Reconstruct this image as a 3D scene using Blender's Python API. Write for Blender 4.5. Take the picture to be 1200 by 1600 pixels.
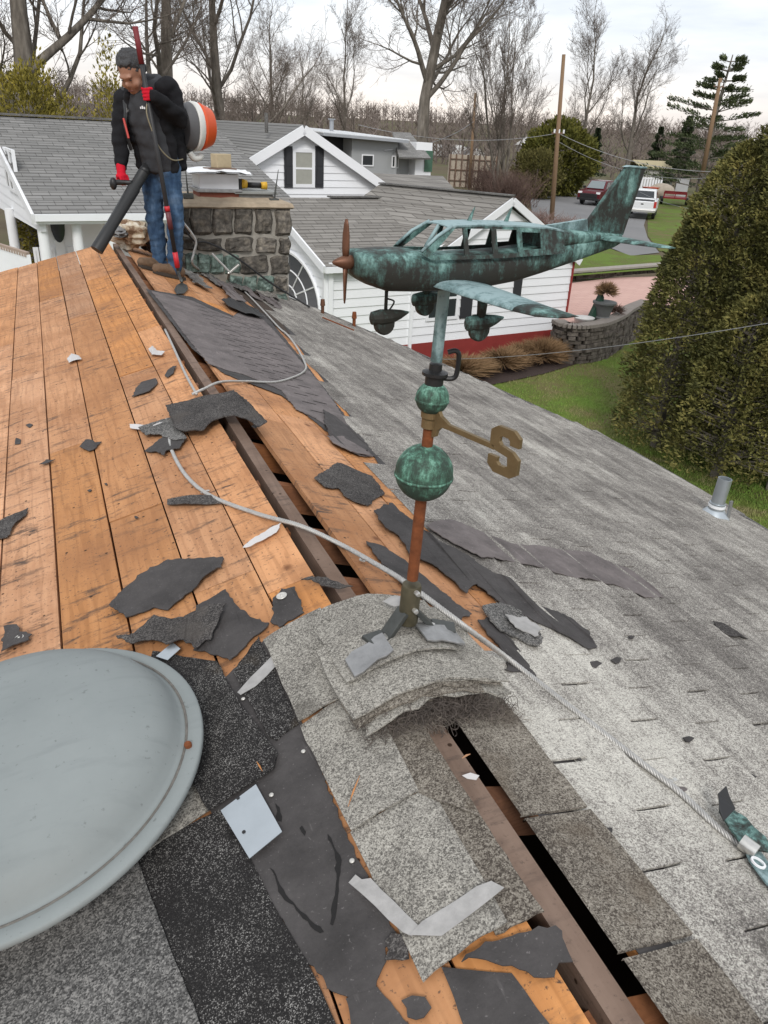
import bpy, bmesh, math, random, time
from math import sin, cos, pi, radians, atan2, sqrt
from mathutils import Vector, Matrix, noise
from mathutils.geometry import tessellate_polygon
V = Vector
T0 = time.time()
for o in list(bpy.data.objects): bpy.data.objects.remove(o)
SC = bpy.context.scene
COL = SC.collection
UP = V((0, 0, 1))

# ------------------------------------------------------------------ camera
PITCH, ROLL, YAW, FPX = radians(26.5), radians(3.0), radians(23.75), 1200.0
CAM = V((0, 0, 5.0))
FW = V((sin(YAW) * cos(PITCH), cos(YAW) * cos(PITCH), -sin(PITCH)))
_rt = V((cos(YAW), -sin(YAW), 0)); _up = _rt.cross(FW)
RX = _rt * cos(ROLL) + _up * sin(ROLL); UY = _up * cos(ROLL) - _rt * sin(ROLL)
cd = bpy.data.cameras.new('camera'); cam = bpy.data.objects.new('camera', cd); COL.objects.link(cam)
cd.sensor_fit = 'VERTICAL'; cd.sensor_height = 36; cd.lens = 36 * FPX / 1600
cd.clip_start = 0.05; cd.clip_end = 3000
m = Matrix((RX, UY, -FW)).transposed().to_4x4(); m.translation = CAM
cam.matrix_world = m
SC.camera = cam
SC.render.resolution_x, SC.render.resolution_y = 768, 1024

# ------------------------------------------------------------------ sky, sun, exposure
SUN_EL, SUN_AZ = radians(42), radians(203)      # azimuth clockwise from +Y
w = bpy.data.worlds.new('World'); SC.world = w; w.use_nodes = True
nt = w.node_tree; nt.nodes.clear()
def wn(t, **k):
    n = nt.nodes.new(t)
    for a, b in k.items(): setattr(n, a, b)
    return n
out = wn('ShaderNodeOutputWorld'); bg = wn('ShaderNodeBackground'); sky = wn('ShaderNodeTexSky')
sky.sky_type = 'NISHITA'; sky.sun_disc = False; sky.sun_elevation = SUN_EL; sky.sun_rotation = SUN_AZ
tc = wn('ShaderNodeTexCoord'); sep = wn('ShaderNodeSeparateXYZ')
nt.links.new(tc.outputs['Generated'], sep.inputs[0])
mp = wn('ShaderNodeMapping'); mp.inputs['Scale'].default_value = (1.6, 1.6, 9); nt.links.new(tc.outputs['Generated'], mp.inputs[0])
nz = wn('ShaderNodeTexNoise'); nz.inputs['Scale'].default_value = 2.2; nz.inputs['Detail'].default_value = 7; nz.inputs['Roughness'].default_value = .55
nt.links.new(mp.outputs[0], nz.inputs['Vector'])
cr = wn('ShaderNodeValToRGB'); e = cr.color_ramp.elements       # cloud deck, darker and lighter banks
e[0].position = .32; e[0].color = (6.2, 6.6, 7.2, 1); e[1].position = .66; e[1].color = (9.2, 9.3, 9.4, 1)
nt.links.new(nz.outputs['Fac'], cr.inputs[0])
hr = wn('ShaderNodeValToRGB'); h = hr.color_ramp.elements       # the faint warm band low in the sky
h[0].position = 0.0; h[0].color = (1.0, .86, .76, 1); h[1].position = .10; h[1].color = (1, 1, 1, 1)
nt.links.new(sep.outputs['Z'], hr.inputs[0])
mu = wn('ShaderNodeMix', data_type='RGBA', blend_type='MULTIPLY'); mu.inputs[0].default_value = 1
nt.links.new(cr.outputs[0], mu.inputs[6]); nt.links.new(hr.outputs[0], mu.inputs[7])
mx = wn('ShaderNodeMix', data_type='RGBA'); mx.inputs[0].default_value = .9
nt.links.new(sky.outputs[0], mx.inputs[6]); nt.links.new(mu.outputs[2], mx.inputs[7])
nt.links.new(mx.outputs[2], bg.inputs[0]); bg.inputs[1].default_value = .1
nt.links.new(bg.outputs[0], out.inputs[0])
sd = bpy.data.lights.new('sun', 'SUN'); so = bpy.data.objects.new('sun', sd); COL.objects.link(so)
sd.energy = 1.5; sd.angle = radians(16); sd.color = (1, .965, .92)
sdir = V((sin(SUN_AZ) * cos(SUN_EL), cos(SUN_AZ) * cos(SUN_EL), sin(SUN_EL)))
so.rotation_euler = sdir.to_track_quat('Z', 'Y').to_euler(); so.location = (0, 0, 60)
SC.view_settings.view_transform = 'Standard'; SC.view_settings.look = 'None'
SC.view_settings.exposure = 0.42; SC.view_settings.gamma = 1
SC.view_settings.use_curve_mapping = False

# ------------------------------------------------------------------ survey helpers: photograph pixel -> point on a known surface
RIDGE_X, RIDGE_Z = .676, 3.80
AL, AR = radians(15), radians(18)
def ray(px, py): return (FW * FPX + RX * (px - 600) - UY * (py - 800)).normalized()
def on_plane(px, py, P, n):
    d = ray(px, py); return CAM + d * ((P - CAM).dot(n) / d.dot(n))
RP = V((RIDGE_X, 0, RIDGE_Z))
NL, NR = V((-sin(AL), 0, cos(AL))), V((sin(AR), 0, cos(AR)))
def onL(px, py, h=0): return on_plane(px, py, RP + NL * h, NL)
def onR(px, py, h=0): return on_plane(px, py, RP + NR * h, NR)
def atZ(px, py, z): return on_plane(px, py, V((0, 0, z)), UP)
def atY(px, py, y): return on_plane(px, py, V((0, y, 0)), V((0, 1, 0)))
def atD(px, py, d):                     # at horizontal distance d along the viewing azimuth
    r = ray(px, py); return CAM + r * (d / sqrt(r.x ** 2 + r.y ** 2))
def project(P):
    q = P - CAM; z = q.dot(FW); return 600 + FPX * q.dot(RX) / z, 800 - FPX * q.dot(UY) / z
def PL(s, y, h=0): return V((RIDGE_X - s * cos(AL), y, RIDGE_Z - s * sin(AL))) + NL * h     # left slope, s metres down from the ridge
def PR(s, y, h=0): return V((RIDGE_X + s * cos(AR), y, RIDGE_Z - s * sin(AR))) + NR * h

# ------------------------------------------------------------------ object helpers
def wm(o):
    M_ = o.matrix_basis.copy()
    return wm(o.parent) @ o.matrix_parent_inverse @ M_ if o.parent else M_
def attach(o, parent):
    if parent is not None:
        o.parent = parent; o.matrix_parent_inverse = wm(parent).inverted()
def tag(o, label=None, cat=None, group=None, kind=None):
    if label: o['label'] = label
    if cat: o['category'] = cat
    if group: o['group'] = group
    if kind: o['kind'] = kind
    return o
def empty(name, loc, label, cat, group=None):
    o = bpy.data.objects.new(name, None); COL.objects.link(o); o.location = loc; o.empty_display_size = .1
    return tag(o, label, cat, group)
class MB:
    def __init__(s): s.v = []; s.f = []; s.m = []
    def add(s, vs, fs, mi=0):
        b = len(s.v); s.v.extend(tuple(p) for p in vs); s.f.extend(tuple(i + b for i in f) for f in fs); s.m.extend([mi] * len(fs)); return s
    def box(s, c, size, R=None, mi=0):
        x, y, z = [a / 2 for a in size]; c = V(c)
        ps = [V((a, b, d)) for d in (-z, z) for a, b in ((-x, -y), (x, -y), (x, y), (-x, y))]
        if R is not None: ps = [R @ p for p in ps]
        return s.add([c + p for p in ps], [(3, 2, 1, 0), (4, 5, 6, 7), (0, 1, 5, 4), (1, 2, 6, 5), (2, 3, 7, 6), (3, 0, 4, 7)], mi)
    def bar(s, a, b, w_, t, side=None, mi=0):       # box beam from a to b
        a, b = V(a), V(b); z = (b - a); L = z.length; z.normalize()
        x = (side - z * side.dot(z)).normalized() if side is not None else (z.cross(UP).normalized() if abs(z.z) < .99 else V((1, 0, 0)))
        y = z.cross(x)
        return s.box((a + b) / 2, (w_, t, L), Matrix((x, y, z)).transposed(), mi)
    def prism(s, poly, d, mi=0):
        n = len(poly); poly = [V(p) for p in poly]; d = V(d)
        nn = sum(((poly[i]).cross(poly[(i + 1) % n]) for i in range(n)), V())
        if nn.dot(d) < 0: poly.reverse()
        tris = tessellate_polygon([poly])
        vs = poly + [p + d for p in poly]; fs = []
        for t in tris:
            a, b, c = t
            if (poly[b] - poly[a]).cross(poly[c] - poly[a]).dot(d) < 0: b, c = c, b
            fs.append((a, c, b)); fs.append((a + n, b + n, c + n))
        fs += [(i, (i + 1) % n, (i + 1) % n + n, i + n) for i in range(n)]
        return s.add(vs, fs, mi)
    def tube(s, pts, rad, n=6, cap=True, mi=0, flat=None):
        pts = [V(p) for p in pts]; k = len(pts)
        if not hasattr(rad, '__len__'): rad = [rad] * k
        vs = []; x = None
        for i, p in enumerate(pts):
            t = (pts[min(i + 1, k - 1)] - pts[max(i - 1, 0)])
            if t.length < 1e-9: t = V((0, 0, 1))
            t.normalize()
            if x is None: x = t.orthogonal().normalized() if flat is None else (flat - t * flat.dot(t)).normalized()
            x = x - t * x.dot(t)
            if x.length < 1e-6: x = t.orthogonal()
            x.normalize(); y = t.cross(x); r = rad[i]
            rx, ry = r if hasattr(r, '__len__') else (r, r)
            for j in range(n):
                a = 2 * pi * j / n; vs.append(p + x * (rx * cos(a)) + y * (ry * sin(a)))
        fs = [(i * n + j, i * n + (j + 1) % n, (i + 1) * n + (j + 1) % n, (i + 1) * n + j) for i in range(k - 1) for j in range(n)]
        if cap: fs += [tuple(range(n))[::-1], tuple(range((k - 1) * n, k * n))]
        return s.add(vs, fs, mi)
    def lathe(s, prof, o, axis=UP, n=24, mi=0, cap=True):
        axis = V(axis).normalized(); x = axis.orthogonal().normalized(); y = axis.cross(x); o = V(o)
        vs = [o + axis * z + x * (r * cos(2 * pi * j / n)) + y * (r * sin(2 * pi * j / n)) for r, z in prof for j in range(n)]
        k = len(prof)
        fs = [(i * n + j, i * n + (j + 1) % n, (i + 1) * n + (j + 1) % n, (i + 1) * n + j) for i in range(k - 1) for j in range(n)]
        if cap:
            if prof[0][0] > 1e-4: fs.append(tuple(range(n))[::-1])
            if prof[-1][0] > 1e-4: fs.append(tuple(range((k - 1) * n, k * n)))
        return s.add(vs, fs, mi)
    def ell(s, c, r, R=None, nu=14, nv=9, mi=0):
        c = V(c); vs = []
        for i in range(nv + 1):
            th = pi * i / nv
            for j in range(nu):
                a = 2 * pi * j / nu; p = V((r[0] * sin(th) * cos(a), r[1] * sin(th) * sin(a), r[2] * cos(th)))
                vs.append(c + (R @ p if R is not None else p))
        fs = [(i * nu + j, (i + 1) * nu + j, (i + 1) * nu + (j + 1) % nu, i * nu + (j + 1) % nu) for i in range(nv) for j in range(nu)]
        return s.add(vs, fs, mi)
    def loft(s, rings, cap=True, mi=0):
        n = len(rings[0]); k = len(rings)
        fs = [(i * n + j, i * n + (j + 1) % n, (i + 1) * n + (j + 1) % n, (i + 1) * n + j) for i in range(k - 1) for j in range(n)]
        if cap: fs += [tuple(range(n))[::-1], tuple(range((k - 1) * n, k * n))]
        return s.add([p for r in rings for p in r], fs, mi)
    def mesh(s, name, mats, smooth=False, fix=False):
        me = bpy.data.meshes.new(name); me.from_pydata(s.v, [], s.f)
        for a in (mats if isinstance(mats, (list, tuple)) else [mats]): me.materials.append(a)
        if any(s.m): me.polygons.foreach_set('material_index', s.m)
        if fix:
            b = bmesh.new(); b.from_mesh(me); bmesh.ops.remove_doubles(b, verts=b.verts, dist=1e-5); bmesh.ops.recalc_face_normals(b, faces=b.faces); b.to_mesh(me); b.free()
        if smooth: me.polygons.foreach_set('use_smooth', [True] * len(me.polygons))
        me.update(); return me
    def build(s, name, mats, parent=None, smooth=False, fix=False, bevel=0):
        me = s.mesh(name, mats, smooth, fix); o = bpy.data.objects.new(name, me); COL.objects.link(o); attach(o, parent)
        if bevel:
            bv = o.modifiers.new('bevel', 'BEVEL'); bv.width = bevel; bv.segments = 2; bv.limit_method = 'ANGLE'
        if smooth == 'auto': pass
        return o
def R3(x, y, z): return Matrix((x, y, z)).transposed()
def rotm(ax, a): return Matrix.Rotation(a, 3, ax)
def smooth_by_angle(o, deg=40):
    me = o.data; b = bmesh.new(); b.from_mesh(me)
    for e_ in b.edges:
        e_.smooth = len(e_.link_faces) == 2 and e_.calc_face_angle(0) < radians(deg)
    for f_ in b.faces: f_.smooth = True
    b.to_mesh(me); b.free()
def curve(pts, k=6):                       # Catmull-Rom through points
    pts = [V(p) for p in pts]; q = [pts[0]] + pts + [pts[-1]]; r = []
    for i in range(1, len(q) - 2):
        a, b, c, d = q[i - 1:i + 3]
        for j in range(k):
            t = j / k; r.append(.5 * (2 * b + (c - a) * t + (2 * a - 5 * b + 4 * c - d) * t * t + (3 * b - a - 3 * c + d) * t ** 3))
    r.append(pts[-1]); return r

# ------------------------------------------------------------------ material helpers
class Mat:
    def __init__(s, name, rough=.8, metal=0.0, spec=.4):
        s.m = bpy.data.materials.new(name); s.m.use_nodes = True; s.t = s.m.node_tree
        s.p = s.t.nodes['Principled BSDF']; s.p.inputs['Roughness'].default_value = rough; s.p.inputs['Metallic'].default_value = metal
        s.p.inputs['Specular IOR Level'].default_value = spec
        g = s.n('ShaderNodeNewGeometry'); s.pos = g.outputs['Position']; s.rnd = s.n('ShaderNodeObjectInfo').outputs['Random']
    def n(s, t, ins={}, **k):
        q = s.t.nodes.new(t)
        for a, b in k.items(): setattr(q, a, b)
        for a, b in ins.items():
            if isinstance(b, bpy.types.NodeSocket): s.t.links.new(b, q.inputs[a])
            else: q.inputs[a].default_value = b
        return q
    def mul(s, vec, sc): return s.n('ShaderNodeVectorMath', {0: vec, 1: sc}, operation='MULTIPLY').outputs[0]
    def addr(s, vec, k=37.0):              # shift a pattern by the object's own random number
        return s.n('ShaderNodeVectorMath', {0: vec, 1: s.math('MULTIPLY', s.rnd, k)}, operation='ADD').outputs[0]
    def noise(s, vec=None, scale=5, detail=4, rough=.55, dist=0.0):
        return s.n('ShaderNodeTexNoise', {'Vector': vec or s.pos, 'Scale': scale, 'Detail': detail, 'Roughness': rough, 'Distortion': dist}).outputs['Fac']
    def vor(s, vec=None, scale=5, feature='F1', rnd=1.0):
        return s.n('ShaderNodeTexVoronoi', {'Vector': vec or s.pos, 'Scale': scale, 'Randomness': rnd}, feature=feature)
    def ramp(s, fac, st, interp='LINEAR'):
        q = s.n('ShaderNodeValToRGB', {0: fac}); q.color_ramp.interpolation = interp; el = q.color_ramp.elements
        while len(el) < len(st): el.new(.5)
        for a, (p, c) in zip(el, st):
            a.position = p; a.color = (c, c, c, 1) if not hasattr(c, '__len__') else (*c[:3], 1)
        return q.outputs[0]
    def mix(s, f, a, b, mode='MIX'):
        c4 = lambda c: (*c, 1) if isinstance(c, tuple) and len(c) == 3 else c
        return s.n('ShaderNodeMix', {0: f, 6: c4(a), 7: c4(b)}, data_type='RGBA', blend_type=mode).outputs[2]
    def math(s, op, a, b=0.0, c=0.0): return s.n('ShaderNodeMath', {0: a, 1: b, 2: c}, operation=op).outputs[0]
    def sepx(s, v=None): return s.n('ShaderNodeSeparateXYZ', {0: v or s.pos}).outputs
    def col(s, c): 
        if isinstance(c, tuple): s.p.inputs['Base Color'].default_value = (*c[:3], 1)
        else: s.t.links.new(c, s.p.inputs['Base Color'])
        return s
    def rough(s, r): s.t.links.new(r, s.p.inputs['Roughness']); return s
    def bump(s, h, st=.3, d=.01):
        b = s.n('ShaderNodeBump', {'Height': h, 'Strength': st, 'Distance': d}); s.t.links.new(b.outputs[0], s.p.inputs['Normal']); return s
def plain(name, c, rough=.7, metal=0, var=.12, scale=6, bump=0, bscale=60, spec=.4):
    a = Mat(name, rough, metal, spec); f = a.noise(scale=scale, detail=5)
    a.col(a.mix(f, tuple(x * (1 - var * 1.6) for x in c), tuple(min(1, x * (1 + var)) for x in c)))
    if bump: a.bump(a.noise(scale=bscale, detail=4), bump, .01)
    return a.m
# ================================================================== materials of the near roof
def wood_mat(name, c1, c2, dark, tar=.5, along='y'):
    a = Mat(name, .75, spec=.25); p = a.addr(a.pos)
    st = (42, 1.6, 42) if along == 'y' else (1.6, 42, 42)
    g = a.noise(a.mul(p, st), 1, 6, .6, .35)
    ring = a.n('ShaderNodeTexWave', {'Vector': a.mul(p, (7, .55, 7) if along == 'y' else (.55, 7, 7)), 'Scale': 3.0, 'Distortion': 9.0, 'Detail': 2.0, 'Detail Scale': 1.2}, wave_type='RINGS').outputs['Fac']
    c = a.mix(g, c1, c2)
    c = a.mix(a.math('MULTIPLY', a.ramp(ring, [(.0, 1.), (.35, 0.)]), .35), c, tuple(x * .62 for x in c1))
    hue = a.n('ShaderNodeHueSaturation', {'Color': c, 'Value': a.math('MULTIPLY_ADD', a.rnd, .42, .78), 'Saturation': a.math('MULTIPLY_ADD', a.n('ShaderNodeMath', {0: a.math('MULTIPLY', a.rnd, 7.31)}, operation='FRACT').outputs[0], .28, .88), 'Hue': .5}).outputs[0]
    blot = a.ramp(a.noise(scale=2.3, detail=6, rough=.65), [(.40, 0.), (.66, .75)])
    c = a.mix(blot, hue, tuple(x * .72 for x in c1))
    # old tar and shingle stains lie across the boards in short dashes
    st2 = a.ramp(a.noise(a.mul(a.pos, (7, 26, 7)), 1, 5, .72), [(.53, 0.), (.66, tar)])
    st2 = a.math('MULTIPLY', st2, a.ramp(a.noise(scale=1.7, detail=3), [(.40, .12), (.60, 1.)]))
    c = a.mix(st2, c, dark)
    fine = a.ramp(a.noise(scale=85, detail=3, rough=.7), [(.59, 0.), (.70, tar * .9)])
    c = a.mix(fine, c, dark)
    dots = a.vor(scale=15).outputs['Distance']
    c = a.mix(a.ramp(dots, [(.065, .95), (.095, 0.)]), c, (.035, .018, .01))
    knots = a.vor(scale=3.2); c = a.mix(a.ramp(knots.outputs['Distance'], [(.03, .8), (.075, 0.)]), c, (.12, .045, .02))
    a.col(c); a.bump(a.math('ADD', g, a.math('MULTIPLY', dots, .5)), .35, .004)
    return a.m
M_wood = wood_mat('pine_board', (.42, .188, .080), (.66, .35, .17), (.06, .045, .038), 1.0)
M_beam = wood_mat('old_beam', (.165, .105, .075), (.25, .17, .125), (.06, .045, .038), .6)
M_rafter = wood_mat('rafter_wood', (.30, .13, .07), (.42, .20, .10), (.06, .04, .03), .3, 'x')

def granule(name, dark, mid, light, f0=.42, f1=.6, zone=None, scale=400, stain=None, big=.5, streak=0.0, fine=False):
    a = Mat(name, .95, spec=.15)
    cell = a.n('ShaderNodeSeparateColor', {0: a.vor(scale=scale).outputs['Color']}).outputs[0]
    cell2 = a.n('ShaderNodeSeparateColor', {0: a.vor(scale=scale * .45).outputs['Color']}).outputs[0]
    m_ = a.math('ADD', a.math('MULTIPLY', cell, .68 if not fine else .9), a.math('MULTIPLY', cell2, .32 if not fine else .1))
    bigf = a.noise(scale=1.6, detail=6, rough=.6); mid2 = a.noise(scale=9, detail=5, rough=.65)
    wear = a.math('ADD', a.math('MULTIPLY', bigf, big), a.math('MULTIPLY', mid2, .3))
    if streak: wear = a.math('ADD', wear, a.math('MULTIPLY', a.math('SUBTRACT', a.noise(a.mul(a.pos, (26, 1.3, 26)), 1, 4, .6), .5), streak))
    if zone is not None:
        dst = a.n('ShaderNodeVectorMath', {0: a.mul(a.pos, (1, .8, 1)), 1: (zone[0], zone[1] * .8, zone[2])}, operation='DISTANCE').outputs['Value']
        wear = a.math('ADD', wear, a.math('MULTIPLY', a.ramp(dst, [(.1, 1.), (.75, .0)]), .19))
    if streak:                              # every tab has aged a little differently
        X = a.sepx(); fx = a.math('FLOOR', a.math('MULTIPLY', X[0], 1 / (EXP * cos(AR)))); fy = a.math('FLOOR', a.math('ADD', a.math('MULTIPLY', X[1], 1 / TW), a.math('MULTIPLY', a.math('MODULO', fx, 2.0), .5)))
        wn_ = a.n('ShaderNodeTexWhiteNoise', {'Vector': a.n('ShaderNodeCombineXYZ', {0: fx, 1: fy, 2: 0.0}).outputs[0]}).outputs['Value']
        wear = a.math('ADD', wear, a.math('MULTIPLY', a.math('SUBTRACT', wn_, .5), .10))
    f = a.math('ADD', a.math('MULTIPLY', m_, .62), a.math('MULTIPLY', a.math('SUBTRACT', wear, .4), 1.25))
    c = a.ramp(f, [(f0 - .22, dark), (f0, mid), (f1, light), (f1 + .25, tuple(min(.8, x * 1.25) for x in light))])
    if stain:
        c = a.mix(a.ramp(a.noise(scale=stain[0], detail=3), [(stain[1], 0.), (stain[1] + .12, .6)]), c, stain[2])
    a.col(c); a.bump(m_, .4, .003); return a.m
EXP, TW = .127, .3048
Z0 = PR(.5, 1.25)
M_shin = granule('bleached_shingle', (.10, .092, .085), (.24, .222, .202), (.52, .50, .45), .35, .64, Z0, 420, None, .5, .32)
M_shinfar = M_shin
M_dirty = granule('dirty_shingle', (.06, .05, .042), (.17, .15, .125), (.36, .33, .28), .36, .7, None, 400, (5, .56, (.12, .095, .07)))
M_cap = granule('cap_shingle', (.105, .098, .088), (.26, .245, .218), (.46, .44, .39), .20, .50, None, 420, (7, .60, (.085, .078, .068)), .3)
M_black = granule('black_shingle', (.018, .017, .017), (.036, .034, .033), (.30, .29, .275), .30, .48, None, 560, (3.2, .62, (.115, .088, .055)), .25, 0.0, True)
M_black2 = granule('grey_black_shingle', (.045, .044, .043), (.115, .112, .108), (.29, .28, .265), .20, .50, None, 360, None, .35)
def felt_mat(name, c, sheen=.0):
    a = Mat(name, .82, spec=.3)
    f = a.ramp(a.noise(scale=7, detail=8, rough=.7), [(.3, 0.), (.7, 1.)]); c2 = a.mix(f, tuple(x * .55 for x in c), tuple(x * 1.25 for x in c))
    sc = a.ramp(a.noise(a.mul(a.pos, (40, 6, 40)), 1, 3), [(.68, 0.), (.72, .35)])
    c2 = a.mix(sc, c2, tuple(x * 2.1 for x in c))
    dust = a.ramp(a.noise(scale=160, detail=2), [(.66, 0.), (.74, .5)]); c2 = a.mix(dust, c2, tuple(min(.4, x * 3.2) for x in c))
    a.col(c2); a.bump(a.math('ADD', a.math('MULTIPLY', a.noise(scale=9, detail=4), 3.), a.noise(scale=60, detail=5)), .45, .006); return a.m
M_felt = felt_mat('black_felt', (.062, .057, .056))
M_felt2 = granule('dark_worn_shingle', (.03, .028, .028), (.062, .057, .055), (.17, .16, .15), .2, .5, None, 420, (6, .55, (.09, .08, .072)), .3)
M_brown = felt_mat('bare_old_shingle', (.15, .13, .127))
M_blk0 = plain('tear_black', (.012, .011, .011), .9)
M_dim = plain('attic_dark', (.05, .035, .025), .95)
M_tape = plain('grey_tape', (.36, .35, .34), .55, 0, .25, 40, .2, 120)
M_zinc = plain('galvanised_sheet', (.47, .51, .54), .38, .75, .1, 14)
M_white = plain('white_paint', (.78, .79, .80), .5, 0, .05)
M_nail = plain('nail_cap', (.62, .60, .56), .45, .5, .2, 90)
M_rope = plain('aluminium_cable', (.50, .49, .47), .5, .55, .22, 60)
M_siding = plain('white_siding', (.80, .81, .83), .55, 0, .03, 3)
M_red = plain('red_painted_base', (.26, .035, .03), .7, 0, .15)

# ================================================================== the house under the roof
HOUSE = empty('house', (RIDGE_X, 4, 0), 'near house with its gable roof half stripped to bare orange boards', 'house')
Y0, Y1 = -1.6, 9.05
rnd = random.Random(7)
TH = .021
EL = [.060, .212, .412, .618, .818, 1.012]
while EL[-1] < 3.2: EL.append(EL[-1] + rnd.uniform(.192, .204))
joints = {0: [-.4, 1.9, 5.2], 1: [.2, 2.05, 4.4, 7.3], 2: [.9, 2.72, 6.1], 3: [-.1, 3.6, 7.0], 4: [1.4, 5.0], 5: [2.2, 5.9], 6: [.7, 3.9, 7.7]}
def plank(P, s0, s1, y0, y1, seed, h=0, mat=M_wood):
    r = random.Random(seed); b = MB(); n = 5; g0 = r.uniform(.0015, .004); g1 = r.uniform(.0015, .004)
    top = []; bot = []
    for i in range(n + 1):
        y = y0 + .002 + (y1 - y0 - .004) * i / n; d = r.uniform(-.0035, .0015)
        cup = r.uniform(-.002, .002)
        top += [P(s0 + g0 + r.uniform(0, .0012), y, h + d - .001), P((s0 + s1) / 2, y, h + d + cup), P(s1 - g1 - r.uniform(0, .0012), y, h + d - .001)]
        bot += [P(s0 + g0, y, h - TH), P((s0 + s1) / 2, y, h - TH), P(s1 - g1, y, h - TH)]
    k = len(top); fs = []
    for i in range(n):
        for j in range(2):
            a = i * 3 + j; fs += [(a, a + 1, a + 4, a + 3), (k + a, k + a + 3, k + a + 4, k + a + 1)]
        a = i * 3; fs += [(a, a + 3, k + a + 3, k + a), (a + 2, k + a + 2, k + a + 5, a + 5)]
    e_ = n * 3; fs += [(0, k, k + 1, 1), (1, k + 1, k + 2, 2), (e_, e_ + 1, k + e_ + 1, k + e_), (e_ + 1, e_ + 2, k + e_ + 2, k + e_ + 1)]
    b.add(top + bot, fs); return b.build('plank', mat, HOUSE, fix=True)
for j in range(len(EL) - 1):
    ys = [Y0] + joints.get(j, sorted(rnd.uniform(0, 8) for _ in range(2))) + [Y1]
    for a, b_ in zip(ys, ys[1:]): plank(PL, EL[j], EL[j + 1], a, b_, rnd.random())
ER = [.094, .285, .482, .678, .875]
while ER[-1] < 4.0: ER.append(ER[-1] + .2)
def eave_s(y):                              # the right slope narrows towards the chimney end
    T = [(-2, 3.95), (3.2, 3.95), (4.2, 4.05), (5.2, 4.08), (6.15, 3.5), (7.0, 3.06), (7.9, 2.5), (8.6, 1.93), (9.1, 1.55), (12, 1.5)]
    for (a, sa), (b_, sb) in zip(T, T[1:]):
        if a <= y <= b_: return sa + (sb - sa) * (y - a) / (b_ - a)
    return 3.95
for j in range(len(ER) - 1):
    if j < 5:
        ys = [Y0, rnd.uniform(.3, 1.2), rnd.uniform(2.5, 4), rnd.uniform(5, 7), Y1]
        for a, b_ in zip(ys, ys[1:]): plank(PR, ER[j], ER[j + 1], a, b_, rnd.random(), 0)
# deck under the shingles of the right slope
b = MB(); ys = [Y0 + (Y1 - Y0) * i / 24 for i in range(25)]
up_ = [PR(1.08, y, 0) for y in ys]; dn = [PR(max(1.2, eave_s(y) - .01), y, 0) for y in ys]
top = up_ + dn; bot = [p - NR * .024 for p in top]; k = 25
fs = [(i, i + 1, k + i + 1, k + i) for i in range(24)] + [(50 + i, 50 + k + i, 50 + k + i + 1, 50 + i + 1) for i in range(24)]
fs += [(k + i, k + i + 1, 50 + k + i + 1, 50 + k + i) for i in range(24)]
b.add(top + bot, fs); b.build('roof_deck', M_dim, HOUSE, fix=True)
# ridge beam, rafters, walls
rb = MB(); n = 22
vs = []
for i in range(n + 1):
    y = Y0 + (Y1 - .05 - Y0) * i / n; dz = rnd.uniform(-.003, .002); dx = rnd.uniform(-.002, .002)
    vs += [V((.654 + dx, y, 3.776 + dz)), V((.702 + dx, y, 3.776 + dz)), V((.702, y, 3.62)), V((.654, y, 3.62))]
rb.loft([vs[i * 4:i * 4 + 4] for i in range(n + 1)]); rb.build('ridge_beam', M_beam, HOUSE, fix=True)
for i, y in enumerate([-.9, -.4, .06, .53, 1.02, 1.5, 1.95, 2.3, 2.72, 3.16, 3.6, 4.05, 4.5, 4.95, 5.4, 5.85, 6.3, 6.75, 7.2, 7.65, 8.1, 8.55]):
    for P, s1, xo in ((PL, 3.2, .654), (PR, max(1.4, eave_s(y) - .15), .702)):
        r = MB(); wd = .042
        s0 = abs(xo - RIDGE_X) / cos(AL) + .001
        pts = [P(s0, y, -.062), P(s1, y, -.062), P(s1, y, -.17), P(s0, y, -.17)]
        r.prism([p + V((0, -wd / 2, 0)) for p in pts], (0, wd, 0)); r.build('rafter', M_rafter, HOUSE)
LW = PL(2.95, 0).x
b = MB()
b.box((LW, (Y0 + Y1) / 2, 1.42), (.15, Y1 - Y0 - .5, 2.84)); b.build('wall', M_siding, HOUSE)
for yy in (Y0 + .1, Y1 - .25):
    b = MB(); sR = eave_s(yy) - .25
    q = [V((LW, yy, 0)), V((LW, yy, 2.86)), V((RIDGE_X - .03, yy, 3.60)), V((RIDGE_X + .06, yy, 3.60)), PR(sR, yy, -.1), V((PR(sR, yy).x, yy, 0))]
    b.prism(q, (0, .12, 0)); b.build('gable_wall', M_siding, HOUSE)
yy = [Y0 + .1, 3.2, 4.2, 5.2, 6.15, 7.0, 7.9, 8.4, Y1 - .2]
for a, b_ in zip(yy, yy[1:]):
    p, q = PR(eave_s(a) - .25, a, -.1), PR(eave_s(b_) - .25, b_, -.1)
    w_ = MB(); w_.prism([V((p.x, p.y, 0)), V((q.x, q.y, 0)), q, p], (-.1, 0, 0)); w_.build('wall', M_siding, HOUSE)
b = MB(); b.box(((LW + 2.2) / 2 + .3, 3.6, 2.3), (5.6, 10.4, .1)); b.build('attic_floor', M_dim, HOUSE)
# drip edge along the visible eave, a dark worn line
es = [PR(eave_s(y) + .012, y, .006) for y in [Y0 + i * .3 for i in range(36)] if y <= Y1]
b = MB(); b.tube(es, [(.012, .012)] * len(es), 5); b.build('drip_edge', M_black2, HOUSE, smooth=True)

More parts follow.
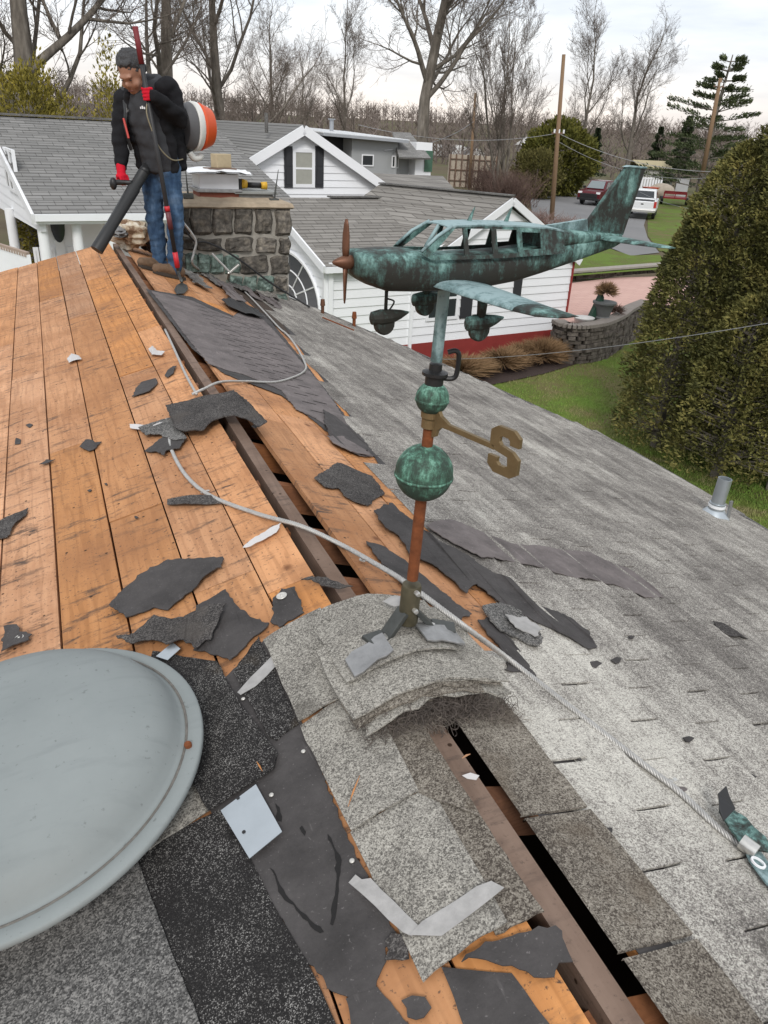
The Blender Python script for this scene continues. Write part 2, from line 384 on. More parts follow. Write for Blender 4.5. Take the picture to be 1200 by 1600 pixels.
# ================================================================== shingle tabs of the right slope
def px_sy(p): q = onR(*p); return q.y, (q.x - RIDGE_X) / cos(AR)
BND = sorted(px_sy(p) for p in [(365, 432), (410, 462), (440, 505), (485, 570), (530, 628), (570, 690), (600, 745), (655, 815), (705, 850), (780, 930), (800, 985), (800, 1040)])
BND = [(-9, .09), (1.36, .09)] + [q for q in BND if q[0] > 1.4] + [(12, BND[-1][1])]
def bound(y):
    for (a, sa), (b_, sb) in zip(BND, BND[1:]):
        if a <= y <= b_: return sa + (sb - sa) * (y - a) / max(1e-6, b_ - a)
    return .09
EXP, TW = .127, .3048
def tab_shape(r, frac=1.0):
    n = 4; vs = []; wv = TW - .008; 
    lo = [r.uniform(-.004, .003) for _ in range(n + 1)]; cl = r.choice([0, 0, 0, .006, .012]) * r.random()
    for s_, hb in ((-.045, .000), (EXP * .55, .010), (EXP, .017)):
        for i in range(n + 1):
            y = -wv / 2 + wv * i / n; ss = s_ + (lo[i] if s_ == EXP else 0)
            vs.append((ss, y, hb + (cl * (i / n) ** 2 if s_ == EXP else 0)))
    k = len(vs); vs += [(a, b_, c - .006) for a, b_, c in vs]
    fs = []
    for i in range(2):
        for j in range(n):
            a = i * (n + 1) + j; fs += [(a, a + n + 1, a + n + 2, a + 1)]
    b0 = 2 * (n + 1); fs += [(b0 + j, k + b0 + j, k + b0 + j + 1, b0 + j + 1) for j in range(n)]
    for j in (0, n):
        for i in range(2):
            a = i * (n + 1) + j; q = (a, a + n + 1, k + a + n + 1, k + a); fs.append(q[::-1] if j == 0 else q)
    return vs, [f[::-1] for f in fs]
variants = [tab_shape(random.Random(100 + i)) for i in range(10)]
def tab_mesh(vs, fs, mat, name='shingle_tab'):
    b = MB(); b.add([(s_ * cos(AR) + h * sin(AR), y, -s_ * sin(AR) + h * cos(AR)) for s_, y, h in vs], fs)
    return b.mesh(name, mat)
TMESH = [tab_mesh(*v, M_shin) for v in variants]; TDIRT = [tab_mesh(*v, M_dirty) for v in variants[:4]]
cands = []
k = 0
while True:
    s0 = .10 + k * EXP
    if s0 > 4.2: break
    off = (k % 2) * TW / 2 + .05
    i = 0
    while True:
        y = Y0 + off + (i + .5) * TW; i += 1
        if y > Y1 - .05: break
        if s0 + EXP > eave_s(y) + .04: continue
        if s0 + .03 < bound(y): continue
        cands.append((k, s0, y))
    k += 1
def infr(P):
    x, y = project(P); return -60 < x < 1260 and -60 < y < 1680 and (P - CAM).dot(FW) > .1
near = sorted((c for c in cands if infr(PR(c[1] + .06, c[2]))), key=lambda c: (PR(c[1], c[2]) - CAM).length)[:298]
near_set = set(near)
rest = MB(); rr = random.Random(3)
for c in cands:
    kk, s0, y = c; dy = rr.uniform(-.003, .003); P = PR(s0 + rr.uniform(-.002, .002), y + dy, .001 + rr.uniform(0, .001))
    if c in near_set:
        me = rr.choice(TDIRT) if kk == 0 and y < 2.3 else rr.choice(TMESH)
        o = bpy.data.objects.new('shingle_tab', me); COL.objects.link(o); o.location = P; o.rotation_euler = (0, 0, rr.uniform(-.006, .006)); attach(o, HOUSE)
    else:
        vs, fs = rr.choice(variants)
        rest.add([(P.x + s_ * cos(AR) + h * sin(AR), P.y + yy_, P.z - s_ * sin(AR) + h * cos(AR)) for s_, yy_, h in vs], fs)
tag(rest.build('shingle_field', M_shin, HOUSE), kind='stuff')
# black felt under the tabs (seen through the slots)
b = MB(); ys = [Y0 + .02 + (Y1 - .05 - Y0) * i / 60 for i in range(61)]
b.add([PR(bound(y) + .006, y, .0022) for y in ys] + [PR(eave_s(y) - .005, y, .0022) for y in ys], [(i, 61 + i, 61 + i + 1, i + 1) for i in range(60)])
b.build('roofing_felt', M_felt, HOUSE)

# ================================================================== sheets, scraps, caps
def ragged(px, P, h, jag, step, seed, curl=0.0):
    pts = [P(*p, h) for p in px]; out_ = []; step = min(step, .011) if jag > .002 else step; so_ = V((seed * 3.7, seed * 1.3, 0))
    n = len(pts)
    for i in range(n):
        a, c = pts[i], pts[(i + 1) % n]; d = c - a; k_ = max(1, int(d.length / step)); 
        nrm = NL if P is onL else NR
        side = d.normalized().cross(nrm)
        for j in range(k_):
            t = j / k_; q = a + d * t
            if j or jag > .004: q = q + side * jag * (1.5 * noise.noise(q * 38 + so_) + 1.1 * noise.noise(q * 110 + so_) + .6 * noise.noise(q * 300 + so_))
            if curl: q = q + nrm * max(0, curl * (noise.noise(q * 9) * 1.3 + .25))
            out_.append(q)
    return out_
def piece(px, P=onL, h=.004, mat=M_felt, th=.003, jag=.004, step=.025, seed=0, curl=0.0, name='felt_scrap', label=None, cat=None, group=None, parent=None, smooth=False):
    nrm = NL if P is onL else NR
    out_ = ragged(px, P, h, jag, step, seed + len(px), curl)
    b = MB(); b.prism(out_, nrm * th); o = b.build(name, mat, parent)
    if label: tag(o, label, cat, group)
    return o
# --- pieces still nailed to the house (children of it)
piece([(352, 1060), (418, 995), (445, 1060), (472, 1130), (500, 1200), (548, 1318), (585, 1395), (622, 1462), (602, 1482), (604, 1502), (588, 1545), (552, 1562), (520, 1550), (495, 1520), (478, 1498), (430, 1425), (388, 1345), (330, 1270), (310, 1180), (330, 1090)], h=.003, mat=M_felt, name='underlayment', parent=HOUSE, seed=1)
piece([(-60, 1330), (120, 1330), (215, 1330), (345, 1266), (392, 1342), (432, 1422), (480, 1502), (525, 1600), (560, 1680), (-60, 1700)], h=.004, mat=M_black, th=.004, jag=.0015, name='shingle_strip', parent=HOUSE, seed=2)
piece([(-80, 1420), (60, 1440), (100, 1440), (215, 1345), (262, 1470), (330, 1640), (330, 1700), (-80, 1720)], h=.0095, mat=M_black2, th=.004, jag=.0015, name='shingle_strip', parent=HOUSE, seed=3)
piece([(180, 1270), (295, 1205), (328, 1266), (218, 1338), (140, 1320)], h=.009, mat=M_cap, th=.004, jag=.0015, name='shingle_strip', parent=HOUSE, seed=4)
piece([(240, 1020), (340, 1036), (378, 1105), (434, 1178), (428, 1202), (326, 1268), (296, 1215), (270, 1240), (220, 1100)], h=.0145, mat=M_black, th=.005, jag=.002, name='shingle_strip', parent=HOUSE, seed=5, curl=.004)
piece([(365, 1052), (405, 995), (467, 1132), (432, 1158), (420, 1152)], h=.0075, mat=M_black, th=.004, jag=.0025, name='shingle_strip', parent=HOUSE, seed=6)
piece([(690, 1512), (800, 1522), (862, 1605), (890, 1690), (760, 1690)], h=.003, mat=M_felt, jag=.002, name='underlayment', parent=HOUSE, seed=7)
piece([(541, 1562), (590, 1543), (640, 1602), (680, 1690), (560, 1690)], h=.0035, mat=M_felt, jag=.003, name='underlayment', parent=HOUSE, seed=8)
for i, q in enumerate([[(422, 1356), (428, 1360), (447, 1398), (470, 1424), (492, 1444), (506, 1456), (500, 1458), (468, 1428), (440, 1400)], [(512, 1303), (518, 1310), (534, 1344), (530, 1372), (528, 1402), (520, 1446), (516, 1444), (523, 1400), (526, 1348)], [(472, 1290), (478, 1300), (476, 1306), (468, 1294)], [(430, 1255), (437, 1262), (440, 1284), (434, 1282)]]):
    piece(q, h=.0065, mat=M_blk0, th=.0006, jag=.003, step=.012, name='felt_tear', parent=HOUSE, seed=60 + i)
# tears of the lower felt: thin black strips laid on top, no open slits
# bare old shingle layer with cut slots on the far right slope
def slotted(px, slots, P, h, mat, th, name, seed):
    nrm = NR; out_ = ragged(px, P, h, .006, .04, seed); hs = [[P(*q, h) for q in s_] for s_ in slots]
    tris = tessellate_polygon([out_] + hs); vs = out_ + [q for s_ in hs for q in s_]; b = MB(); n_ = len(vs)
    fs = []
    for a, c, d in tris:
        if (vs[c] - vs[a]).cross(vs[d] - vs[a]).dot(nrm) < 0: c, d = d, c
        fs.append((a, c, d))
    b.add([v + nrm * th for v in vs], fs)
    k_ = len(out_); b.add(out_ + [p + nrm * th for p in out_], [(i, (i + 1) % k_, (i + 1) % k_ + k_, i + k_) for i in range(k_)])
    return b.build(name, mat, HOUSE)
brown = [(236, 455), (268, 462), (300, 470), (330, 484), (362, 496), (378, 486), (402, 490), (440, 530), (470, 565), (500, 600), (524, 632), (545, 668), (575, 705), (583, 714), (560, 712), (530, 685), (515, 668), (490, 652), (462, 640), (440, 610), (412, 598), (380, 585), (352, 578), (325, 568), (306, 545), (286, 520), (266, 492)]
ys_ = []
rs = random.Random(11)
def inpoly(x, y, poly):
    c = False; n_ = len(poly)
    for i in range(n_):
        (x1, y1), (x2, y2) = poly[i], poly[i - 1]
        if (y1 > y) != (y2 > y) and x < (x2 - x1) * (y - y1) / (y2 - y1) + x1: c = not c
    return c
slots = []
for k in range(3, 14):
    for i in range(0, 32):
        y = 2.6 + i * TW * .5 + (k % 2) * .08; s0 = .07 + k * .0935
        qs = [PR(s0, y - .006), PR(s0 + .085, y - .006), PR(s0 + .085, y + .006), PR(s0, y + .006)]
        pp = [project(q) for q in qs]
        if all(inpoly(*q, brown) for q in [project(PR(s0 - .05, y - .04)), project(PR(s0 + .13, y - .04)), project(PR(s0 + .13, y + .04)), project(PR(s0 - .05, y + .04))]): slots.append(pp)
slotted(brown, slots, onR, .0055, M_brown, .003, 'bare_shingle_layer', 5)
piece([(228, 452), (300, 464), (365, 494), (385, 478), (415, 492), (480, 572), (590, 716), (530, 690), (440, 618), (350, 584), (300, 545)], onR, .002, M_felt, .002, .004, .03, 6, name='underlayment', parent=HOUSE)

# --- ridge caps lying on the near left slope, bent a little over the ridge
def cap(px, h, mat, seed, bend=.012, th=.005, name='ridge_cap'):
    q = [onL(*p, h) for p in px]                     # four corners: top-left, top-right, bottom-right, bottom-left
    r = random.Random(seed); n_ = 7; b = MB(); vs = []
    for i in range(n_ + 1):
        for j in range(n_ + 1):
            u, v_ = i / n_, j / n_
            p = (q[0] * (1 - u) + q[1] * u) * (1 - v_) + (q[3] * (1 - u) + q[2] * u) * v_
            if i in (0, n_) or j in (0, n_): p = p + V((r.uniform(-.002, .002), r.uniform(-.002, .002), 0))
            p = p + NL * (bend * (4 * u * (1 - u)) * .6 + .003 * noise.noise(p * 12) + .004 * v_)
            vs.append(p)
    k_ = len(vs); fs = []
    for i in range(n_):
        for j in range(n_):
            a = i * (n_ + 1) + j; fs += [(a, a + n_ + 1, a + n_ + 2, a + 1), (k_ + a, k_ + a + 1, k_ + a + n_ + 2, k_ + a + n_ + 1)]
    rim = [i * (n_ + 1) for i in range(n_)] + [n_ * (n_ + 1) + j for j in range(n_)] + [n_ * (n_ + 1) + n_ - i * (n_ + 1) for i in range(n_)] + [n_ - j for j in range(n_)]
    fs += [(rim[i], rim[(i + 1) % len(rim)], rim[(i + 1) % len(rim)] + k_, rim[i] + k_) for i in range(len(rim))]
    b.add(vs + [p - NL * th for p in vs], fs); return b.build(name, mat, HOUSE, fix=True)
cap([(548, 1300), (672, 1228), (792, 1440), (660, 1534)], .010, M_cap, 3)
cap([(656, 1236), (752, 1276), (848, 1424), (776, 1462)], .0055, M_dirty, 4, .004)
cap([(468, 1135), (570, 1070), (655, 1236), (549, 1300)], .016, M_cap, 2)
cap([(575, 1092), (660, 1130), (754, 1280), (652, 1240)], .009, M_dirty, 5, .004)
cap([(412, 1000), (500, 950), (560, 1078), (467, 1128)], .022, M_cap, 1)
print('roof', round(time.time() - T0, 1))
# ================================================================== ridge mound under the vane
def verdigris(name, dark, teal, light, amt=.5, rough=.62, sc=1.0):
    a = Mat(name, rough, .15, .35); p = a.pos
    n1 = a.noise(scale=9 * sc, detail=8, rough=.66); n2 = a.noise(a.mul(p, (1, 1, .16)), 46 * sc, 6, .7); n3 = a.noise(scale=170 * sc, detail=3, rough=.7)
    f = a.math('ADD', a.math('MULTIPLY', n1, .52), a.math('ADD', a.math('MULTIPLY', n2, .35), a.math('MULTIPLY', n3, .13)))
    nz_ = a.sepx(a.n('ShaderNodeNewGeometry').outputs['Normal'])[2]
    f = a.math('ADD', f, a.math('MULTIPLY', nz_, .045))      # patina shifts greener and paler on upward faces
    c = a.ramp(f, [(amt - .03, dark), (amt + .015, tuple(.6 * x + .4 * y for x, y in zip(dark, teal))), (amt + .05, teal), (amt + .11, light)])
    c = a.mix(a.ramp(a.noise(scale=48, detail=4), [(.58, 0.), (.7, .5)]), c, tuple(x * .8 for x in dark))
    a.col(c); a.bump(f, .3, .004); return a.m
M_verd = verdigris('verdigris_copper', (.026, .026, .022), (.085, .165, .150), (.21, .35, .325), .505)
M_verd2 = verdigris('pale_verdigris', (.07, .10, .10), (.15, .23, .235), (.27, .37, .38), .44)
M_ball = verdigris('ball_verdigris', (.035, .06, .045), (.085, .20, .145), (.21, .40, .32), .50, .65, 2.0)
M_cop = plain('brown_copper', (.16, .075, .045), .5, .5, .25, 40)
M_rust = plain('rusty_pipe', (.21, .065, .022), .8, .2, .45, 45, .3, 150)
M_brz = plain('dull_bronze', (.23, .165, .085), .5, .65, .2, 30, .15, 90)
M_iron = plain('grey_iron', (.10, .105, .10), .5, .7, .3, 25, .15, 80)
M_lead = plain('lead_plate', (.33, .33, .33), .42, .6, .35, 22, .35, 60)
M_bolt = plain('zinc_bolt', (.62, .61, .58), .35, .8, .2, 60)
M_blk = plain('black_plastic', (.018, .018, .019), .45)
def arc(y0, y1, x0, x1, z0, sag, mat, seed, th=.004, name='cap_shingle', tilt=0.0, jag=.004, ny=6, nx=12, skew=0.0):
    r = random.Random(seed); b = MB(); vs = []
    for i in range(ny + 1):
        for j in range(nx + 1):
            u, v_ = i / ny, j / nx; x = x0 + (x1 - x0) * v_; dx = x - RIDGE_X - .01
            y = y0 + (y1 - y0) * u + skew * dx
            z = z0 - sag * dx * dx / (abs(dx) * .9 + .09) + tilt * u + .004 * noise.noise(V((x * 11, y * 11, seed)))
            if i in (0, ny): y += r.uniform(-jag, jag)
            if j in (0, nx): x += r.uniform(-jag, jag)
            vs.append(V((x, y, z)))
    k_ = len(vs); w_ = nx + 1; fs = []
    for i in range(ny):
        for j in range(nx):
            a = i * w_ + j; fs += [(a, a + 1, a + w_ + 1, a + w_), (k_ + a, k_ + a + w_, k_ + a + w_ + 1, k_ + a + 1)]
    rim = [j for j in range(nx)] + [i * w_ + nx for i in range(ny)] + [ny * w_ + nx - j for j in range(nx)] + [(ny - i) * w_ for i in range(ny)]
    fs += [(rim[i], rim[i] + k_, rim[(i + 1) % len(rim)] + k_, rim[(i + 1) % len(rim)]) for i in range(len(rim))]
    b.add(vs + [p - UP * th for p in vs], fs); return b.build(name, mat, MOUND, fix=True)
FY = atZ(670, 1078, 3.865).y; BY = atZ(620, 912, 3.83).y
MOUND = empty('ridge_vent_stack', (RIDGE_X, FY + .2, 3.78), 'stack of curled grey ridge cap shingles under the weather vane', 'roof vent')
# back stack, lowest first
arc(BY - .30, BY + .00, .49, .90, 3.803, .34, M_cap, 21, .006, tilt=.006)
arc(BY - .33, BY - .05, .50, .93, 3.812, .34, M_cap, 22, .006, tilt=.004)
arc(BY - .25, BY - .01, .50, .86, 3.834, .38, M_cap, 23, .006, tilt=-.012)
# front stack
for i, (zz, dy) in enumerate([(3.786, .055), (3.797, .045), (3.866, .012), (3.8735, .020), (3.881, .005)]):
    arc(FY + dy, FY + .235 + .01 * i, .50 + .004 * i, .872 + .01 * (i % 2), zz + .002, .35, M_cap if i in (0, 4, 2) else M_dirty, 30 + i, .005, skew=.05 * (i % 2), tilt=-.004)
arc(FY, FY + .27, .485, .885, 3.890, .37, M_cap, 40, .005, tilt=-.006)
arc(FY + .10, FY + .36, .51, .80, 3.902, .39, M_cap, 41, .005, tilt=-.028)
for zz, dy, xa, xb in ((3.879, -.010, .49, .86), (3.8715, -.019, .497, .80), (3.864, -.030, .505, .875), (3.856, -.016, .51, .70)):
    arc(FY + dy, FY + .16, xa, xb, zz, .37, M_dirty if dy > -.02 else M_cap, int(900 + dy * 1000), .0045, jag=.009, skew=.04 * (1 if xb > .8 else -1))
# curled fibre mat of the ridge vent, poking out at the front
fb = MB(); r = random.Random(4)
for i in range(1500):
    x = RIDGE_X + .02 + r.gauss(0, .085); x = min(max(x, .52), .885); dx = x - RIDGE_X
    edge = abs(dx) > .12
    p = V((x, FY + r.uniform(-.040, .04) - (.02 * r.random() if edge else 0), 3.828 + r.uniform(-.036, .022) - .36 * dx * dx / (abs(dx) * .9 + .09)))
    pts = [p]; d = V((r.uniform(-1, 1), r.uniform(-.6, .3), r.uniform(-.6, .6))).normalized()
    ax = V((r.uniform(-1, 1), r.uniform(-1, 1), r.uniform(-1, 1))).normalized(); R_ = rotm(ax, r.uniform(.5, 1.0))
    for j in range(r.randint(4, 8)):
        p = p + d * .0075; d = R_ @ d; pts.append(p)
    fb.tube(pts, r.uniform(.0005, .0009), 3, False)
a = Mat('fibre', .9); a.col(a.mix(a.noise(scale=9), (.035, .03, .028), (.17, .14, .12)))
tag(fb.build('fibre_mat', a.m, MOUND), kind='stuff')
fz = MB()
for i in range(800):
    side = r.choice([0, 0, 1, 1, 2]); x = {0: r.gauss(.615, .035), 1: r.gauss(.868, .018), 2: r.uniform(.55, .86)}[side]; dx = x - RIDGE_X
    p = V((x, FY + r.uniform(-.055, .0), 3.802 - .33 * dx * dx / (abs(dx) * .9 + .09) + r.uniform(-.02, .016))); pts = [p]; d = V((r.uniform(-1, 1), r.uniform(-1, .2), r.uniform(-.3, .5))).normalized()
    R_ = rotm(V((r.uniform(-1, 1), r.uniform(-1, 1), r.uniform(-1, 1))).normalized(), r.uniform(.3, .8))
    for j in range(4): p = p + d * .007; d = R_ @ d; pts.append(p)
    fz.tube(pts, .0004, 3, False)
tag(fz.build('loose_fluff', plain('grey_fluff', (.22, .19, .16), .95), MOUND), kind='stuff')
b = MB(); b.tube([V((RIDGE_X + dx, FY + .075, 3.825 - .34 * dx * dx / (abs(dx) * .9 + .09))) for dx in [-.14 + i * .03 for i in range(11)]], [(.045, .034)] * 11, 8, flat=V((0, 1, 0)))
b.build('vent_core', plain('vent_core_dark', (.03, .026, .024), .95), MOUND, smooth=True)

# ================================================================== weather vane
PB = atZ(637, 972, 3.905); VX, VY = PB.x, PB.y
PT = atY(693, 462, VY)
VANE = empty('weather_vane', (VX, VY, 3.87), 'green copper airplane weather vane on a rusty pole with an S arm', 'weather vane')
pax = (PT - PB).normalized()
def pv(py):                               # point on the pole axis at photograph row py
    lo, hi = 0.0, 1.2
    for _ in range(40):
        mid = (lo + hi) / 2
        if project(PB + pax * mid)[1] > py: lo = mid
        else: hi = mid
    return PB + pax * lo
for q0, q1, rr_ in ((905, 778, .0135), (705, 660, .0125)):
    b = MB(); b.tube([pv(q0), pv(q1)], rr_, 14); smooth_by_angle(b.build('pole', M_rust, VANE, smooth=True))
b = MB(); b.tube([pv(565), PT + pax * .03], [.0125, .0125], 14); smooth_by_angle(b.build('pole', M_verd2, VANE, smooth=True))
def ball(py, rad, mat):
    c = pv(py); prof = [(0.0001, -rad)] + [(rad * sin(t), -rad * cos(t)) for t in [pi * i / 20 for i in range(1, 20)]] + [(.0001, rad)]
    b = MB(); b.lathe(prof, c, pax, 32); o = b.build('ball', mat, VANE, smooth=True)
    b = MB(); b.lathe([(rad * .985, -.004), (rad * 1.025, -.002), (rad * 1.025, .002), (rad * .985, .004)], c - pax * rad * .12, pax, 36, cap=False); b.build('seam', mat, o, smooth=True)
ball(738, .066, M_ball); ball(622, .0365, M_ball)
# black clip between the small ball and the plane's pole
b = MB(); c = pv(590); b.lathe([(.018, -.022), (.02, -.018), (.02, .004), (.028, .006), (.028, .012), (.014, .016), (.014, .03)], c, pax, 18)
rt = V((cos(YAW), -sin(YAW), 0)); b.tube(curve([c + rt * .015 + pax * .0, c + rt * .038, c + rt * .046 + pax * .012, c + rt * .046 + pax * .05, c + rt * .038 + pax * .06, c + rt * .022 + pax * .056], 4), .0055, 8)
b.build('clip', M_blk, VANE, smooth=False)
# sleeve, forked bracket and foot plates
b = MB(); b.lathe([(.0235, 0), (.0245, .002), (.0245, .104), (.0225, .110), (.0145, .112)], pv(985), pax, 20); sl = b.build('sleeve', plain('rust_iron', (.13, .115, .075), .55, .6, .4, 30), VANE, smooth=True); smooth_by_angle(sl)
toC = V((-PB.x, -PB.y, 0)).normalized()
for py in (918, 945):
    b = MB(); c = pv(py); d = (toC + V((.5, 0, 0))).normalized(); b.lathe([(.0065, 0), (.0065, .022), (.005, .026), (.0001, .027)], c + d * .012, d, 8); b.build('bolt', M_bolt, VANE)
def msurf(x):
    dx = x - RIDGE_X - .01; return 3.900 - .38 * dx * dx / (abs(dx) * .9 + .09)
for sgn, foot_px in ((-1, (560, 1025)), (1, (705, 1015))):
    top = pv(968) + V((sgn * .014, 0, 0)); ft = atZ(*foot_px, 3.852)
    mid = top + V((sgn * .048, -.006, -.034))
    if sgn > 0: mid = top + V((.052, -.004, -.03))
    wv = V((0, 1, 0))
    b = MB()
    b.bar(top + UP * .03, mid, .044, .012, wv)                  # fork arm
    b.lathe([(.024, -.007), (.024, .007)], mid, wv.cross(mid - top).normalized(), 14)
    arm = b.build('bracket_arm', M_iron, VANE, bevel=.002)
    dirn = (ft - mid); dirn.z = 0; dirn.normalize()
    end = mid + V((sgn * .055, -.022, 0)); end.z = msurf(end.x) + .012
    b = MB(); b.bar(mid + UP * .004, end, .046, .010, wv); leg_ = b.build('bracket_leg', M_iron, VANE, bevel=.002)
    # foot plate lies on the curved caps
    pl = MB(); xs = [sgn * (.045 + .021 * i_) for i_ in range(6)]; y0p = VY - .085; rows = []
    for i_, dx in enumerate(xs):
        yo = VY - .045 - abs(dx) * .22 * (1 if sgn < 0 else .35); hw = .036 + .004 * sin(i_ * 2.1)
        zz = msurf(RIDGE_X + dx) + .012 - (.003 if i_ > 4 else 0)
        rows.append([V((RIDGE_X + dx, yo - hw, zz)), V((RIDGE_X + dx, yo + hw, zz + .001)), V((RIDGE_X + dx, yo + hw, zz - .006)), V((RIDGE_X + dx, yo - hw, zz - .006))])
    pl.loft(rows); pl.build('foot_plate', M_lead, VANE, fix=True, bevel=.0012)
    bd = (toC + UP * .2).normalized(); b = MB(); b.lathe([(.0001, -.014), (.011, -.014), (.011, .004), (.009, .008), (.0001, .009)], mid + bd * .016, bd, 6); b.build('bolt', M_bolt, VANE)
# compass arm with block letter S
c = pv(650); b = MB(); b.lathe([(.0145, -.028), (.018, -.026), (.018, -.006), (.021, -.002), (.021, .012), (.018, .016), (.018, .024), (.0145, .026)], c, pax, 20)
tipP = atZ(800, 712, c.z - .012); ad = (tipP - c); ad.z = 0; LA = ad.length; ad.normalize(); th = V((-ad.y, ad.x, 0))
def flat(poly, o_, mi=0): b.prism([o_ + ad * x + UP * z - th * .0045 for x, z in poly], th * .009)
flat([(.012, .026), (.026, .024), (.036, .010), (.055, .002), (.06, -.001), (LA - .045, -.003), (LA - .045, -.014), (.062, -.013), (.04, -.014), (.028, -.026), (.024, -.040), (.012, -.046)], c)
SP = [(.056, .022), (.056, .042), (.042, .054), (.008, .054), (-.006, .042), (-.006, .012), (.006, .001), (.034, -.004), (.036, -.022), (.030, -.027), (.018, -.027), (.013, -.022), (.013, -.012), (-.007, -.012), (-.007, -.032), (.007, -.046), (.044, -.046), (.058, -.034), (.058, -.002), (.044, .010), (.018, .016), (.014, .022), (.014, .030), (.019, .035), (.031, .035), (.036, .030), (.036, .022)]
flat([(x * 1.22 + LA - .050, z * 1.0 - .014) for x, z in SP], c)
o = b.build('compass_arm', M_brz, VANE, bevel=.0012); tag(o, 'bronze arm with a block letter S for south')

# ------------------------------------------------ the airplane
AZ = radians(5); TX = V((cos(AZ), sin(AZ), 0)); PY = V((sin(AZ), -cos(AZ), 0))
def A(x, y, z): return PT + TX * x + PY * y + UP * z
def ring(x, zb, zt, hw, n=24, sq=3.3):
    zc, hz = (zb + zt) / 2, (zt - zb) / 2; r = []
    for j in range(n):
        t = 2 * pi * j / n; cx, sz = cos(t), sin(t)
        r.append(A(x, hw * abs(cx) ** (2 / sq) * (1 if cx >= 0 else -1), zc + hz * abs(sz) ** (2 / sq) * (1 if sz >= 0 else -1)))
    return r
b = MB(); b.loft([ring(*q) for q in [(-.210, .060, .088, .030), (-.208, .050, .0915, .040), (-.200, .042, .0935, .0475), (-.178, .030, .0945, .053), (-.145, .019, .0955, .056), (-.09, .016, .0945, .058), (-.06, .016, .088, .0585), (0, .016, .0855, .059), (.08, .019, .0865, .058), (.15, .027, .090, .055), (.215, .040, .098, .049), (.30, .058, .107, .037), (.38, .0755, .111, .024), (.43, .086, .113, .013), (.452, .094, .112, .006)]])
FUS = b.build('fuselage', M_verd, VANE, smooth=True); smooth_by_angle(FUS, 50)
b = MB(); b.loft([ring(*q) for q in [(.205, .090, .1335, .045), (.25, .090, .1290, .042), (.33, .095, .1235, .032), (.42, .100, .1165, .015), (.45, .1, .1145, .007)]]); o = b.build('turtle_deck', M_verd, VANE, smooth=True); smooth_by_angle(o, 50)
# cabin sides with open windows, roof and windscreen frame
outer = [(x, z - .0125) for x, z in [(-.092, .103), (-.022, .1505), (.02, .1530), (.212, .1460), (.25, .1405), (.25, .098), (.10, .093), (-.07, .093)]]
holes = [[(-.070, .102), (-.014, .1465), (.004, .1480), (.004, .099)], [(.014, .099), (.014, .1465), (.070, .1460), (.070, .100)], [(.082, .101), (.082, .1445), (.131, .1435), (.131, .102)], [(.143, .106), (.143, .1395), (.189, .1375), (.189, .108)]]
holes = [[(x, z - .0125) for x, z in h_] for h_ in holes]
def yy_c(z): return .058 - (z - .0925) * .34
for sg in (1, -1):
    pts = [V((x, z, 0)) for x, z in outer]; hs = [[V((x, z, 0)) for x, z in h_] for h_ in holes]
    tris = tessellate_polygon([pts] + hs); allp = pts + [q for h_ in hs for q in h_]; b = MB()
    o1 = [A(p.x, sg * yy_c(p.y), p.y) for p in allp]; o2 = [A(p.x, sg * (yy_c(p.y) - .003), p.y) for p in allp]; n_ = len(allp)
    fs = [t for t in tris] + [tuple(i + n_ for i in t[::-1]) for t in tris]
    st_ = 0
    for lp in [pts] + hs:
        L_ = len(lp); fs += [(st_ + i, st_ + (i + 1) % L_, st_ + (i + 1) % L_ + n_, st_ + i + n_) for i in range(L_)]; st_ += L_
    b.add(o1 + o2, fs); b.build('cabin_side', M_verd, VANE, fix=True)
b = MB(); rs_ = []
for x, z in [(-.026, .1365), (-.01, .1400), (.06, .1412), (.14, .1390), (.215, .1340), (.25, .1285)]:
    hw = yy_c(z) + .002; rs_.append([A(x, hw * t, z + .003 * (1 - t * t)) for t in (-1, -.5, 0, .5, 1)] + [A(x, hw * t, z - .003 + .004 * (1 - t * t)) for t in (1, .5, 0, -.5, -1)])
b.loft(rs_); b.build('cabin_roof', M_verd2, VANE, smooth=False, fix=True)
for sg in (1, -1):
    b = MB(); b.tube([A(-.088, sg * .05, .0945), A(-.055, sg * .048, .121), A(-.02, sg * .043, .139)], .0035, 6); b.build('windscreen_frame', M_verd2, VANE, smooth=True)
b = MB(); b.tube([A(-.05, 0, .0965), A(-.02, 0, .141)], .004, 6)
b.build('windscreen_frame', M_verd2, VANE, smooth=True)
for x in (.045, .135):
    b = MB(); b.tube([A(x, 0, .141), A(x + .006, 0, .156), A(x + .012, 0, .170)], [.005, .003, .0006], 6); b.build('antenna', M_verd, VANE)
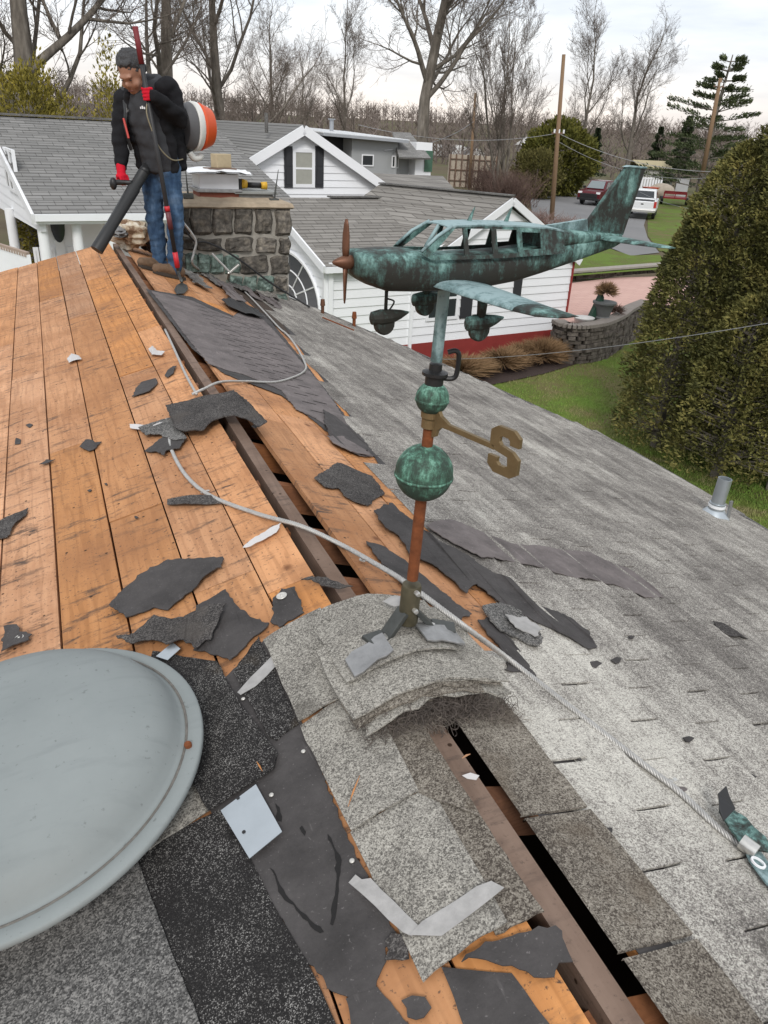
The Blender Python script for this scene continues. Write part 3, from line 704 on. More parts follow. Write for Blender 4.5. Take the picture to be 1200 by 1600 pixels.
# wings and tail
def airf(x0, ch, y, z, th_, n=8):
    up = [(x0 + ch * t, z + th_ * (1.9 * sqrt(t) * (1 - t) + .02)) for t in [(i / n) ** 1.6 for i in range(n + 1)]]
    dn_ = [(x0 + ch * t, z - th_ * .5 * (1.4 * sqrt(t) * (1 - t) + .02)) for t in [(i / n) ** 1.6 for i in range(n, -1, -1)]]
    return [A(x, y, q) for x, q in up + dn_]
for sg in (1, -1):
    b = MB(); b.loft([airf(*q) for q in [(-.060, .125, sg * .045, .030, .016), (-.052, .112, sg * .14, .030, .015), (-.036, .088, sg * .28, .030, .013)]], cap=True)
    w_ = b.build('wing', M_verd2, VANE, smooth=True, fix=True); smooth_by_angle(w_, 50)
    b = MB(); b.loft([airf(*q) for q in [(-.036, .088, sg * .28, .030, .0132), (-.028, .076, sg * .332, .0315, .011), (-.004, .046, sg * .362, .033, .004)]]); b.build('wing_tip', M_verd, w_, smooth=True, fix=True)
    b = MB(); b.loft([airf(*q) for q in [(.368, .095, sg * .008, .106, .010), (.385, .072, sg * .09, .107, .009), (.40, .050, sg * .155, .108, .006), (.415, .022, sg * .178, .109, .003)]]); o = b.build('tailplane', M_verd, VANE, smooth=True, fix=True); smooth_by_angle(o, 50)
def fin_poly(pl, t, name, mat):
    b = MB(); n_ = len(pl); cen = sum((V((x, z, 0)) for x, z in pl), V()) / n_
    b.prism([A(x, -t / 2, z) for x, z in pl], PY * t); return b.build(name, mat, VANE, bevel=.002)
fin_poly([(.338, .120), (.352, .146), (.432, .250), (.487, .2495), (.455, .112), (.40, .112)], .011, 'fin', M_verd)
fin_poly([(.425, .2495), (.438, .2535), (.489, .2515), (.488, .2465)], .015, 'fin_cap', M_verd2)
fin_poly([(.205, .130), (.345, .146), (.352, .120), (.25, .124)], .012, 'dorsal_strip', M_verd2)
# propeller and spinner
b = MB(); b.lathe([(.0001, -.012), (.012, -.010), (.013, .0), (.0115, .012), (.008, .022), (.0035, .031), (.0001, .034)], A(-.216, 0, .072), -TX, 18); PRO = b.build('propeller', M_cop, VANE, smooth=True)
for sg in (1, -1):
    b = MB(); rs_ = []
    for t, wd, tk in [(.008, .006, .005), (.025, .0075, .004), (.048, .0075, .003), (.066, .0055, .0025), (.076, .003, .0015)]:
        tw = .9 - t * 5; c = A(-.222, 0, .072 + sg * t); e1 = TX * sin(tw) * sg + PY * cos(tw); e2 = TX * cos(tw) - PY * sin(tw) * sg
        rs_.append([c + e1 * (wd * cos(a_)) + e2 * (tk * sin(a_)) for a_ in [2 * pi * i / 10 for i in range(10)]])
    b.loft(rs_); b.build('blade', M_cop, PRO, smooth=True, fix=True)
# undercarriage
def gear(x, y, ztop, nose=False):
    zc = -.036 if nose else -.022
    b = MB()
    if nose: b.tube([A(x, y, ztop), A(x, y, zc + .01)], .0035, 6); b.tube(curve([A(x + .004, y, -.0), A(x + .018, y, -.006), A(x + .010, y, -.02), A(x + .004, y, -.024)], 4), .0018, 5)
    else: b.tube([A(x, y, ztop), A(x, y, zc + .012)], [(.017, .010), (.014, .008)], 10)
    g = b.build('undercarriage_leg', M_verd, VANE, smooth=True)
    b = MB(); rs_ = []
    for t, hw, hz, dz in [(-.034, .004, .006, .0), (-.030, .011, .013, 0), (-.012, .015, .0165, .0), (.012, .0145, .0145, .001), (.034, .009, .009, .004), (.052, .002, .002, .007)]:
        rs_.append([A(x + t, y + hw * cos(a_), zc + dz + hz * sin(a_)) for a_ in [2 * pi * i / 12 for i in range(12)]])
    b.loft(rs_); b.build('wheel_fairing', M_verd, g, smooth=False, fix=True)
    b = MB(); b.lathe([(.0001, -.009), (.018, -.009), (.0215, -.005), (.0215, .005), (.018, .009), (.0001, .009)], A(x - .002, y, zc - .013), PY, 18); smooth_by_angle(b.build('wheel', M_verd, g, smooth=True), 40)
gear(-.132, 0, .03, True); gear(-.006, .148, .03); gear(.004, -.075, .03)
for nm, q in dict(spin=A(-.25, 0, .075), wtip=A(.01, .345, .034), stab=A(.42, .178, .109), fin=A(.487, 0, .25), ng=A(-.146, 0, -.034), lg=A(-.012, .125, -.012), rg=A(-.012, -.105, -.012), nose=A(-.205, .03, .1)).items(): print(nm, [round(t) for t in project(q)])

# ================================================================== grey dome on the left slope
ta = radians(10.5); dn = V((-sin(ta), 0, cos(ta))); e1 = V((cos(ta), 0, sin(ta))); e2 = V((0, 1, 0))
c0 = PL(.7, 0) + dn * .11; DC = V((0, 0, 0)) + e1 * (-.456) + e2 * 1.45
DC = DC + dn * ((c0 - CAM).dot(dn)) + CAM
DR = .418
M_dome = Mat('dome_grey', .78, 0, .25); a = M_dome
f = a.noise(scale=5, detail=7, rough=.6); c = a.mix(f, (.19, .212, .212), (.265, .288, .285)); c = a.mix(a.ramp(a.noise(scale=70, detail=3), [(.66, 0.), (.72, .5)]), c, (.10, .11, .11))
c = a.mix(a.ramp(a.noise(a.mul(a.pos, (3, 14, 3)), 2, 5), [(.55, 0.), (.8, .35)]), c, (.13, .145, .15)); a.col(c); a.bump(a.noise(scale=140, detail=3), .12, .002); M_dome = a.m
DOME = empty('roof_vent', DC - dn * .11, 'large round grey metal vent dome at the left edge of the roof', 'roof vent')
prof = [(DR - .004, -.016), (DR, -.012), (DR, -.001), (DR - .004, .002), (DR - .030, .0055), (DR - .034, .003), (DR - .040, .0045), (DR - .048, .014), (DR - .056, .034), (DR - .070, .058), (DR - .095, .080), (DR - .135, .098), (DR - .185, .110), (DR - .24, .117), (DR - .31, .121), (.05, .123), (.0001, .124)]
b = MB(); b.lathe(prof, DC, dn, 96); o = b.build('dome', M_dome, DOME, smooth=True)
b = MB(); b.lathe([(DR - .0315, .0052), (DR - .033, .0068), (DR - .036, .0068), (DR - .0375, .0052)], DC, dn, 96, cap=False); b.build('sealant_bead', plain('old_sealant', (.16, .15, .135), .9, 0, .4, 60, .5, 120), DOME, smooth=True)
b = MB(); b.lathe([(.27, -.10), (.27, -.012)], DC, dn, 48); b.build('throat', M_iron, DOME, smooth=True)
cv = (atD(295, 1165, 1.6) - CAM); q = on_plane(294, 1165, DC + dn * .007, dn); b = MB(); b.lathe([(.0085, -.004), (.0085, .006), (.006, .009), (.0001, .009)], q, dn, 8); b.build('bolt', M_rust, DOME)
for ang in (200,): 
    aa = radians(ang); x_ = dn.orthogonal().normalized(); y_ = dn.cross(x_); q = DC + (x_ * cos(aa) + y_ * sin(aa)) * (DR - .034) + dn * .006
    b = MB(); b.lathe([(.0085, -.004), (.0085, .005), (.006, .008), (.0001, .008)], q, dn, 8); b.build('bolt', M_rust, DOME)
print('vane', round(time.time() - T0, 1))
# ================================================================== loose scraps lying on the roof
def scrap(px, label, P=onL, h=.006, mat=None, th=.003, jag=.005, seed=0, curl=.010, name='felt_scrap', cat='scrap', step=.022):
    return piece(px, P, h, mat or (M_felt2 if seed % 3 == 0 else M_felt), th, jag, step, seed, curl, name, label, cat, 'torn scraps on the roof')
G_ = 'torn scraps on the roof'
scrap([(207, 620), (213, 606), (222, 597), (244, 592), (246, 600), (236, 612)], 'small dark felt scrap on the boards left of the ridge, below the white plastic shred', seed=1)
scrap([(257, 588), (270, 573), (276, 572), (272, 583), (262, 590)], 'tiny dark felt sliver beside the rod near the ridge gap', seed=2)
o = scrap([(259, 634), (300, 626), (366, 611), (392, 634), (418, 660), (404, 668), (384, 656), (364, 651), (350, 652), (332, 660), (318, 674), (290, 676), (274, 671)], 'large charcoal shingle scrap lying across the ridge over the cable', h=.034, th=.005, jag=.003, seed=3, curl=.012, name='shingle_scrap')
scrap([(216, 668), (240, 660), (268, 654), (280, 670), (292, 688), (272, 690), (250, 680), (228, 682)], 'granular shingle corner poking out below the large charcoal scrap', h=.012, mat=M_black2, seed=4, name='shingle_scrap')
scrap([(226, 706), (240, 694), (262, 680), (290, 690), (282, 704), (262, 708), (258, 716), (246, 708)], 'torn felt tongue under the large charcoal scrap, beside the cable', h=.006, seed=5)
scrap([(262, 782), (300, 777), (338, 779), (351, 787), (300, 791), (262, 790)], 'narrow straight felt strip on the boards above the white cable', seed=6, jag=.002)
scrap([(124, 698), (136, 690), (150, 692), (158, 691), (150, 701), (138, 706)], 'crumpled black scrap on the board joint left of centre', seed=7, curl=.02)
scrap([(62, 726), (72, 719), (86, 719), (76, 726)], 'thin black sliver on the boards at the far left', seed=8)
scrap([(-20, 828), (10, 808), (46, 794), (40, 806), (26, 818), (12, 840), (-20, 848)], 'long felt scrap cut off by the left edge of the picture', seed=9)
scrap([(6, 1020), (8, 980), (28, 977), (32, 990), (50, 993), (46, 1001), (22, 1012)], 'felt shred under a nail disc above the grey dome', seed=10)
scrap([(172, 944), (190, 925), (222, 900), (262, 877), (300, 875), (350, 872), (346, 888), (322, 905), (300, 926), (262, 954), (240, 950), (200, 966), (182, 958)], 'wide charcoal felt scrap in the middle of the boards, topmost of three', h=.008, seed=11, curl=.016)
scrap([(182, 997), (210, 990), (240, 962), (268, 968), (300, 960), (356, 949), (344, 975), (330, 1002), (310, 1016), (290, 1008), (270, 1014), (240, 1006), (206, 1006)], 'lowest of three charcoal felt scraps, torn and curled, above the dome', h=.020, seed=12, curl=.022)
scrap([(306, 948), (330, 936), (352, 924), (372, 950), (392, 966), (420, 974), (418, 985), (392, 1000), (386, 1012), (360, 1036), (330, 1024), (302, 1018), (320, 990)], 'dark felt scrap with a ragged right edge beside the ridge caps', h=.006, seed=13, curl=.01)
scrap([(424, 972), (428, 936), (440, 923), (462, 920), (470, 940), (476, 958), (452, 972), (436, 982)], 'rounded felt tab held by a nail disc left of the ridge cap stack', seed=14, h=.004)
scrap([(472, 907), (500, 906), (524, 912), (552, 918), (530, 923), (504, 920)], 'thin felt blade across the ridge gap behind the cap stack', seed=15, h=.012)
scrap([(720, 1504), (760, 1478), (830, 1455), (868, 1450), (880, 1458), (886, 1480), (894, 1502), (874, 1508), (866, 1534), (836, 1526), (800, 1514), (760, 1508)], 'torn charcoal felt scrap at the bottom beside the ridge gap', h=.006, seed=16)
scrap([(628, 1566), (644, 1559), (662, 1561), (673, 1574), (662, 1592), (640, 1588)], 'small felt chip on bare wood at the bottom edge', seed=17)
scrap([(604, 1476), (614, 1462), (630, 1464), (640, 1500), (606, 1502)], 'small black felt tear under the taped ridge cap', seed=18)
# right slope
R_ = onR
scrap([(490, 748), (506, 738), (526, 724), (556, 735), (582, 745), (602, 772), (586, 780), (575, 792), (556, 786), (538, 776), (530, 764), (508, 762)], 'torn felt patch on bare wood left of the big green ball', R_, seed=21, curl=.006)
scrap([(572, 846), (600, 856), (632, 876), (668, 906), (706, 938), (738, 962), (716, 968), (672, 944), (636, 920), (606, 890), (586, 868)], 'felt strip along the ridge boards just behind the rusty pole', R_, seed=22, curl=.004)
scrap([(584, 798), (612, 790), (650, 818), (684, 850), (740, 876), (800, 915), (840, 945), (896, 968), (916, 990), (932, 1014), (916, 1018), (892, 1004), (850, 978), (800, 955), (756, 922), (742, 912), (728, 928), (704, 904), (676, 882), (640, 866), (622, 836), (600, 826)], 'long torn black felt strip hanging from the shingle edge right of the pole', R_, .012, seed=23, curl=.016)
scrap([(664, 822), (700, 812), (760, 834), (800, 850), (868, 858), (920, 866), (968, 884), (1008, 908), (1036, 934), (1010, 934), (960, 914), (900, 904), (850, 890), (800, 878), (750, 874), (706, 848)], 'long brown felt strip lying across the grey shingles right of the pole', R_, .014, M_brown, seed=24, curl=.010)
scrap([(505, 640), (545, 668), (576, 704), (560, 712), (520, 690), (508, 668)], 'dark torn flap beside the far end of the bare old shingle layer', R_, .010, seed=25)
scrap([(510, 682), (534, 682), (568, 704), (580, 714), (548, 706), (520, 694)], 'narrow torn shingle tongue on wood above the felt patch', R_, .014, M_brown, seed=26)
scrap([(752, 952), (790, 946), (812, 960), (848, 1000), (838, 1016), (806, 996), (780, 990), (764, 976)], 'upturned black shingle flap at the torn edge right of the vane base', R_, .012, M_black2, .005, seed=27, curl=.03, name='shingle_scrap')
scrap([(744, 972), (770, 968), (800, 1004), (822, 1036), (836, 1058), (806, 1050), (790, 1048), (796, 1030)], 'dark curled shingle tear beside the cable right of the cap stack', R_, .008, M_felt, .004, seed=28, curl=.012, name='shingle_scrap')
scrap([(788, 962), (820, 966), (848, 986), (836, 994), (804, 980)], 'pale curled strip under the torn felt right of the vane', R_, .03, M_tape, seed=29, curl=.01)
scrap([(1112, 972), (1130, 978), (1152, 990), (1168, 1002), (1140, 994), (1118, 982)], 'dark curled chip on the grey shingles at the right', R_, .012, seed=30, curl=.02)
scrap([(346, 468), (372, 468), (404, 486), (412, 496), (384, 490), (356, 478)], 'lifted black shingle edge in front of the stone chimney', R_, .03, M_blk, seed=31, curl=.02, name='shingle_scrap')
rr = random.Random(5)
for i in range(15):                        # chips and crumbs
    if i < 9: P, x, y = onR, rr.uniform(860, 1190), rr.uniform(960, 1330)
    else: P, x, y = onL, rr.uniform(20, 420), rr.uniform(520, 930)
    s_ = rr.uniform(4, 11); an = rr.uniform(0, 3)
    px = [(x + cos(an + k) * s_ * (1 if j % 2 else .45), y + sin(an + k) * s_ * .5) for j, k in enumerate([0, 1.3, 2.6, 3.6, 5])]
    o = piece(px, P, .012 if P is onR else .002, rr.choice([M_felt, M_felt, M_brown]), .003, .001, .02, i, .004, 'shingle_chip')
    tag(o, 'tiny dark chip on the grey shingles right of the cable' if P is onR else 'tiny dark chip lying on the bare orange boards', 'chip', 'chips on the grey shingles' if P is onR else 'chips on the bare boards')
for px, lb in (([(105, 560), (112, 552), (124, 556), (128, 562), (116, 564), (108, 568)], 'clear plastic shred on the boards at far left'), ([(232, 545), (238, 540), (246, 548), (258, 550), (252, 556), (238, 555)], 'clear plastic shred on the boards near the ridge'), ([(380, 858), (396, 845), (422, 826), (440, 818), (432, 832), (412, 846), (392, 856)], 'clear plastic strip beside the cable near the ridge gap'), ([(722, 1212), (735, 1208), (749, 1212), (744, 1219), (730, 1217)], 'crumpled clear plastic shred on the ridge beam'), ([(202, 664), (230, 664), (266, 654), (250, 664), (226, 672), (204, 670)], 'pale plastic fringe left of the large charcoal scrap')):
    piece(px, onL, .012, plain('clear_plastic', (.55, .53, .52), .25, 0, .1), .001, .003, .02, 3, .012, 'plastic_shred', lb, 'plastic shred')
# sheet metal, tape, nail discs
piece([(345, 1267), (400, 1226), (441, 1300), (390, 1342)], onL, .0195, M_zinc, .0015, 0, 9, 0, 0, 'flashing_sheet', 'shiny rectangular sheet metal flashing on the felt beside the dome', 'flashing')
for x, y in ((372, 1247), (381, 1300)):
    q = onL(x, y, .0212); b = MB(); b.lathe([(.004, 0), (.004, .0012), (.0001, .0012)], q, NL, 10); attach(b.build('nail_hole', M_blk), bpy.data.objects['flashing_sheet'])
piece([(244, 1026), (270, 1004), (282, 1014), (262, 1032)], onL, .028, M_zinc, .0015, 0, 9, 0, 0, 'flashing_sheet', 'small bright metal corner peeking out above the dome', 'flashing')
piece([(296, 1200), (306, 1172), (313, 1178), (305, 1196)], onL, .022, M_zinc, .0015, 0, 9, 0, 0, 'flashing_sheet', 'sliver of sheet metal under the rim of the dome', 'flashing')
piece([(371, 1082), (392, 1058), (424, 1028), (431, 1042), (400, 1072), (376, 1086)], onL, .0145, M_tape, .001, .0015, .03, 1, .006, 'tape_strip', 'short strip of grey tape on black shingle left of the ridge caps', 'tape')
piece([(545, 1380), (556, 1368), (566, 1376), (580, 1374), (655, 1448), (644, 1464), (630, 1458)], onL, .0195, M_tape, .001, .0015, .03, 2, .004, 'tape_strip', 'left strip of the grey tape V stuck across the last ridge cap', 'tape')
piece([(640, 1462), (660, 1440), (745, 1386), (768, 1378), (788, 1388), (776, 1398), (690, 1463)], onL, .0215, M_tape, .001, .0015, .03, 3, .004, 'tape_strip', 'right strip of the grey tape V stuck across the last ridge cap', 'tape')
piece([(598, 940), (612, 932), (634, 931), (636, 944), (616, 948)], onL, .10, M_tape, .001, .002, .03, 3, .004, 'tape_strip', 'pale scrap of tape on the cap stack behind the pole', 'tape')
for i, (x, y, h_, lb) in enumerate([(30, 997, .012, 'white nail disc at far left above the dome'), (440, 931, .010, 'white nail disc on the felt tab left of the cap stack')]):
    q = onL(x, y, h_); b = MB(); b.lathe([(.0165, 0), (.0165, .0015), (.013, .003), (.010, .0018), (.0045, .002), (.003, .004), (.0001, .0045)], q, NL, 20); tag(b.build('nail_disc', M_nail, None, True), lb, 'nail disc', 'nail discs')
for i, (x, y) in enumerate([(474, 1174), (424, 1242), (550, 1345), (380, 1092)]):
    q = onL(x, y, .008); b = MB(); b.lathe([(.0055, 0), (.0055, .001), (.004, .0022), (.0001, .0024)], q, NL, 12); tag(b.build('roofing_nail', M_nail, None, True), 'roofing nail head on the black felt beside the ridge caps', 'nail', 'nails in the black felt')
for i, (x0, y0, x1, y1, lb) in enumerate([(401, 1190, 410, 1205, 'short wood splinter on the black shingle right of the dome'), (544, 1260, 562, 1212, 'long straw coloured splinter on the middle ridge cap'), (722, 1185, 735, 1178, 'small splinter on the ridge beam')]):
    b = MB(); p, q = onL(x0, y0, .028), onL(x1, y1, .03); b.tube([p, (p + q) / 2 + NL * .002, q], [.0008, .0022, .0006], 5); tag(b.build('wood_splinter', M_wood), lb, 'splinter')

# ================================================================== braided cables
def drape(px, h=.008):
    r = []
    for x, y in px:
        a, b_ = onL(x, y, h), onR(x, y, h)
        p = a if a.x < RIDGE_X else b_
        r.append(p)
    return r
def braid(pts, name, label, R=.0052, r_=.0034, pitch=.045, strands=5, mat=None):
    pts = curve(pts, 40); L = [0]
    for a_, b_ in zip(pts, pts[1:]): L.append(L[-1] + (b_ - a_).length)
    n_ = int(L[-1] / (pitch / 7)); path = []; j = 0
    for i in range(n_ + 1):
        d = L[-1] * i / n_
        while j < len(L) - 2 and L[j + 1] < d: j += 1
        t = (d - L[j]) / max(1e-9, L[j + 1] - L[j]); path.append((pts[j].lerp(pts[j + 1], t), d))
    fr = []; x = None
    for i, (p, d) in enumerate(path):
        t = (path[min(i + 1, n_)][0] - path[max(i - 1, 0)][0]).normalized()
        x = (x if x else t.orthogonal()); x = (x - t * x.dot(t)).normalized(); fr.append((p, x.copy(), t.cross(x), d))
    b = MB()
    for k_ in range(strands):
        b.tube([p + x * (R * cos(2 * pi * (d / pitch + k_ / strands))) + y * (R * sin(2 * pi * (d / pitch + k_ / strands))) for p, x, y, d in fr], r_, 5)
    return tag(b.build(name, mat or M_rope, None, True), label, 'cable', kind='stuff') if False else tag(b.build(name, mat or M_rope, None, True), label, 'cable')
main = drape([(275, 664), (266, 676), (268, 702), (290, 742), (328, 774), (400, 802), (470, 822), (535, 852)], .012)
main += [atZ(585, 880, 3.822), atZ(622, 902, 3.85), atZ(668, 935, 3.872), atZ(722, 976, 3.85), onR(800, 1034, .020), onR(900, 1112, .018), onR(1000, 1190, .018), onR(1062, 1238, .018), onR(1130, 1300, .018), onR(1200, 1352, .018), onR(1290, 1420, .018)]
braid(main, 'lightning_cable', 'long braided grey cable running from the charcoal scrap past the pole to the right edge')
loop = [onL(300, 616, .03), onL(318, 608, .03), onR(345, 597, .028), onR(385, 596, .012), onR(430, 597, .012), onR(462, 588, .014), onR(477, 578, .014), onR(476, 566, .014), onR(462, 540, .014), onR(448, 522, .016), onR(436, 512, .016), onR(412, 486, .018), onR(385, 458, .018), onR(360, 436, .02), onR(345, 420, .02)]
braid(loop, 'lightning_cable', 'braided grey cable looping over the bare shingle layer towards the chimney', .0046, .003)
b = MB(); b.tube(curve([onL(258, 515, .012), onL(272, 545, .016), onL(290, 585, .018), onL(307, 616, .026)], 6), .007, 8); tag(b.build('conduit_rod', M_rope, None, True), 'straight pale metal rod lying along the ridge above the charcoal scrap', 'rod')
for x, y, P in ((566, 876, onR), (318, 769, onL), (1047, 1224, onR)):
    q = P(x, y, .006); b = MB(); b.lathe([(.011, 0), (.011, .003), (.006, .004), (.006, .009), (.0001, .010)], q, NL if P is onL else NR, 10); b.box(q + V((.012, .004, .002)), (.022, .010, .003)); tag(b.build('cable_clip', M_bolt), {566: 'small metal clip on the cable behind the pole', 318: 'small metal clip on the cable on the left boards', 1047: 'small metal clip on the cable on the right shingles'}[x], 'clip')
b = MB(); b.tube([onR(500, 482, .02), onR(512, 694, .02)][:1] + [onR(466, 560, .02)], .004, 5)
# torn copper bracket and crimp at the right edge
BR = empty('cable_bracket', onR(1160, 1310), 'torn green copper bracket with a metal crimp at the right edge', 'bracket')
def br(px, h, mat, th, name, curl=.0): o = piece(px, onR, h, mat, th, .0015, .03, 4, curl, name, parent=BR); return o
br([(1119, 1245), (1131, 1234), (1136, 1252), (1144, 1272), (1130, 1284), (1122, 1268)], .050, M_blk, .003, 'torn_lug', .02)
br([(1122, 1270), (1140, 1270), (1160, 1286), (1172, 1302), (1192, 1316), (1205, 1335), (1180, 1330), (1160, 1322), (1138, 1296)], .034, M_verd, .004, 'strap', .012)
br([(1158, 1318), (1186, 1330), (1215, 1372), (1215, 1400), (1195, 1380), (1170, 1346)], .022, M_verd2, .004, 'base_plate')
b = MB(); p, q = onR(1158, 1314, .036), onR(1182, 1332, .036); b.tube([p, q], .017, 14); smooth_by_angle(b.build('crimp', M_bolt, BR, smooth=True))
b = MB(); c = onR(1184, 1349, .030); b.lathe([(.0115, 0), (.016, 0), (.016, .004), (.0115, .004), (.0115, 0)], c, NR, 18, cap=False); b.build('eyelet', M_white, BR, smooth=False)
# vent pipe on the far right slope
p = onR(1115, 806); VP = empty('vent_pipe', p, 'galvanised vent pipe standing near the right eave', 'vent pipe')
ax = (UP + V((.06, 0, 0))).normalized()
b = MB(); b.lathe([(.046, 0), (.046, .28), (.040, .28), (.040, .1)], p, ax, 20); smooth_by_angle(b.build('pipe', M_zinc, VP, smooth=True))
b = MB(); b.lathe([(.105, .0), (.085, .02), (.062, .05), (.054, .055), (.054, .10), (.0465, .102)], p, ax, 20); smooth_by_angle(b.build('flashing_collar', M_zinc, VP, smooth=True))
b = MB(); b.lathe([(.0575, .0), (.0575, .018)], p + ax * .07, ax, 20); b.build('sealant', M_white, VP)
b = MB(); b.bar(p + V((.07, -.06, -.02)), p + V((.065, -.055, .13)), .025, .012); b.build('strap', M_lead, VP)
# snow-guard like bracket at the eave beyond the plane
for x, y, lb in ((504, 492, 'left'), (553, 512, 'right')):
    p = onR(x, y, 0); b = MB(); b.box(p + UP * .04, (.03, .03, .12)); b.tube([p + UP * .10, p + UP * .17], [.03, .022], 8)
    tag(b.build('eave_post', M_rust if lb == 'right' else M_cop, None, bevel=.003), 'short rusty post on the eave, %s' % ('nearest the propeller' if lb == 'right' else 'nearest the chimney'), 'post', 'rusty posts on the eave')
p, q = onR(504, 496, .04), onR(553, 516, .04); b = MB(); b.tube([p, q], .008, 6); tag(b.build('eave_rail', M_rust), 'thin rusty rail between two short posts at the eave', 'rail')
print('items', round(time.time() - T0, 1))
# ================================================================== stone chimney
CY = 8.30
def cp(px, py, dy=0): return atY(px, py, CY + dy)
xl, xr = cp(276, 320).x, cp(453, 322).x; zt = cp(365, 318).z
CH = empty('chimney', ((xl + xr) / 2, CY + .45, PR(1.0, 8).z - .4), 'square chimney of rough dark stone blocks behind the worker', 'chimney')
M_mort = plain('pale_mortar', (.30, .28, .245), .95, 0, .25, 18, .4, 60)
a = Mat('field_stone', .95, spec=.2); n1 = a.noise(scale=16, detail=8, rough=.7); c = a.ramp(n1, [(.3, (.035, .032, .029)), (.5, (.10, .09, .078)), (.7, (.21, .185, .15))])
c = a.n('ShaderNodeHueSaturation', {'Color': c, 'Value': a.math('MULTIPLY_ADD', a.rnd, .9, .55), 'Saturation': 1., 'Hue': .5}).outputs[0]; a.col(c); a.bump(n1, .8, .02); M_stone = a.m
a = Mat('green_stained_stone', .6, spec=.3); n1 = a.noise(scale=14, detail=7, rough=.7); a.col(a.ramp(n1, [(.34, (.05, .06, .052)), (.5, (.13, .18, .155)), (.68, (.27, .34, .30))])); a.bump(n1, .5, .015); M_gstone = a.m
b = MB(); zb = 2.6; b.box(((xl + xr) / 2, CY + .45, (zt - .03 + zb) / 2), (xr - xl - .03, .86, zt - .03 - zb)); b.build('mortar_core', M_mort, CH)
def stone(px, mat=M_stone, seed=0):        # one rock-faced block from its outline on the front face
    x0, y0, x1, y1 = px; r = random.Random(seed); A_, B_ = cp(x0, y1), cp(x1, y0)
    n_ = 7; b = MB(); vs = []; w_, h_ = B_.x - A_.x, B_.z - A_.z
    for i in range(n_ + 1):
        for j in range(n_ + 1):
            u, v_ = i / n_, j / n_; ed = min(u, 1 - u, v_, 1 - v_)
            d = .0 if ed == 0 else .030 + .028 * (noise.noise(V((u * 3 + seed, v_ * 3, seed))) + .5) + .008 * r.random()
            ru = .012 * sin(v_ * 7 + seed) if i in (0, n_) else 0; rv = .010 * sin(u * 6 + seed * 2) if j in (0, n_) else 0
            cu, cv_ = u, v_
            if (i in (0, n_)) and (j in (0, n_)): cu += .025 if i == 0 else -.025; cv_ += .035 if j == 0 else -.035
            vs.append(V((A_.x + w_ * cu + ru, CY + .03 - d, A_.z + h_ * cv_ + rv)))
    fs = [(i * 8 + j, (i + 1) * 8 + j, (i + 1) * 8 + j + 1, i * 8 + j + 1) for i in range(n_) for j in range(n_)]
    b.add(vs, fs); k_ = len(vs); rim = [i * 8 for i in range(7)] + [56 + j for j in range(7)] + [63 - i * 8 for i in range(7)] + [7 - j for j in range(7)]
    b.add([vs[i] for i in rim] + [vs[i] + V((0, .06, 0)) for i in rim], [(i, (i + 1) % 28, (i + 1) % 28 + 28, i + 28) for i in range(28)])
    return b.build('stone', mat, CH, fix=True)
f4 = lambda x0, y0, x1, y1: (240 + (x0 - 4) / 4.286, 230 + (y0 - 4) / 4.286, 240 + (x1 + 4) / 4.286, 230 + (y1 + 4) / 4.286)
SN = [(160, 400, 240, 585), (255, 390, 387, 592), (400, 398, 530, 592), (545, 400, 662, 588), (685, 405, 793, 582), (820, 410, 922, 596), (160, 605, 268, 690), (285, 615, 458, 698), (485, 605, 668, 705), (690, 610, 824, 712), (845, 612, 916, 720), (585, 728, 772, 852), (788, 730, 908, 856), (818, 866, 898, 972), (160, 715, 210, 850)]
for i, q in enumerate(SN): stone(f4(*q), M_stone, i)
for i, q in enumerate([(214, 712, 292, 850), (302, 715, 376, 850), (386, 718, 472, 852), (482, 722, 578, 850), (500, 862, 600, 975), (610, 865, 690, 975), (702, 865, 808, 978), (700, 990, 806, 1050), (815, 985, 894, 1060)]): stone(f4(*q), M_gstone, 40 + i)
b = MB(); zc = cp(365, 320).z
rings = []
for (gx, gy0, z) in ((.03, .0, zc - .035), (.045, -.02, zc - .02), (.03, .0, zc + .015), (-.10, .13, zc + .055), (-.13, .16, zc + .058)):
    rr2 = []
    for t in range(32):
        u = t / 8; s_ = int(u); f_ = u - s_
        X0, X1, Ya, Yb = xl - gx, xr + gx, CY + gy0 - .01, CY + .9 - gy0
        p = [V((X0 + (X1 - X0) * f_, Ya, z)), V((X1, Ya + (Yb - Ya) * f_, z)), V((X1 - (X1 - X0) * f_, Yb, z)), V((X0, Yb - (Yb - Ya) * f_, z))][s_]
        rr2.append(p + V((.012 * noise.noise(p * 7), .012 * noise.noise(p * 8 + V((5, 0, 0))), .012 * noise.noise(p * 6 + V((0, 9, 0))))))
    rings.append(rr2)
b.loft(rings); b.build('cement_crown', plain('tan_cement', (.36, .29, .21), .95, 0, .3, 14, .5, 50), CH, fix=True)
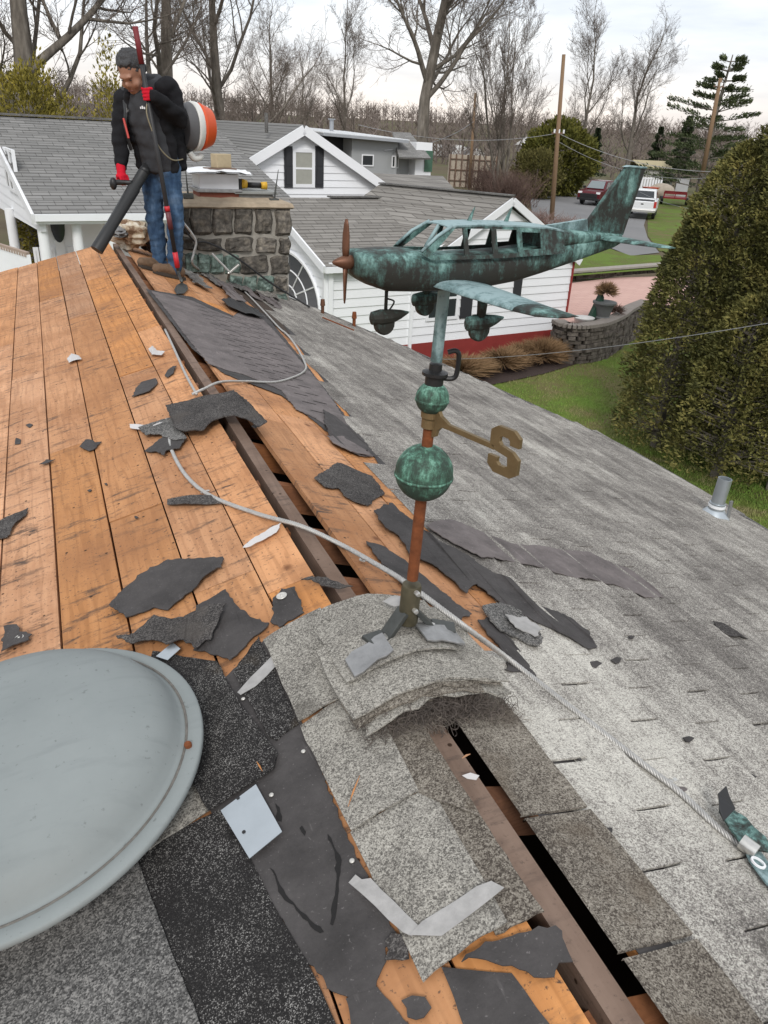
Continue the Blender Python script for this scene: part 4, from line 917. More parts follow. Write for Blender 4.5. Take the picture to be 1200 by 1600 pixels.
# flue cap of white metal over a clay flue
fcx, fcy = cp(337, 300, .35).x, CY + .35
def fz(py): return cp(337, py, .35).z
b = MB(); b.box((fcx, fcy, (fz(308) + fz(298)) / 2), (.40, .40, fz(298) - fz(308))); b.build('clay_flue', plain('clay', (.22, .07, .045), .9), CH, bevel=.01)
CAPO = empty('flue_hood', (fcx, fcy, fz(298)), 'white sheet metal flue cap with a wavy flat lid on the chimney', 'chimney cap')
b = MB(); b.box((fcx, fcy, (fz(298) + fz(293)) / 2), (.46, .46, fz(293) - fz(298))); b.build('flange', M_lead, CAPO, bevel=.004)
b = MB(); b.box((fcx, fcy, (fz(293) + fz(270)) / 2), (.40, .40, fz(270) - fz(293))); b.build('box', plain('dull_white_metal', (.62, .63, .66), .4, .3, .08), CAPO, bevel=.004)
b = MB(); n_ = 10; zL = fz(268); vs = [V((fcx - .32 + .64 * i / n_, fcy - .32 + .64 * j / n_, zL + .035 * (1 - ((i / 5 - 1) ** 2 + (j / 5 - 1) ** 2) / 2) + .016 * noise.noise(V((i * .7, j * .7, 2))))) for i in range(n_ + 1) for j in range(n_ + 1)]
fs = [(i * 11 + j, (i + 1) * 11 + j, (i + 1) * 11 + j + 1, i * 11 + j + 1) for i in range(n_) for j in range(n_)]
b.add(vs, fs); b.add([p - UP * .012 for p in vs], [f[::-1] for f in fs]); b.build('lid', M_white, CAPO, smooth=True)
q = V((fcx + .06, fcy - .05, zL + .03)); b = MB(); b.box(q + UP * .075, (.19, .10, .13), rotm('Z', .5)); tag(b.build('brick', plain('tan_brick', (.42, .34, .22), .9, 0, .15, 20), None, bevel=.006), 'tan brick weighing down the white chimney cap', 'brick')
b = MB(); b.box(q + V((-.02, -.02, .004)), (.30, .16, .012), rotm('Z', .3)); tag(b.build('wood_offcut', M_beam), 'thin wood offcut under the tan brick on the chimney cap', 'offcut')
# second low flue with a slab, and the power tool on it
sx, sy = cp(395, 305, .3).x, CY + .32
zz = cp(395, 312, .3).z
b = MB(); b.box((sx, sy, zz + .02), (.36, .34, .09)); b.build('low_flue', plain('grey_flue', (.20, .20, .19), .9, 0, .3, 20), CH, bevel=.008)
b = MB(); b.box((sx, sy, zz + .080), (.46, .40, .028)); b.build('slab', plain('slate_slab', (.25, .26, .25), .8, 0, .2), CH, bevel=.006)
TL = empty('cordless_tool', (sx - .08, sy - .1, zz + .095), 'yellow and black cordless tool lying on the chimney slab', 'power tool')
M_yel = plain('tool_yellow', (.62, .36, .03), .45)
b = MB(); b.box((sx - .20, sy - .1, zz + .15), (.13, .09, .11)); b.build('battery', M_blk, TL, bevel=.012)
b = MB(); b.tube([(sx - .14, sy - .1, zz + .16), (sx - .08, sy - .1, zz + .155)], [.05, .04], 12); b.build('collar', M_yel, TL, smooth=True)
b = MB(); b.tube([(sx - .09, sy - .1, zz + .15), (sx + .08, sy - .1, zz + .145)], .026, 10); b.build('handle', M_blk, TL, smooth=True)
b = MB(); b.tube([(sx + .07, sy - .1, zz + .145), (sx + .13, sy - .1, zz + .145)], [.035, .04], 12); b.build('head', M_yel, TL, smooth=True)
for x0, y0, x1, y1, lb in ((294, 306, 290, 267, 'thin dark lightning rod behind the worker on the chimney'), (428, 314, 435, 265, 'thin lightning rod on the right corner of the chimney')):
    L_ = empty('lightning_rod', cp(x0, y0, .1), lb, 'lightning rod', 'lightning rods on the chimney'); b = MB(); b.tube([cp(x0, y0, .1), cp(x1, y1, .1)], [.011, .003], 6); b.build('rod', M_iron, L_)
    b = MB(); b.box(cp(x0, y0, .1), (.10, .06, .05)); b.build('clamp', M_iron, L_, bevel=.006)
b = MB(); b.tube(curve([cp(270, 330, -.05), cp(290, 360, -.07), cp(305, 378, -.08), cp(320, 378, -.08), cp(345, 388, -.08), cp(380, 410, -.08), cp(420, 440, -.08), cp(455, 462, -.08), onR(484, 480, .03)], 5), .010, 6); tag(b.build('black_cable', M_blk, None, True), 'black cable running down across the stone chimney to the eave', 'cable')
b = MB(); b.tube(curve([cp(272, 334, -.12), cp(290, 352, -.12), cp(306, 376, -.12), cp(303, 395, -.12), cp(301, 412, -.12), onR(318, 425, .03)], 5), .012, 6); tag(b.build('ground_wire', M_rope, None, True), 'pale bent ground wire in front of the chimney', 'wire')
BK = empty('roof_bracket', onR(356, 438), 'small silver bracket with a diagonal rod in front of the chimney', 'bracket')
b = MB(); b.tube([cp(331, 396, -.15), cp(358, 424, -.2)], .010, 6); b.build('rod', M_rope, BK)
b = MB(); b.bar(cp(358, 426, -.2), cp(373, 413, -.2), .05, .02); b.build('plate', M_bolt, BK, bevel=.004)
b = MB(); b.bar(cp(358, 426, -.2), onR(356, 441, .0), .03, .02); b.build('foot', M_bolt, BK, bevel=.004)
# torn grey shingles round the chimney foot
rr = random.Random(9)
for i, (x, y) in enumerate([(318, 428), (335, 438), (352, 448), (330, 418), (372, 446), (390, 458), (405, 452), (345, 426), (420, 470), (300, 432), (312, 444), (365, 462)]):
    an = rr.uniform(-.4, .3); w_, h_ = rr.uniform(16, 34), rr.uniform(3, 7)
    px = [(x + u * w_ * cos(an) - v_ * h_ * sin(an), y + u * w_ * .55 + v_ * h_) for u, v_ in ((-1, -.4), (-.3, -1), (.6, -.8), (1, .2), (.4, 1), (-.5, .8))]
    piece(px, onR, .012 + .004 * (i % 4), [M_shin, M_black2, M_brown][i % 3], .005, .012, .05, i, .03, 'shingle_piece', parent=HOUSE)
# crumpled rubbish behind the worker
def crumple(c, r, mat, name, label, cat, seed):
    b = MB(); b.ell((0, 0, 0), (1, 1, 1), None, 18, 12); b.v = [tuple(V((p[0] * r[0], p[1] * r[1], p[2] * r[2])) * (1 + .5 * noise.noise(V(p) * 2.3 + V((seed, 0, 0))) + .18 * noise.noise(V(p) * 6)) + c) for p in b.v]
    return tag(b.build(name, mat), label, cat)
a = Mat('stained_paper', .8); a.col(a.ramp(a.noise(scale=9, detail=5), [(.4, (.16, .09, .05)), (.5, (.42, .34, .24)), (.62, (.55, .50, .42))])); a.bump(a.noise(scale=30), .5, .02)
crumple(atY(205, 372, 8.6) + UP * .03, (.20, .22, .13), a.m, 'rubbish_bag', 'crumpled stained paper bag lying behind the worker on the ridge', 'bag', 3)
crumple(atY(236, 372, 8.7), (.14, .18, .13), M_blk, 'rubbish_bag', 'black rubbish heap right behind the worker\'s legs', 'bag', 8)
crumple(atY(186, 362, 8.5), (.10, .15, .05), plain('grey_rag', (.2, .2, .2), .9), 'rag', 'small grey rag at the far end of the ridge', 'rag', 12)

# ================================================================== the worker
YM = onR(262, 430).y
def J(px, py, dy=0): return atY(px, py, YM + dy)
FF = V((-.62, -.78, 0)).normalized(); LF = V((-FF.y, FF.x, 0))
TMP = bpy.data.scenes.new('scratch')
def remesh(mb, name, mats, parent, vox=.012, smooth=6, disp=None):
    o = bpy.data.objects.new('tmp', mb.mesh('tmp', mats)); TMP.collection.objects.link(o); rm = o.modifiers.new('r', 'REMESH'); rm.mode = 'VOXEL'; rm.voxel_size = vox
    sm = o.modifiers.new('s', 'SMOOTH'); sm.iterations = smooth; sm.factor = .5
    TMP.view_layers[0].update(); dg = TMP.view_layers[0].depsgraph; me = bpy.data.meshes.new_from_object(o.evaluated_get(dg)); bpy.data.objects.remove(o)
    me.name = name; me.materials.clear()
    for m_ in (mats if isinstance(mats, list) else [mats]): me.materials.append(m_)
    if disp:
        dat = [(v_.co.copy(), v_.normal.copy()) for v_ in me.vertices]
        me.vertices.foreach_set('co', [t for p, n_ in dat for t in (p + n_ * disp(p))])
    me.polygons.foreach_set('use_smooth', [True] * len(me.polygons)); me.update()
    q = bpy.data.objects.new(name, me); COL.objects.link(q); attach(q, parent); return q
def limb(b, pts, rad, n=12, flat=None):
    b.tube(pts, rad, n, True, flat=flat)
    for p, r in ((pts[0], rad[0]), (pts[-1], rad[-1])):
        if hasattr(r, '__len__'): b.ell(p, (r[0], r[1], .035), R3(LF, FF, UP), 14, 8)
        else: b.ell(p, (r, r, r), None, 12, 8)
def fab(name, c, bump=.25, scale=220): a = Mat(name, .9, spec=.2); f = a.noise(scale=14, detail=5); a.col(a.mix(f, tuple(x * .7 for x in c), tuple(x * 1.25 for x in c))); a.bump(a.noise(scale=26, detail=5), bump, .012); return a.m
M_skin = plain('skin', (.34, .175, .115), .55, 0, .15, 30)
M_jac = fab('black_jacket', (.012, .012, .014)); M_hood = fab('grey_hoodie', (.045, .047, .052)); M_glove = fab('red_glove', (.55, .012, .03)); M_gblk = fab('glove_black', (.015, .015, .016))
a = Mat('denim', .9, spec=.2); f = a.noise(a.mul(a.pos, (1, 1, .35)), 11, 6, .65); a.col(a.ramp(f, [(.35, (.020, .042, .085)), (.55, (.048, .092, .165)), (.7, (.11, .17, .26))])); a.bump(a.noise(a.mul(a.pos, (1, 1, 2.2)), 13, 5), .5, .02); M_den = a.m
M_boot = plain('tan_boot', (.16, .10, .06), .8, 0, .35, 25, .3, 70); M_sole = plain('boot_sole', (.05, .04, .032), .9)
M_hair = plain('grey_black_hair', (.062, .062, .065), .85, 0, .8, 90, .5, 160)
# joints
pel = J(251, 258); chest = J(233, 178, -.03); neck = J(224, 138, -.07); hc = J(205, 113, -.13)
ls, le, lh = J(264, 138, -.14), J(281, 186, -.20), J(239, 148, -.36)
rs_, re, rh = J(194, 154, .10), J(187, 212, .03), J(190, 262, -.06)
lhp, lk, la = J(264, 264, -.06), J(274, 343, -.10), J(273, 418, -.05)
rhp, rk, ra = J(238, 264, .05), J(242, 343, .04), J(250, 406, .07)
hu = (UP * .74 + FF * .58 - LF * .05).normalized(); hf = (FF * .78 - UP * .64); hf = (hf - hu * hf.dot(hu)).normalized(); hl = hu.cross(hf)
HS = 1.13
def H(f_, l_, u_): return hc + (hf * f_ + hl * l_ + hu * u_) * HS
HR = R3(hf, hl, hu)
b = MB()
b.ell(H(-.012, 0, .022), (.098 * HS, .080 * HS, .105 * HS), HR, 18, 12); b.ell(H(.030, 0, -.040), (.070 * HS, .066 * HS, .088 * HS), HR, 16, 10); b.ell(H(.048, 0, -.092), (.046 * HS, .046 * HS, .036 * HS), HR)
b.ell(H(.100, 0, -.028), (.022 * HS, .015 * HS, .026 * HS), HR); b.ell(H(.085, 0, .022), (.02 * HS, .055 * HS, .014 * HS), HR); b.ell(H(.088, 0, -.068), (.014 * HS, .027 * HS, .010 * HS), HR)
for s_ in (1, -1): b.ell(H(-.008, s_ * .082, -.02), (.026 * HS, .012 * HS, .036 * HS), HR); b.ell(H(.062, s_ * .045, -.045), (.03 * HS, .026 * HS, .03 * HS), HR)
limb(b, [H(-.03, 0, -.06), neck + V((0, .03, -.03))], [.062, .068])
limb(b, [neck - UP * .05, chest, J(246, 225), pel], [(.13, .09), (.165, .11), (.155, .105), (.16, .11)], 14, LF)
for p in ((ls, le, le.lerp(lh, .8)), (rs_, re, rh)): limb(b, list(p), [.05, .042, .028])
for p in ((lhp, lk, la), (rhp, rk, ra)): limb(b, list(p), [.075, .052, .04])
for p in (la, ra): limb(b, [p, p + V((-.9, -.45, 0)) * .06 - UP * .02], [.038, .03])
WORK = remesh(b, 'person', M_skin, None, .011, 4)
tag(WORK, 'worker in black jacket and jeans with red gloves standing on the ridge, looking down', 'person')
for s_ in (1, -1):
    b = MB(); b.ell(H(.0895, s_ * .034, .0), (.004 * HS, .010 * HS, .003 * HS), HR); b.build('eye', M_blk, WORK, True)
b = MB(); b.ell(H(.101, 0, -.072), (.005 * HS, .024 * HS, .004 * HS), HR); b.build('mouth', plain('lips', (.16, .06, .05), .6), WORK, True)
b = MB(); b.ell(H(-.030, 0, .050), (.098 * HS, .088 * HS, .092 * HS), HR, 20, 14); b.ell(H(-.06, 0, .0), (.062 * HS, .084 * HS, .08 * HS), HR, 18, 12); b.ell(H(.022, .01, .092), (.052 * HS, .062 * HS, .026 * HS), HR)
remesh(b, 'hair', M_hair, WORK, .009, 3, lambda p: .010 * noise.noise(p * 42) + .007 * noise.noise(p * 95) + .002)
wr = lambda k, a_: (lambda p: a_ * (noise.noise(V((p.x * k, p.y * k, p.z * k * 1.9))) + .5 * noise.noise(p * k * 2.3)))
b = MB(); limb(b, [J(251, 266, -.02), J(246, 230, -.05), chest + FF * .045, neck + FF * .02 - UP * .04], [(.165, .125), (.17, .135), (.175, .125), (.12, .09)], 18, LF)
HOODIE = remesh(b, 'hoodie', M_hood, WORK, .012, 8, wr(9, .010))
b = MB(); cen = neck + V((.035, .03, .02))
for i in range(14):
    t = 2 * pi * i / 14; p = cen + LF * (.105 * cos(t)) + FF * (.085 * sin(t)) + UP * (.02 - .035 * sin(t)); b.ell(p, (.042, .042, .05), None, 10, 7)
b.ell(cen - FF * .09 - UP * .03, (.10, .09, .09)); remesh(b, 'hood', M_hood, WORK, .012, 6, wr(14, .006))
b = MB(); bk = -FF * .055
limb(b, [J(254, 262, .03) + bk, J(252, 232, .03) + bk, chest + bk * 1.1, (ls + rs_) / 2 + bk * .8 + UP * .0], [(.205, .115), (.205, .125), (.225, .135), (.19, .085)], 20, LF)
for s_ in (1, -1):                                        # open front flaps either side of the hoodie
    limb(b, [J(251, 262) + LF * (.15 * s_) + FF * .045, J(246, 226) + LF * (.155 * s_) + FF * .055, chest + LF * (.155 * s_) + FF * .06, neck + LF * (.10 * s_) - UP * .06 + FF * .05], [.05, .055, .06, .045])
limb(b, [ls, le, lh + (le - lh) * .06], [.088, .080, .055]); limb(b, [rs_, re, rh + (re - rh) * .06], [.084, .074, .056])
b.ell(ls - UP * .01 - LF * .04, (.10, .10, .09)); b.ell(rs_ + LF * .04, (.095, .095, .085))
JAC = remesh(b, 'jacket', M_jac, WORK, .012, 6, wr(10, .014))
b = MB(); p0, p1 = J(203, 207, -.24), J(196, 190, -.18)
b.tube(curve([J(193, 185, -.13), J(197, 200, -.16), J(201, 216, -.19)], 4), .009, 6); b.build('zip', plain('red_zip', (.45, .05, .04), .6), JAC)
for x, y in ((200, 172), (222, 168)):
    b = MB(); c_ = J(x, y, -.36 if x < 210 else -.30); q = None
    # printed logo, pushed against the hoodie
    dirv = (c_ - CAM).normalized()
    best = min((v_.co for v_ in HOODIE.data.vertices), key=lambda co: ((co - CAM) - dirv * (co - CAM).dot(dirv)).length + .05 * (co - CAM).length)
    for k_ in range(3): b.box(best + FF * .004 + LF * (-.018 + .018 * k_) + UP * (.004 * (k_ % 2)), (.013, .004, .016 if k_ != 1 else .022), R3(LF, FF, UP))
    b.build('printed_logo', M_white, HOODIE)
b = MB(); limb(b, [lhp, lk, la - UP * .02], [.108, .078, .066]); limb(b, [rhp, rk, ra - UP * .02], [.108, .078, .066]); limb(b, [J(251, 246), J(251, 268)], [(.165, .115), (.16, .12)], 16, LF)
remesh(b, 'jeans', M_den, WORK, .012, 6, lambda p: .012 * noise.noise(V((p.x * 9, p.y * 9, p.z * 20))) + .006 * noise.noise(p * 30))
for an_, lbl in ((la, 'l'), (ra, 'r')):
    fd = V((-.9, -.45, 0)).normalized(); side = V((-fd.y, fd.x, 0))
    z0 = PR((an_.x - RIDGE_X) / cos(AR), 0).z
    g = V((an_.x, an_.y, z0)); g = g - V((0, 0, 0)); tilt = -tan_ if False else 0
    def S(f_, l_, u_): p = g + fd * f_ + side * l_; zz_ = PR((p.x - RIDGE_X) / cos(AR), 0).z if p.x > RIDGE_X else RIDGE_Z; return V((p.x, p.y, zz_ + u_))
    b = MB(); limb(b, [S(-.05, 0, .065), S(.06, 0, .06), S(.19, 0, .05)], [.055, .055, .046]); limb(b, [S(-.03, 0, .06), V((an_.x, an_.y, an_.z + .03))], [.055, .058]); BO = remesh(b, 'boot', M_boot, WORK, .011, 4, wr(20, .005))
    b = MB(); pts = [S(x_, y_, .004) for x_, y_ in ((-.095, -.03), (-.095, .03), (-.02, .046), (.10, .052), (.215, .034), (.235, 0), (.215, -.034), (.10, -.05), (-.02, -.044))]; b.prism(pts, UP * .028); b.build('sole', M_sole, BO)
def glove(c, grip, palm_to, up, name):
    grip = grip.normalized(); n_ = palm_to - grip * palm_to.dot(grip); n_.normalize(); s_ = grip.cross(n_)
    b = MB(); b.ell(c - n_ * .035, (.045, .030, .050), R3(s_, n_, grip), 14, 9)
    for i in range(4):
        o_ = grip * (-.036 + .024 * i); L_ = [.9, 1.0, .98, .82][i]
        limb(b, [c + o_ - n_ * .030 + s_ * .028, c + o_ + n_ * .006 * L_ + s_ * .036, c + o_ + n_ * .034 * L_ + s_ * .012, c + o_ + n_ * .028 * L_ - s_ * .016], [.0125, .012, .0115, .010], 8)
    limb(b, [c - n_ * .032 - s_ * .022 + grip * .01, c + n_ * .004 - s_ * .035 + grip * .032, c + n_ * .026 - s_ * .018 + grip * .042], [.015, .013, .011], 8)
    limb(b, [c - n_ * .03, c - n_ * .045 - up * .09], [.036, .040])
    return remesh(b, name, M_glove, WORK, .006, 2)
PTOP, PBOT = J(211, 41, -.34), onR(281, 438, .02)
def pole_at(py):
    lo, hi = 0., 1.
    for _ in range(40):
        m_ = (lo + hi) / 2
        if project(PTOP.lerp(PBOT, m_))[1] < py: lo = m_
        else: hi = m_
    return PTOP.lerp(PBOT, lo)
lhc = pole_at(147); glove(lhc, PTOP - PBOT, (lhc - le).normalized() + V((0, -.3, 0)), (lhc - le).normalized(), 'glove')
rhc = J(191, 282, -.10)
tb0, tb1 = J(232, 258, -.02), J(151, 391, -.38)
hdl = J(180, 287, -.16)
glove(rhc, (J(176, 286, -.16) - J(204, 284, -.06)), (FF * .3 - UP * 1.0), V((0, 0, 1)) * -1 if False else (rhc - re).normalized(), 'glove')
# long-handled shingle stripper
SH = empty('shingle_stripper', PBOT, 'long black stripping shovel with red grips held upright by the worker', 'shovel')
b = MB(); b.tube([PTOP, pole_at(100)], [.022, .022], 12); b.build('grip', plain('dark_red_grip', (.17, .02, .025), .6), SH, smooth=True)
b = MB(); b.tube([pole_at(98), pole_at(400)], .019, 10); b.build('shaft', plain('charcoal_shaft', (.03, .03, .032), .5), SH, smooth=True)
for y0, y1, c_ in ((322, 330, (.5, .02, .03)), (331, 358, (.12, .03, .035)), (394, 418, (.5, .02, .03))):
    b = MB(); b.tube([pole_at(y0), pole_at(y1)], .0225, 12); b.build('band', plain('red_band%d' % y0, c_, .5), SH, smooth=True)
pn = onR(284, 440, .06); blade_c = onR(283, 452, .02)
b = MB(); b.tube(curve([pole_at(416), pole_at(428), pn], 4), [.014] * 9, 8); b.build('neck', M_iron, SH, smooth=True)
b = MB(); b.prism([onR(x, y, .03 if y < 447 else .012) for x, y in ((276, 446), (284, 442), (292, 446), (294, 452), (288, 459), (276, 460), (272, 453))], NR * .005); b.build('blade', M_iron, SH)
# backpack blower
BW = empty('backpack_blower', J(305, 225, .12), 'orange and white backpack leaf blower worn by the worker with a black tube', 'leaf blower')
bc = J(303, 198, .06); bax = (-FF * .55 + V((.75, .1, 0))).normalized()
M_or = plain('blower_orange', (.62, .085, .02), .4); M_bw = plain('blower_white', (.66, .66, .63), .4); M_bg = plain('blower_grey', (.10, .10, .105), .5)
bup = (UP - bax * UP.dot(bax)).normalized(); bs = bax.cross(bup)
def disc(z0, z1, r0, r1, mat, name, nseg=28):
    b = MB(); prof = [(z0, r0 * .94), (z0 + (z1 - z0) * .15, r0), (z0 + (z1 - z0) * .8, r1), (z1, r1 * .93)]
    b.loft([[bc + bax * z + bs * (r * .64 * cos(t)) + bup * (r * .90 * sin(t)) for t in [2 * pi * i / nseg for i in range(nseg)]] for z, r in prof]); return b.build(name, mat, BW, smooth=False)
disc(-.12, -.03, .19, .215, M_bg, 'fan_housing'); disc(-.03, .035, .222, .218, M_bw, 'white_shell'); oc = disc(.035, .165, .212, .180, M_or, 'engine_cover')
for nm in ('fan_housing', 'white_shell', 'engine_cover'): smooth_by_angle(bpy.data.objects[nm], 35)
b = MB()
for i in range(6):                                        # white block lettering down the cover, too small to read
    z_ = .065 - .029 * i; 
    for k_, (dx, dz, w_, h_) in enumerate([(-.018, 0, .006, .022), (-.004, .008, .018, .005), (-.004, -.008, .018, .005), (.012, 0, .006, .020)]):
        if (i + k_) % 4 != 3: b.box(bc + bax * .158 + bs * dx + bup * (z_ - .01 + dz), (w_, .02, h_), R3(bs, bax, bup))
b.build('lettering', M_white, oc)
b = MB(); b.tube(curve([bc - bax * .06 - bup * .2, bc - bax * .02 - bup * .25, bc + bax * .04 - bup * .245, bc + bax * .06 - bup * .22], 4), .028, 10); b.build('base_frame', M_bw, BW, smooth=True)
b = MB(); b.tube(curve([bc - bax * .1 - bup * .16, J(280, 240, .16), J(258, 236, .14), J(238, 252, .02), J(224, 270, -.12)], 5), .044, 12); b.build('hose', M_blk, BW, smooth=True)
b = MB(); t0, t1 = J(224, 270, -.14), tb1; b.tube([t0, t0.lerp(t1, .18), t0.lerp(t1, .2), t0.lerp(t1, .72), t0.lerp(t1, .73), t1], [.047, .045, .052, .046, .050, .053], 16); t1d = (t1 - t0).normalized()
tb = b.build('tube', plain('blower_tube', (.022, .023, .024), .5), BW, smooth=True); smooth_by_angle(tb, 40)
b = MB(); b.tube([J(206, 286, -.2), J(196, 285, -.15), J(178, 285, -.17)], [.022, .02, .024], 10); b.ell(J(177, 287, -.17), (.03, .035, .05)); b.build('handle', M_blk, BW, smooth=True)
b = MB(); b.tube(curve([J(232, 150, -.3), J(229, 175, -.34), J(238, 205, -.32), J(250, 232, -.28), J(270, 250, -.2), J(292, 247, -.02)], 6), .006, 5); b.build('cord', plain('cord_tan', (.25, .22, .15), .8), BW, smooth=True)
b = MB(); b.tube(curve([rs_ + UP * .08 + FF * .02, J(196, 170, -.06), J(196, 200, -.06), J(205, 235, -.05)], 5), [(.022, .008)] * 16, 8); b.build('strap', M_blk, BW)
print('man', round(time.time() - T0, 1))
bpy.data.scenes.remove(TMP)
# ================================================================== the neighbours' white houses
UA = radians(82); UU = V((sin(UA), cos(UA), 0)); VV = V((-cos(UA), sin(UA), 0))     # along the fronts / away from us
def shingle_far(name, c1, c2, c3, rowh=.14, tabw=.35, uvec=UU):
    a = Mat(name, .95, spec=.15)
    du = a.n('ShaderNodeVectorMath', {0: a.pos, 1: tuple(uvec)}, operation='DOT_PRODUCT').outputs['Value']
    vec = a.n('ShaderNodeCombineXYZ', {0: du, 1: a.math('MULTIPLY', a.sepx()[2], 2.0), 2: 0.0}).outputs[0]
    br_ = a.n('ShaderNodeTexBrick', {'Vector': vec, 'Color1': (*c1, 1), 'Color2': (*c2, 1), 'Mortar': (*tuple(x * .55 for x in c1), 1), 'Scale': 1.0, 'Mortar Size': .008, 'Brick Width': tabw, 'Row Height': rowh, 'Bias': 0.0})
    c = a.mix(a.ramp(a.noise(scale=.9, detail=5), [(.35, 0.), (.7, .7)]), br_.outputs['Color'], c3)
    c = a.mix(.55, c, br_.outputs['Color']); c = a.mix(a.noise(scale=60, detail=2), c, tuple(x * .6 for x in c1), 'MIX') if False else c
    a.col(c); a.bump(a.n('ShaderNodeSeparateColor', {0: br_.outputs['Color']}).outputs[0], .4, .02); return a.m
M_rf1 = shingle_far('grey_roof', (.185, .182, .176), (.255, .25, .242), (.17, .17, .166)); M_rf2 = shingle_far('grey_brown_roof', (.20, .188, .172), (.275, .26, .24), (.185, .175, .162))
M_trim = plain('white_trim', (.78, .79, .81), .5, 0, .03, 3); M_glass = Mat('dark_glass', .08, 0, .6).col((.03, .035, .04)).m
M_blind = plain('window_blind', (.33, .33, .29), .6, 0, .1, 8); M_shut = plain('charcoal_shutter', (.028, .029, .033), .6)
M_gut = M_trim
class Fr:                                   # a vertical wall frame: a metres along, b metres up, n outward
    def __init__(s, O, u, n): s.O, s.u, s.n = V(O), u, n
    def p(s, a, b_, d=0): return V((s.O.x, s.O.y, 0)) + s.u * a + UP * b_ + s.n * d
    def px(s, x, y): P = on_plane(x, y, s.O, s.n); return (P - s.O).dot(s.u), P.z
def clipb(poly, lo, hi):
    def cut(pl, f_):
        r = []
        for i in range(len(pl)):
            a, c = pl[i - 1], pl[i]; fa, fc = f_(a), f_(c)
            if (fa >= 0) != (fc >= 0): t = fa / (fa - fc); r.append((a[0] + (c[0] - a[0]) * t, a[1] + (c[1] - a[1]) * t))
            if fc >= 0: r.append(c)
        return r
    pl = cut(poly, lambda p: p[1] - lo)
    return cut(pl, lambda p: hi - p[1]) if pl else []
def siding(parent, F, poly, ex=.2, mat=None, z0=None, name='clapboard'):
    zs = [p[1] for p in poly]; z = z0 if z0 is not None else min(zs)
    while z < max(zs) - .01:
        pl = clipb(poly, z, z + ex)
        if len(pl) >= 3:
            b = MB(); n_ = len(pl); fr = [F.p(a, c, .006 + .022 * max(0, 1 - (c - z) / ex)) for a, c in pl]; bk = [F.p(a, c, -.04) for a, c in pl]
            fs = [tuple(range(n_)), tuple(range(n_, 2 * n_))[::-1]] + [(i, i + n_, (i + 1) % n_ + n_, (i + 1) % n_) for i in range(n_)]
            b.add(fr + bk, fs); b.build(name, mat or M_siding, parent, fix=True)
        z += ex
def slab(parent, pts, th, mat, name='roof_plane', steps=0):
    pts = [V(p) for p in pts]; n_ = (pts[1] - pts[0]).cross(pts[2] - pts[0]).normalized()
    if n_.z < 0: n_ = -n_
    b = MB(); b.prism(pts, -n_ * th); return b.build(name, mat, parent)
def courses(parent, e0, e1, r0, r1, mat, k_=18, lift=.012, name='shingle_courses'):   # stepped shingle courses from eave e0-e1 up to ridge r0-r1
    e0, e1, r0, r1 = V(e0), V(e1), V(r0), V(r1); n_ = (e1 - e0).cross(r0 - e0).normalized(); n_ = n_ if n_.z > 0 else -n_
    b = MB()
    for i in range(k_):
        t0, t1 = i / k_, min(1, (i + 1.05) / k_)
        a, c, d, e_ = e0.lerp(r0, t0), e1.lerp(r1, t0), e1.lerp(r1, t1), e0.lerp(r0, t1)
        b.add([a + n_ * lift, c + n_ * lift, d + n_ * .001, e_ + n_ * .001, a, c], [(0, 1, 2, 3), (4, 5, 1, 0)])
    return tag(b.build(name, mat, parent), kind='stuff')
def window(parent, F, a0, b0, a1, b1, fr=.07, muntin=True, glass=None, name='window', proud=.05):
    o = None; b = MB(); d = proud
    for (x0, y0, x1, y1) in ((a0, b0, a1, b0 + fr), (a0, b1 - fr, a1, b1), (a0, b0 + fr, a0 + fr, b1 - fr), (a1 - fr, b0 + fr, a1, b1 - fr)):
        b.prism([F.p(x0, y0, -.02), F.p(x1, y0, -.02), F.p(x1, y1, -.02), F.p(x0, y1, -.02)], F.n * (d + .02))
    if muntin: m_ = (b0 + b1) / 2; b.prism([F.p(a0 + fr, m_ - .025, 0), F.p(a1 - fr, m_ - .025, 0), F.p(a1 - fr, m_ + .025, 0), F.p(a0 + fr, m_ + .025, 0)], F.n * (d - .01))
    o = b.build(name, M_trim, parent)
    g = MB(); g.prism([F.p(a0 + fr, b0 + fr, .028), F.p(a1 - fr, b0 + fr, .028), F.p(a1 - fr, b1 - fr, .028), F.p(a0 + fr, b1 - fr, .028)], F.n * .004); g.build('pane', glass or M_glass, o); return o
def trimbar(parent, p, q, w_=.14, t=.05, name='trim', mat=None, side=None):
    b = MB(); b.bar(p, q, t, w_, side); return b.build(name, mat or M_trim, parent)

# ---------------------------------------------------------------- house with the red base (behind the airplane)
BC = atZ(876, 545, 0); FB = Fr(BC, UU, -VV)
H2 = empty('white_house', BC - UU * 3.5 + VV * 3, 'low white clapboard house with a red base right behind the airplane', 'house')
aL, zL = FB.px(512, 410); aA, zA = FB.px(797, 307); zR = zL - .15; zred = FB.px(760, 525)[1]
GW = aA * -1 + .12                                         # half width of the front gable
print('H2', aL, zL, aA, zA, zred)
wallpoly = [(aL, zred), (0, zred), (0, zR + .02), (aA, zA - .22), (aA - GW, zL), (aL, zL)]
b = MB(); b.prism([FB.p(a, z, -.05) for a, z in [(aL, 0), (0, 0), (0, zR), (aA, zA - .25), (aA - GW, zL - .03), (aL, zL - .03)]], VV * .1); b.build('wall', M_trim, H2)
siding(H2, FB, wallpoly, .19)
b = MB(); b.prism([FB.p(aL, -.1, 0), FB.p(.02, -.1, 0), FB.p(.02, zred, 0), FB.p(aL, zred, 0)], FB.n * .035); b.build('red_base', M_red, H2)
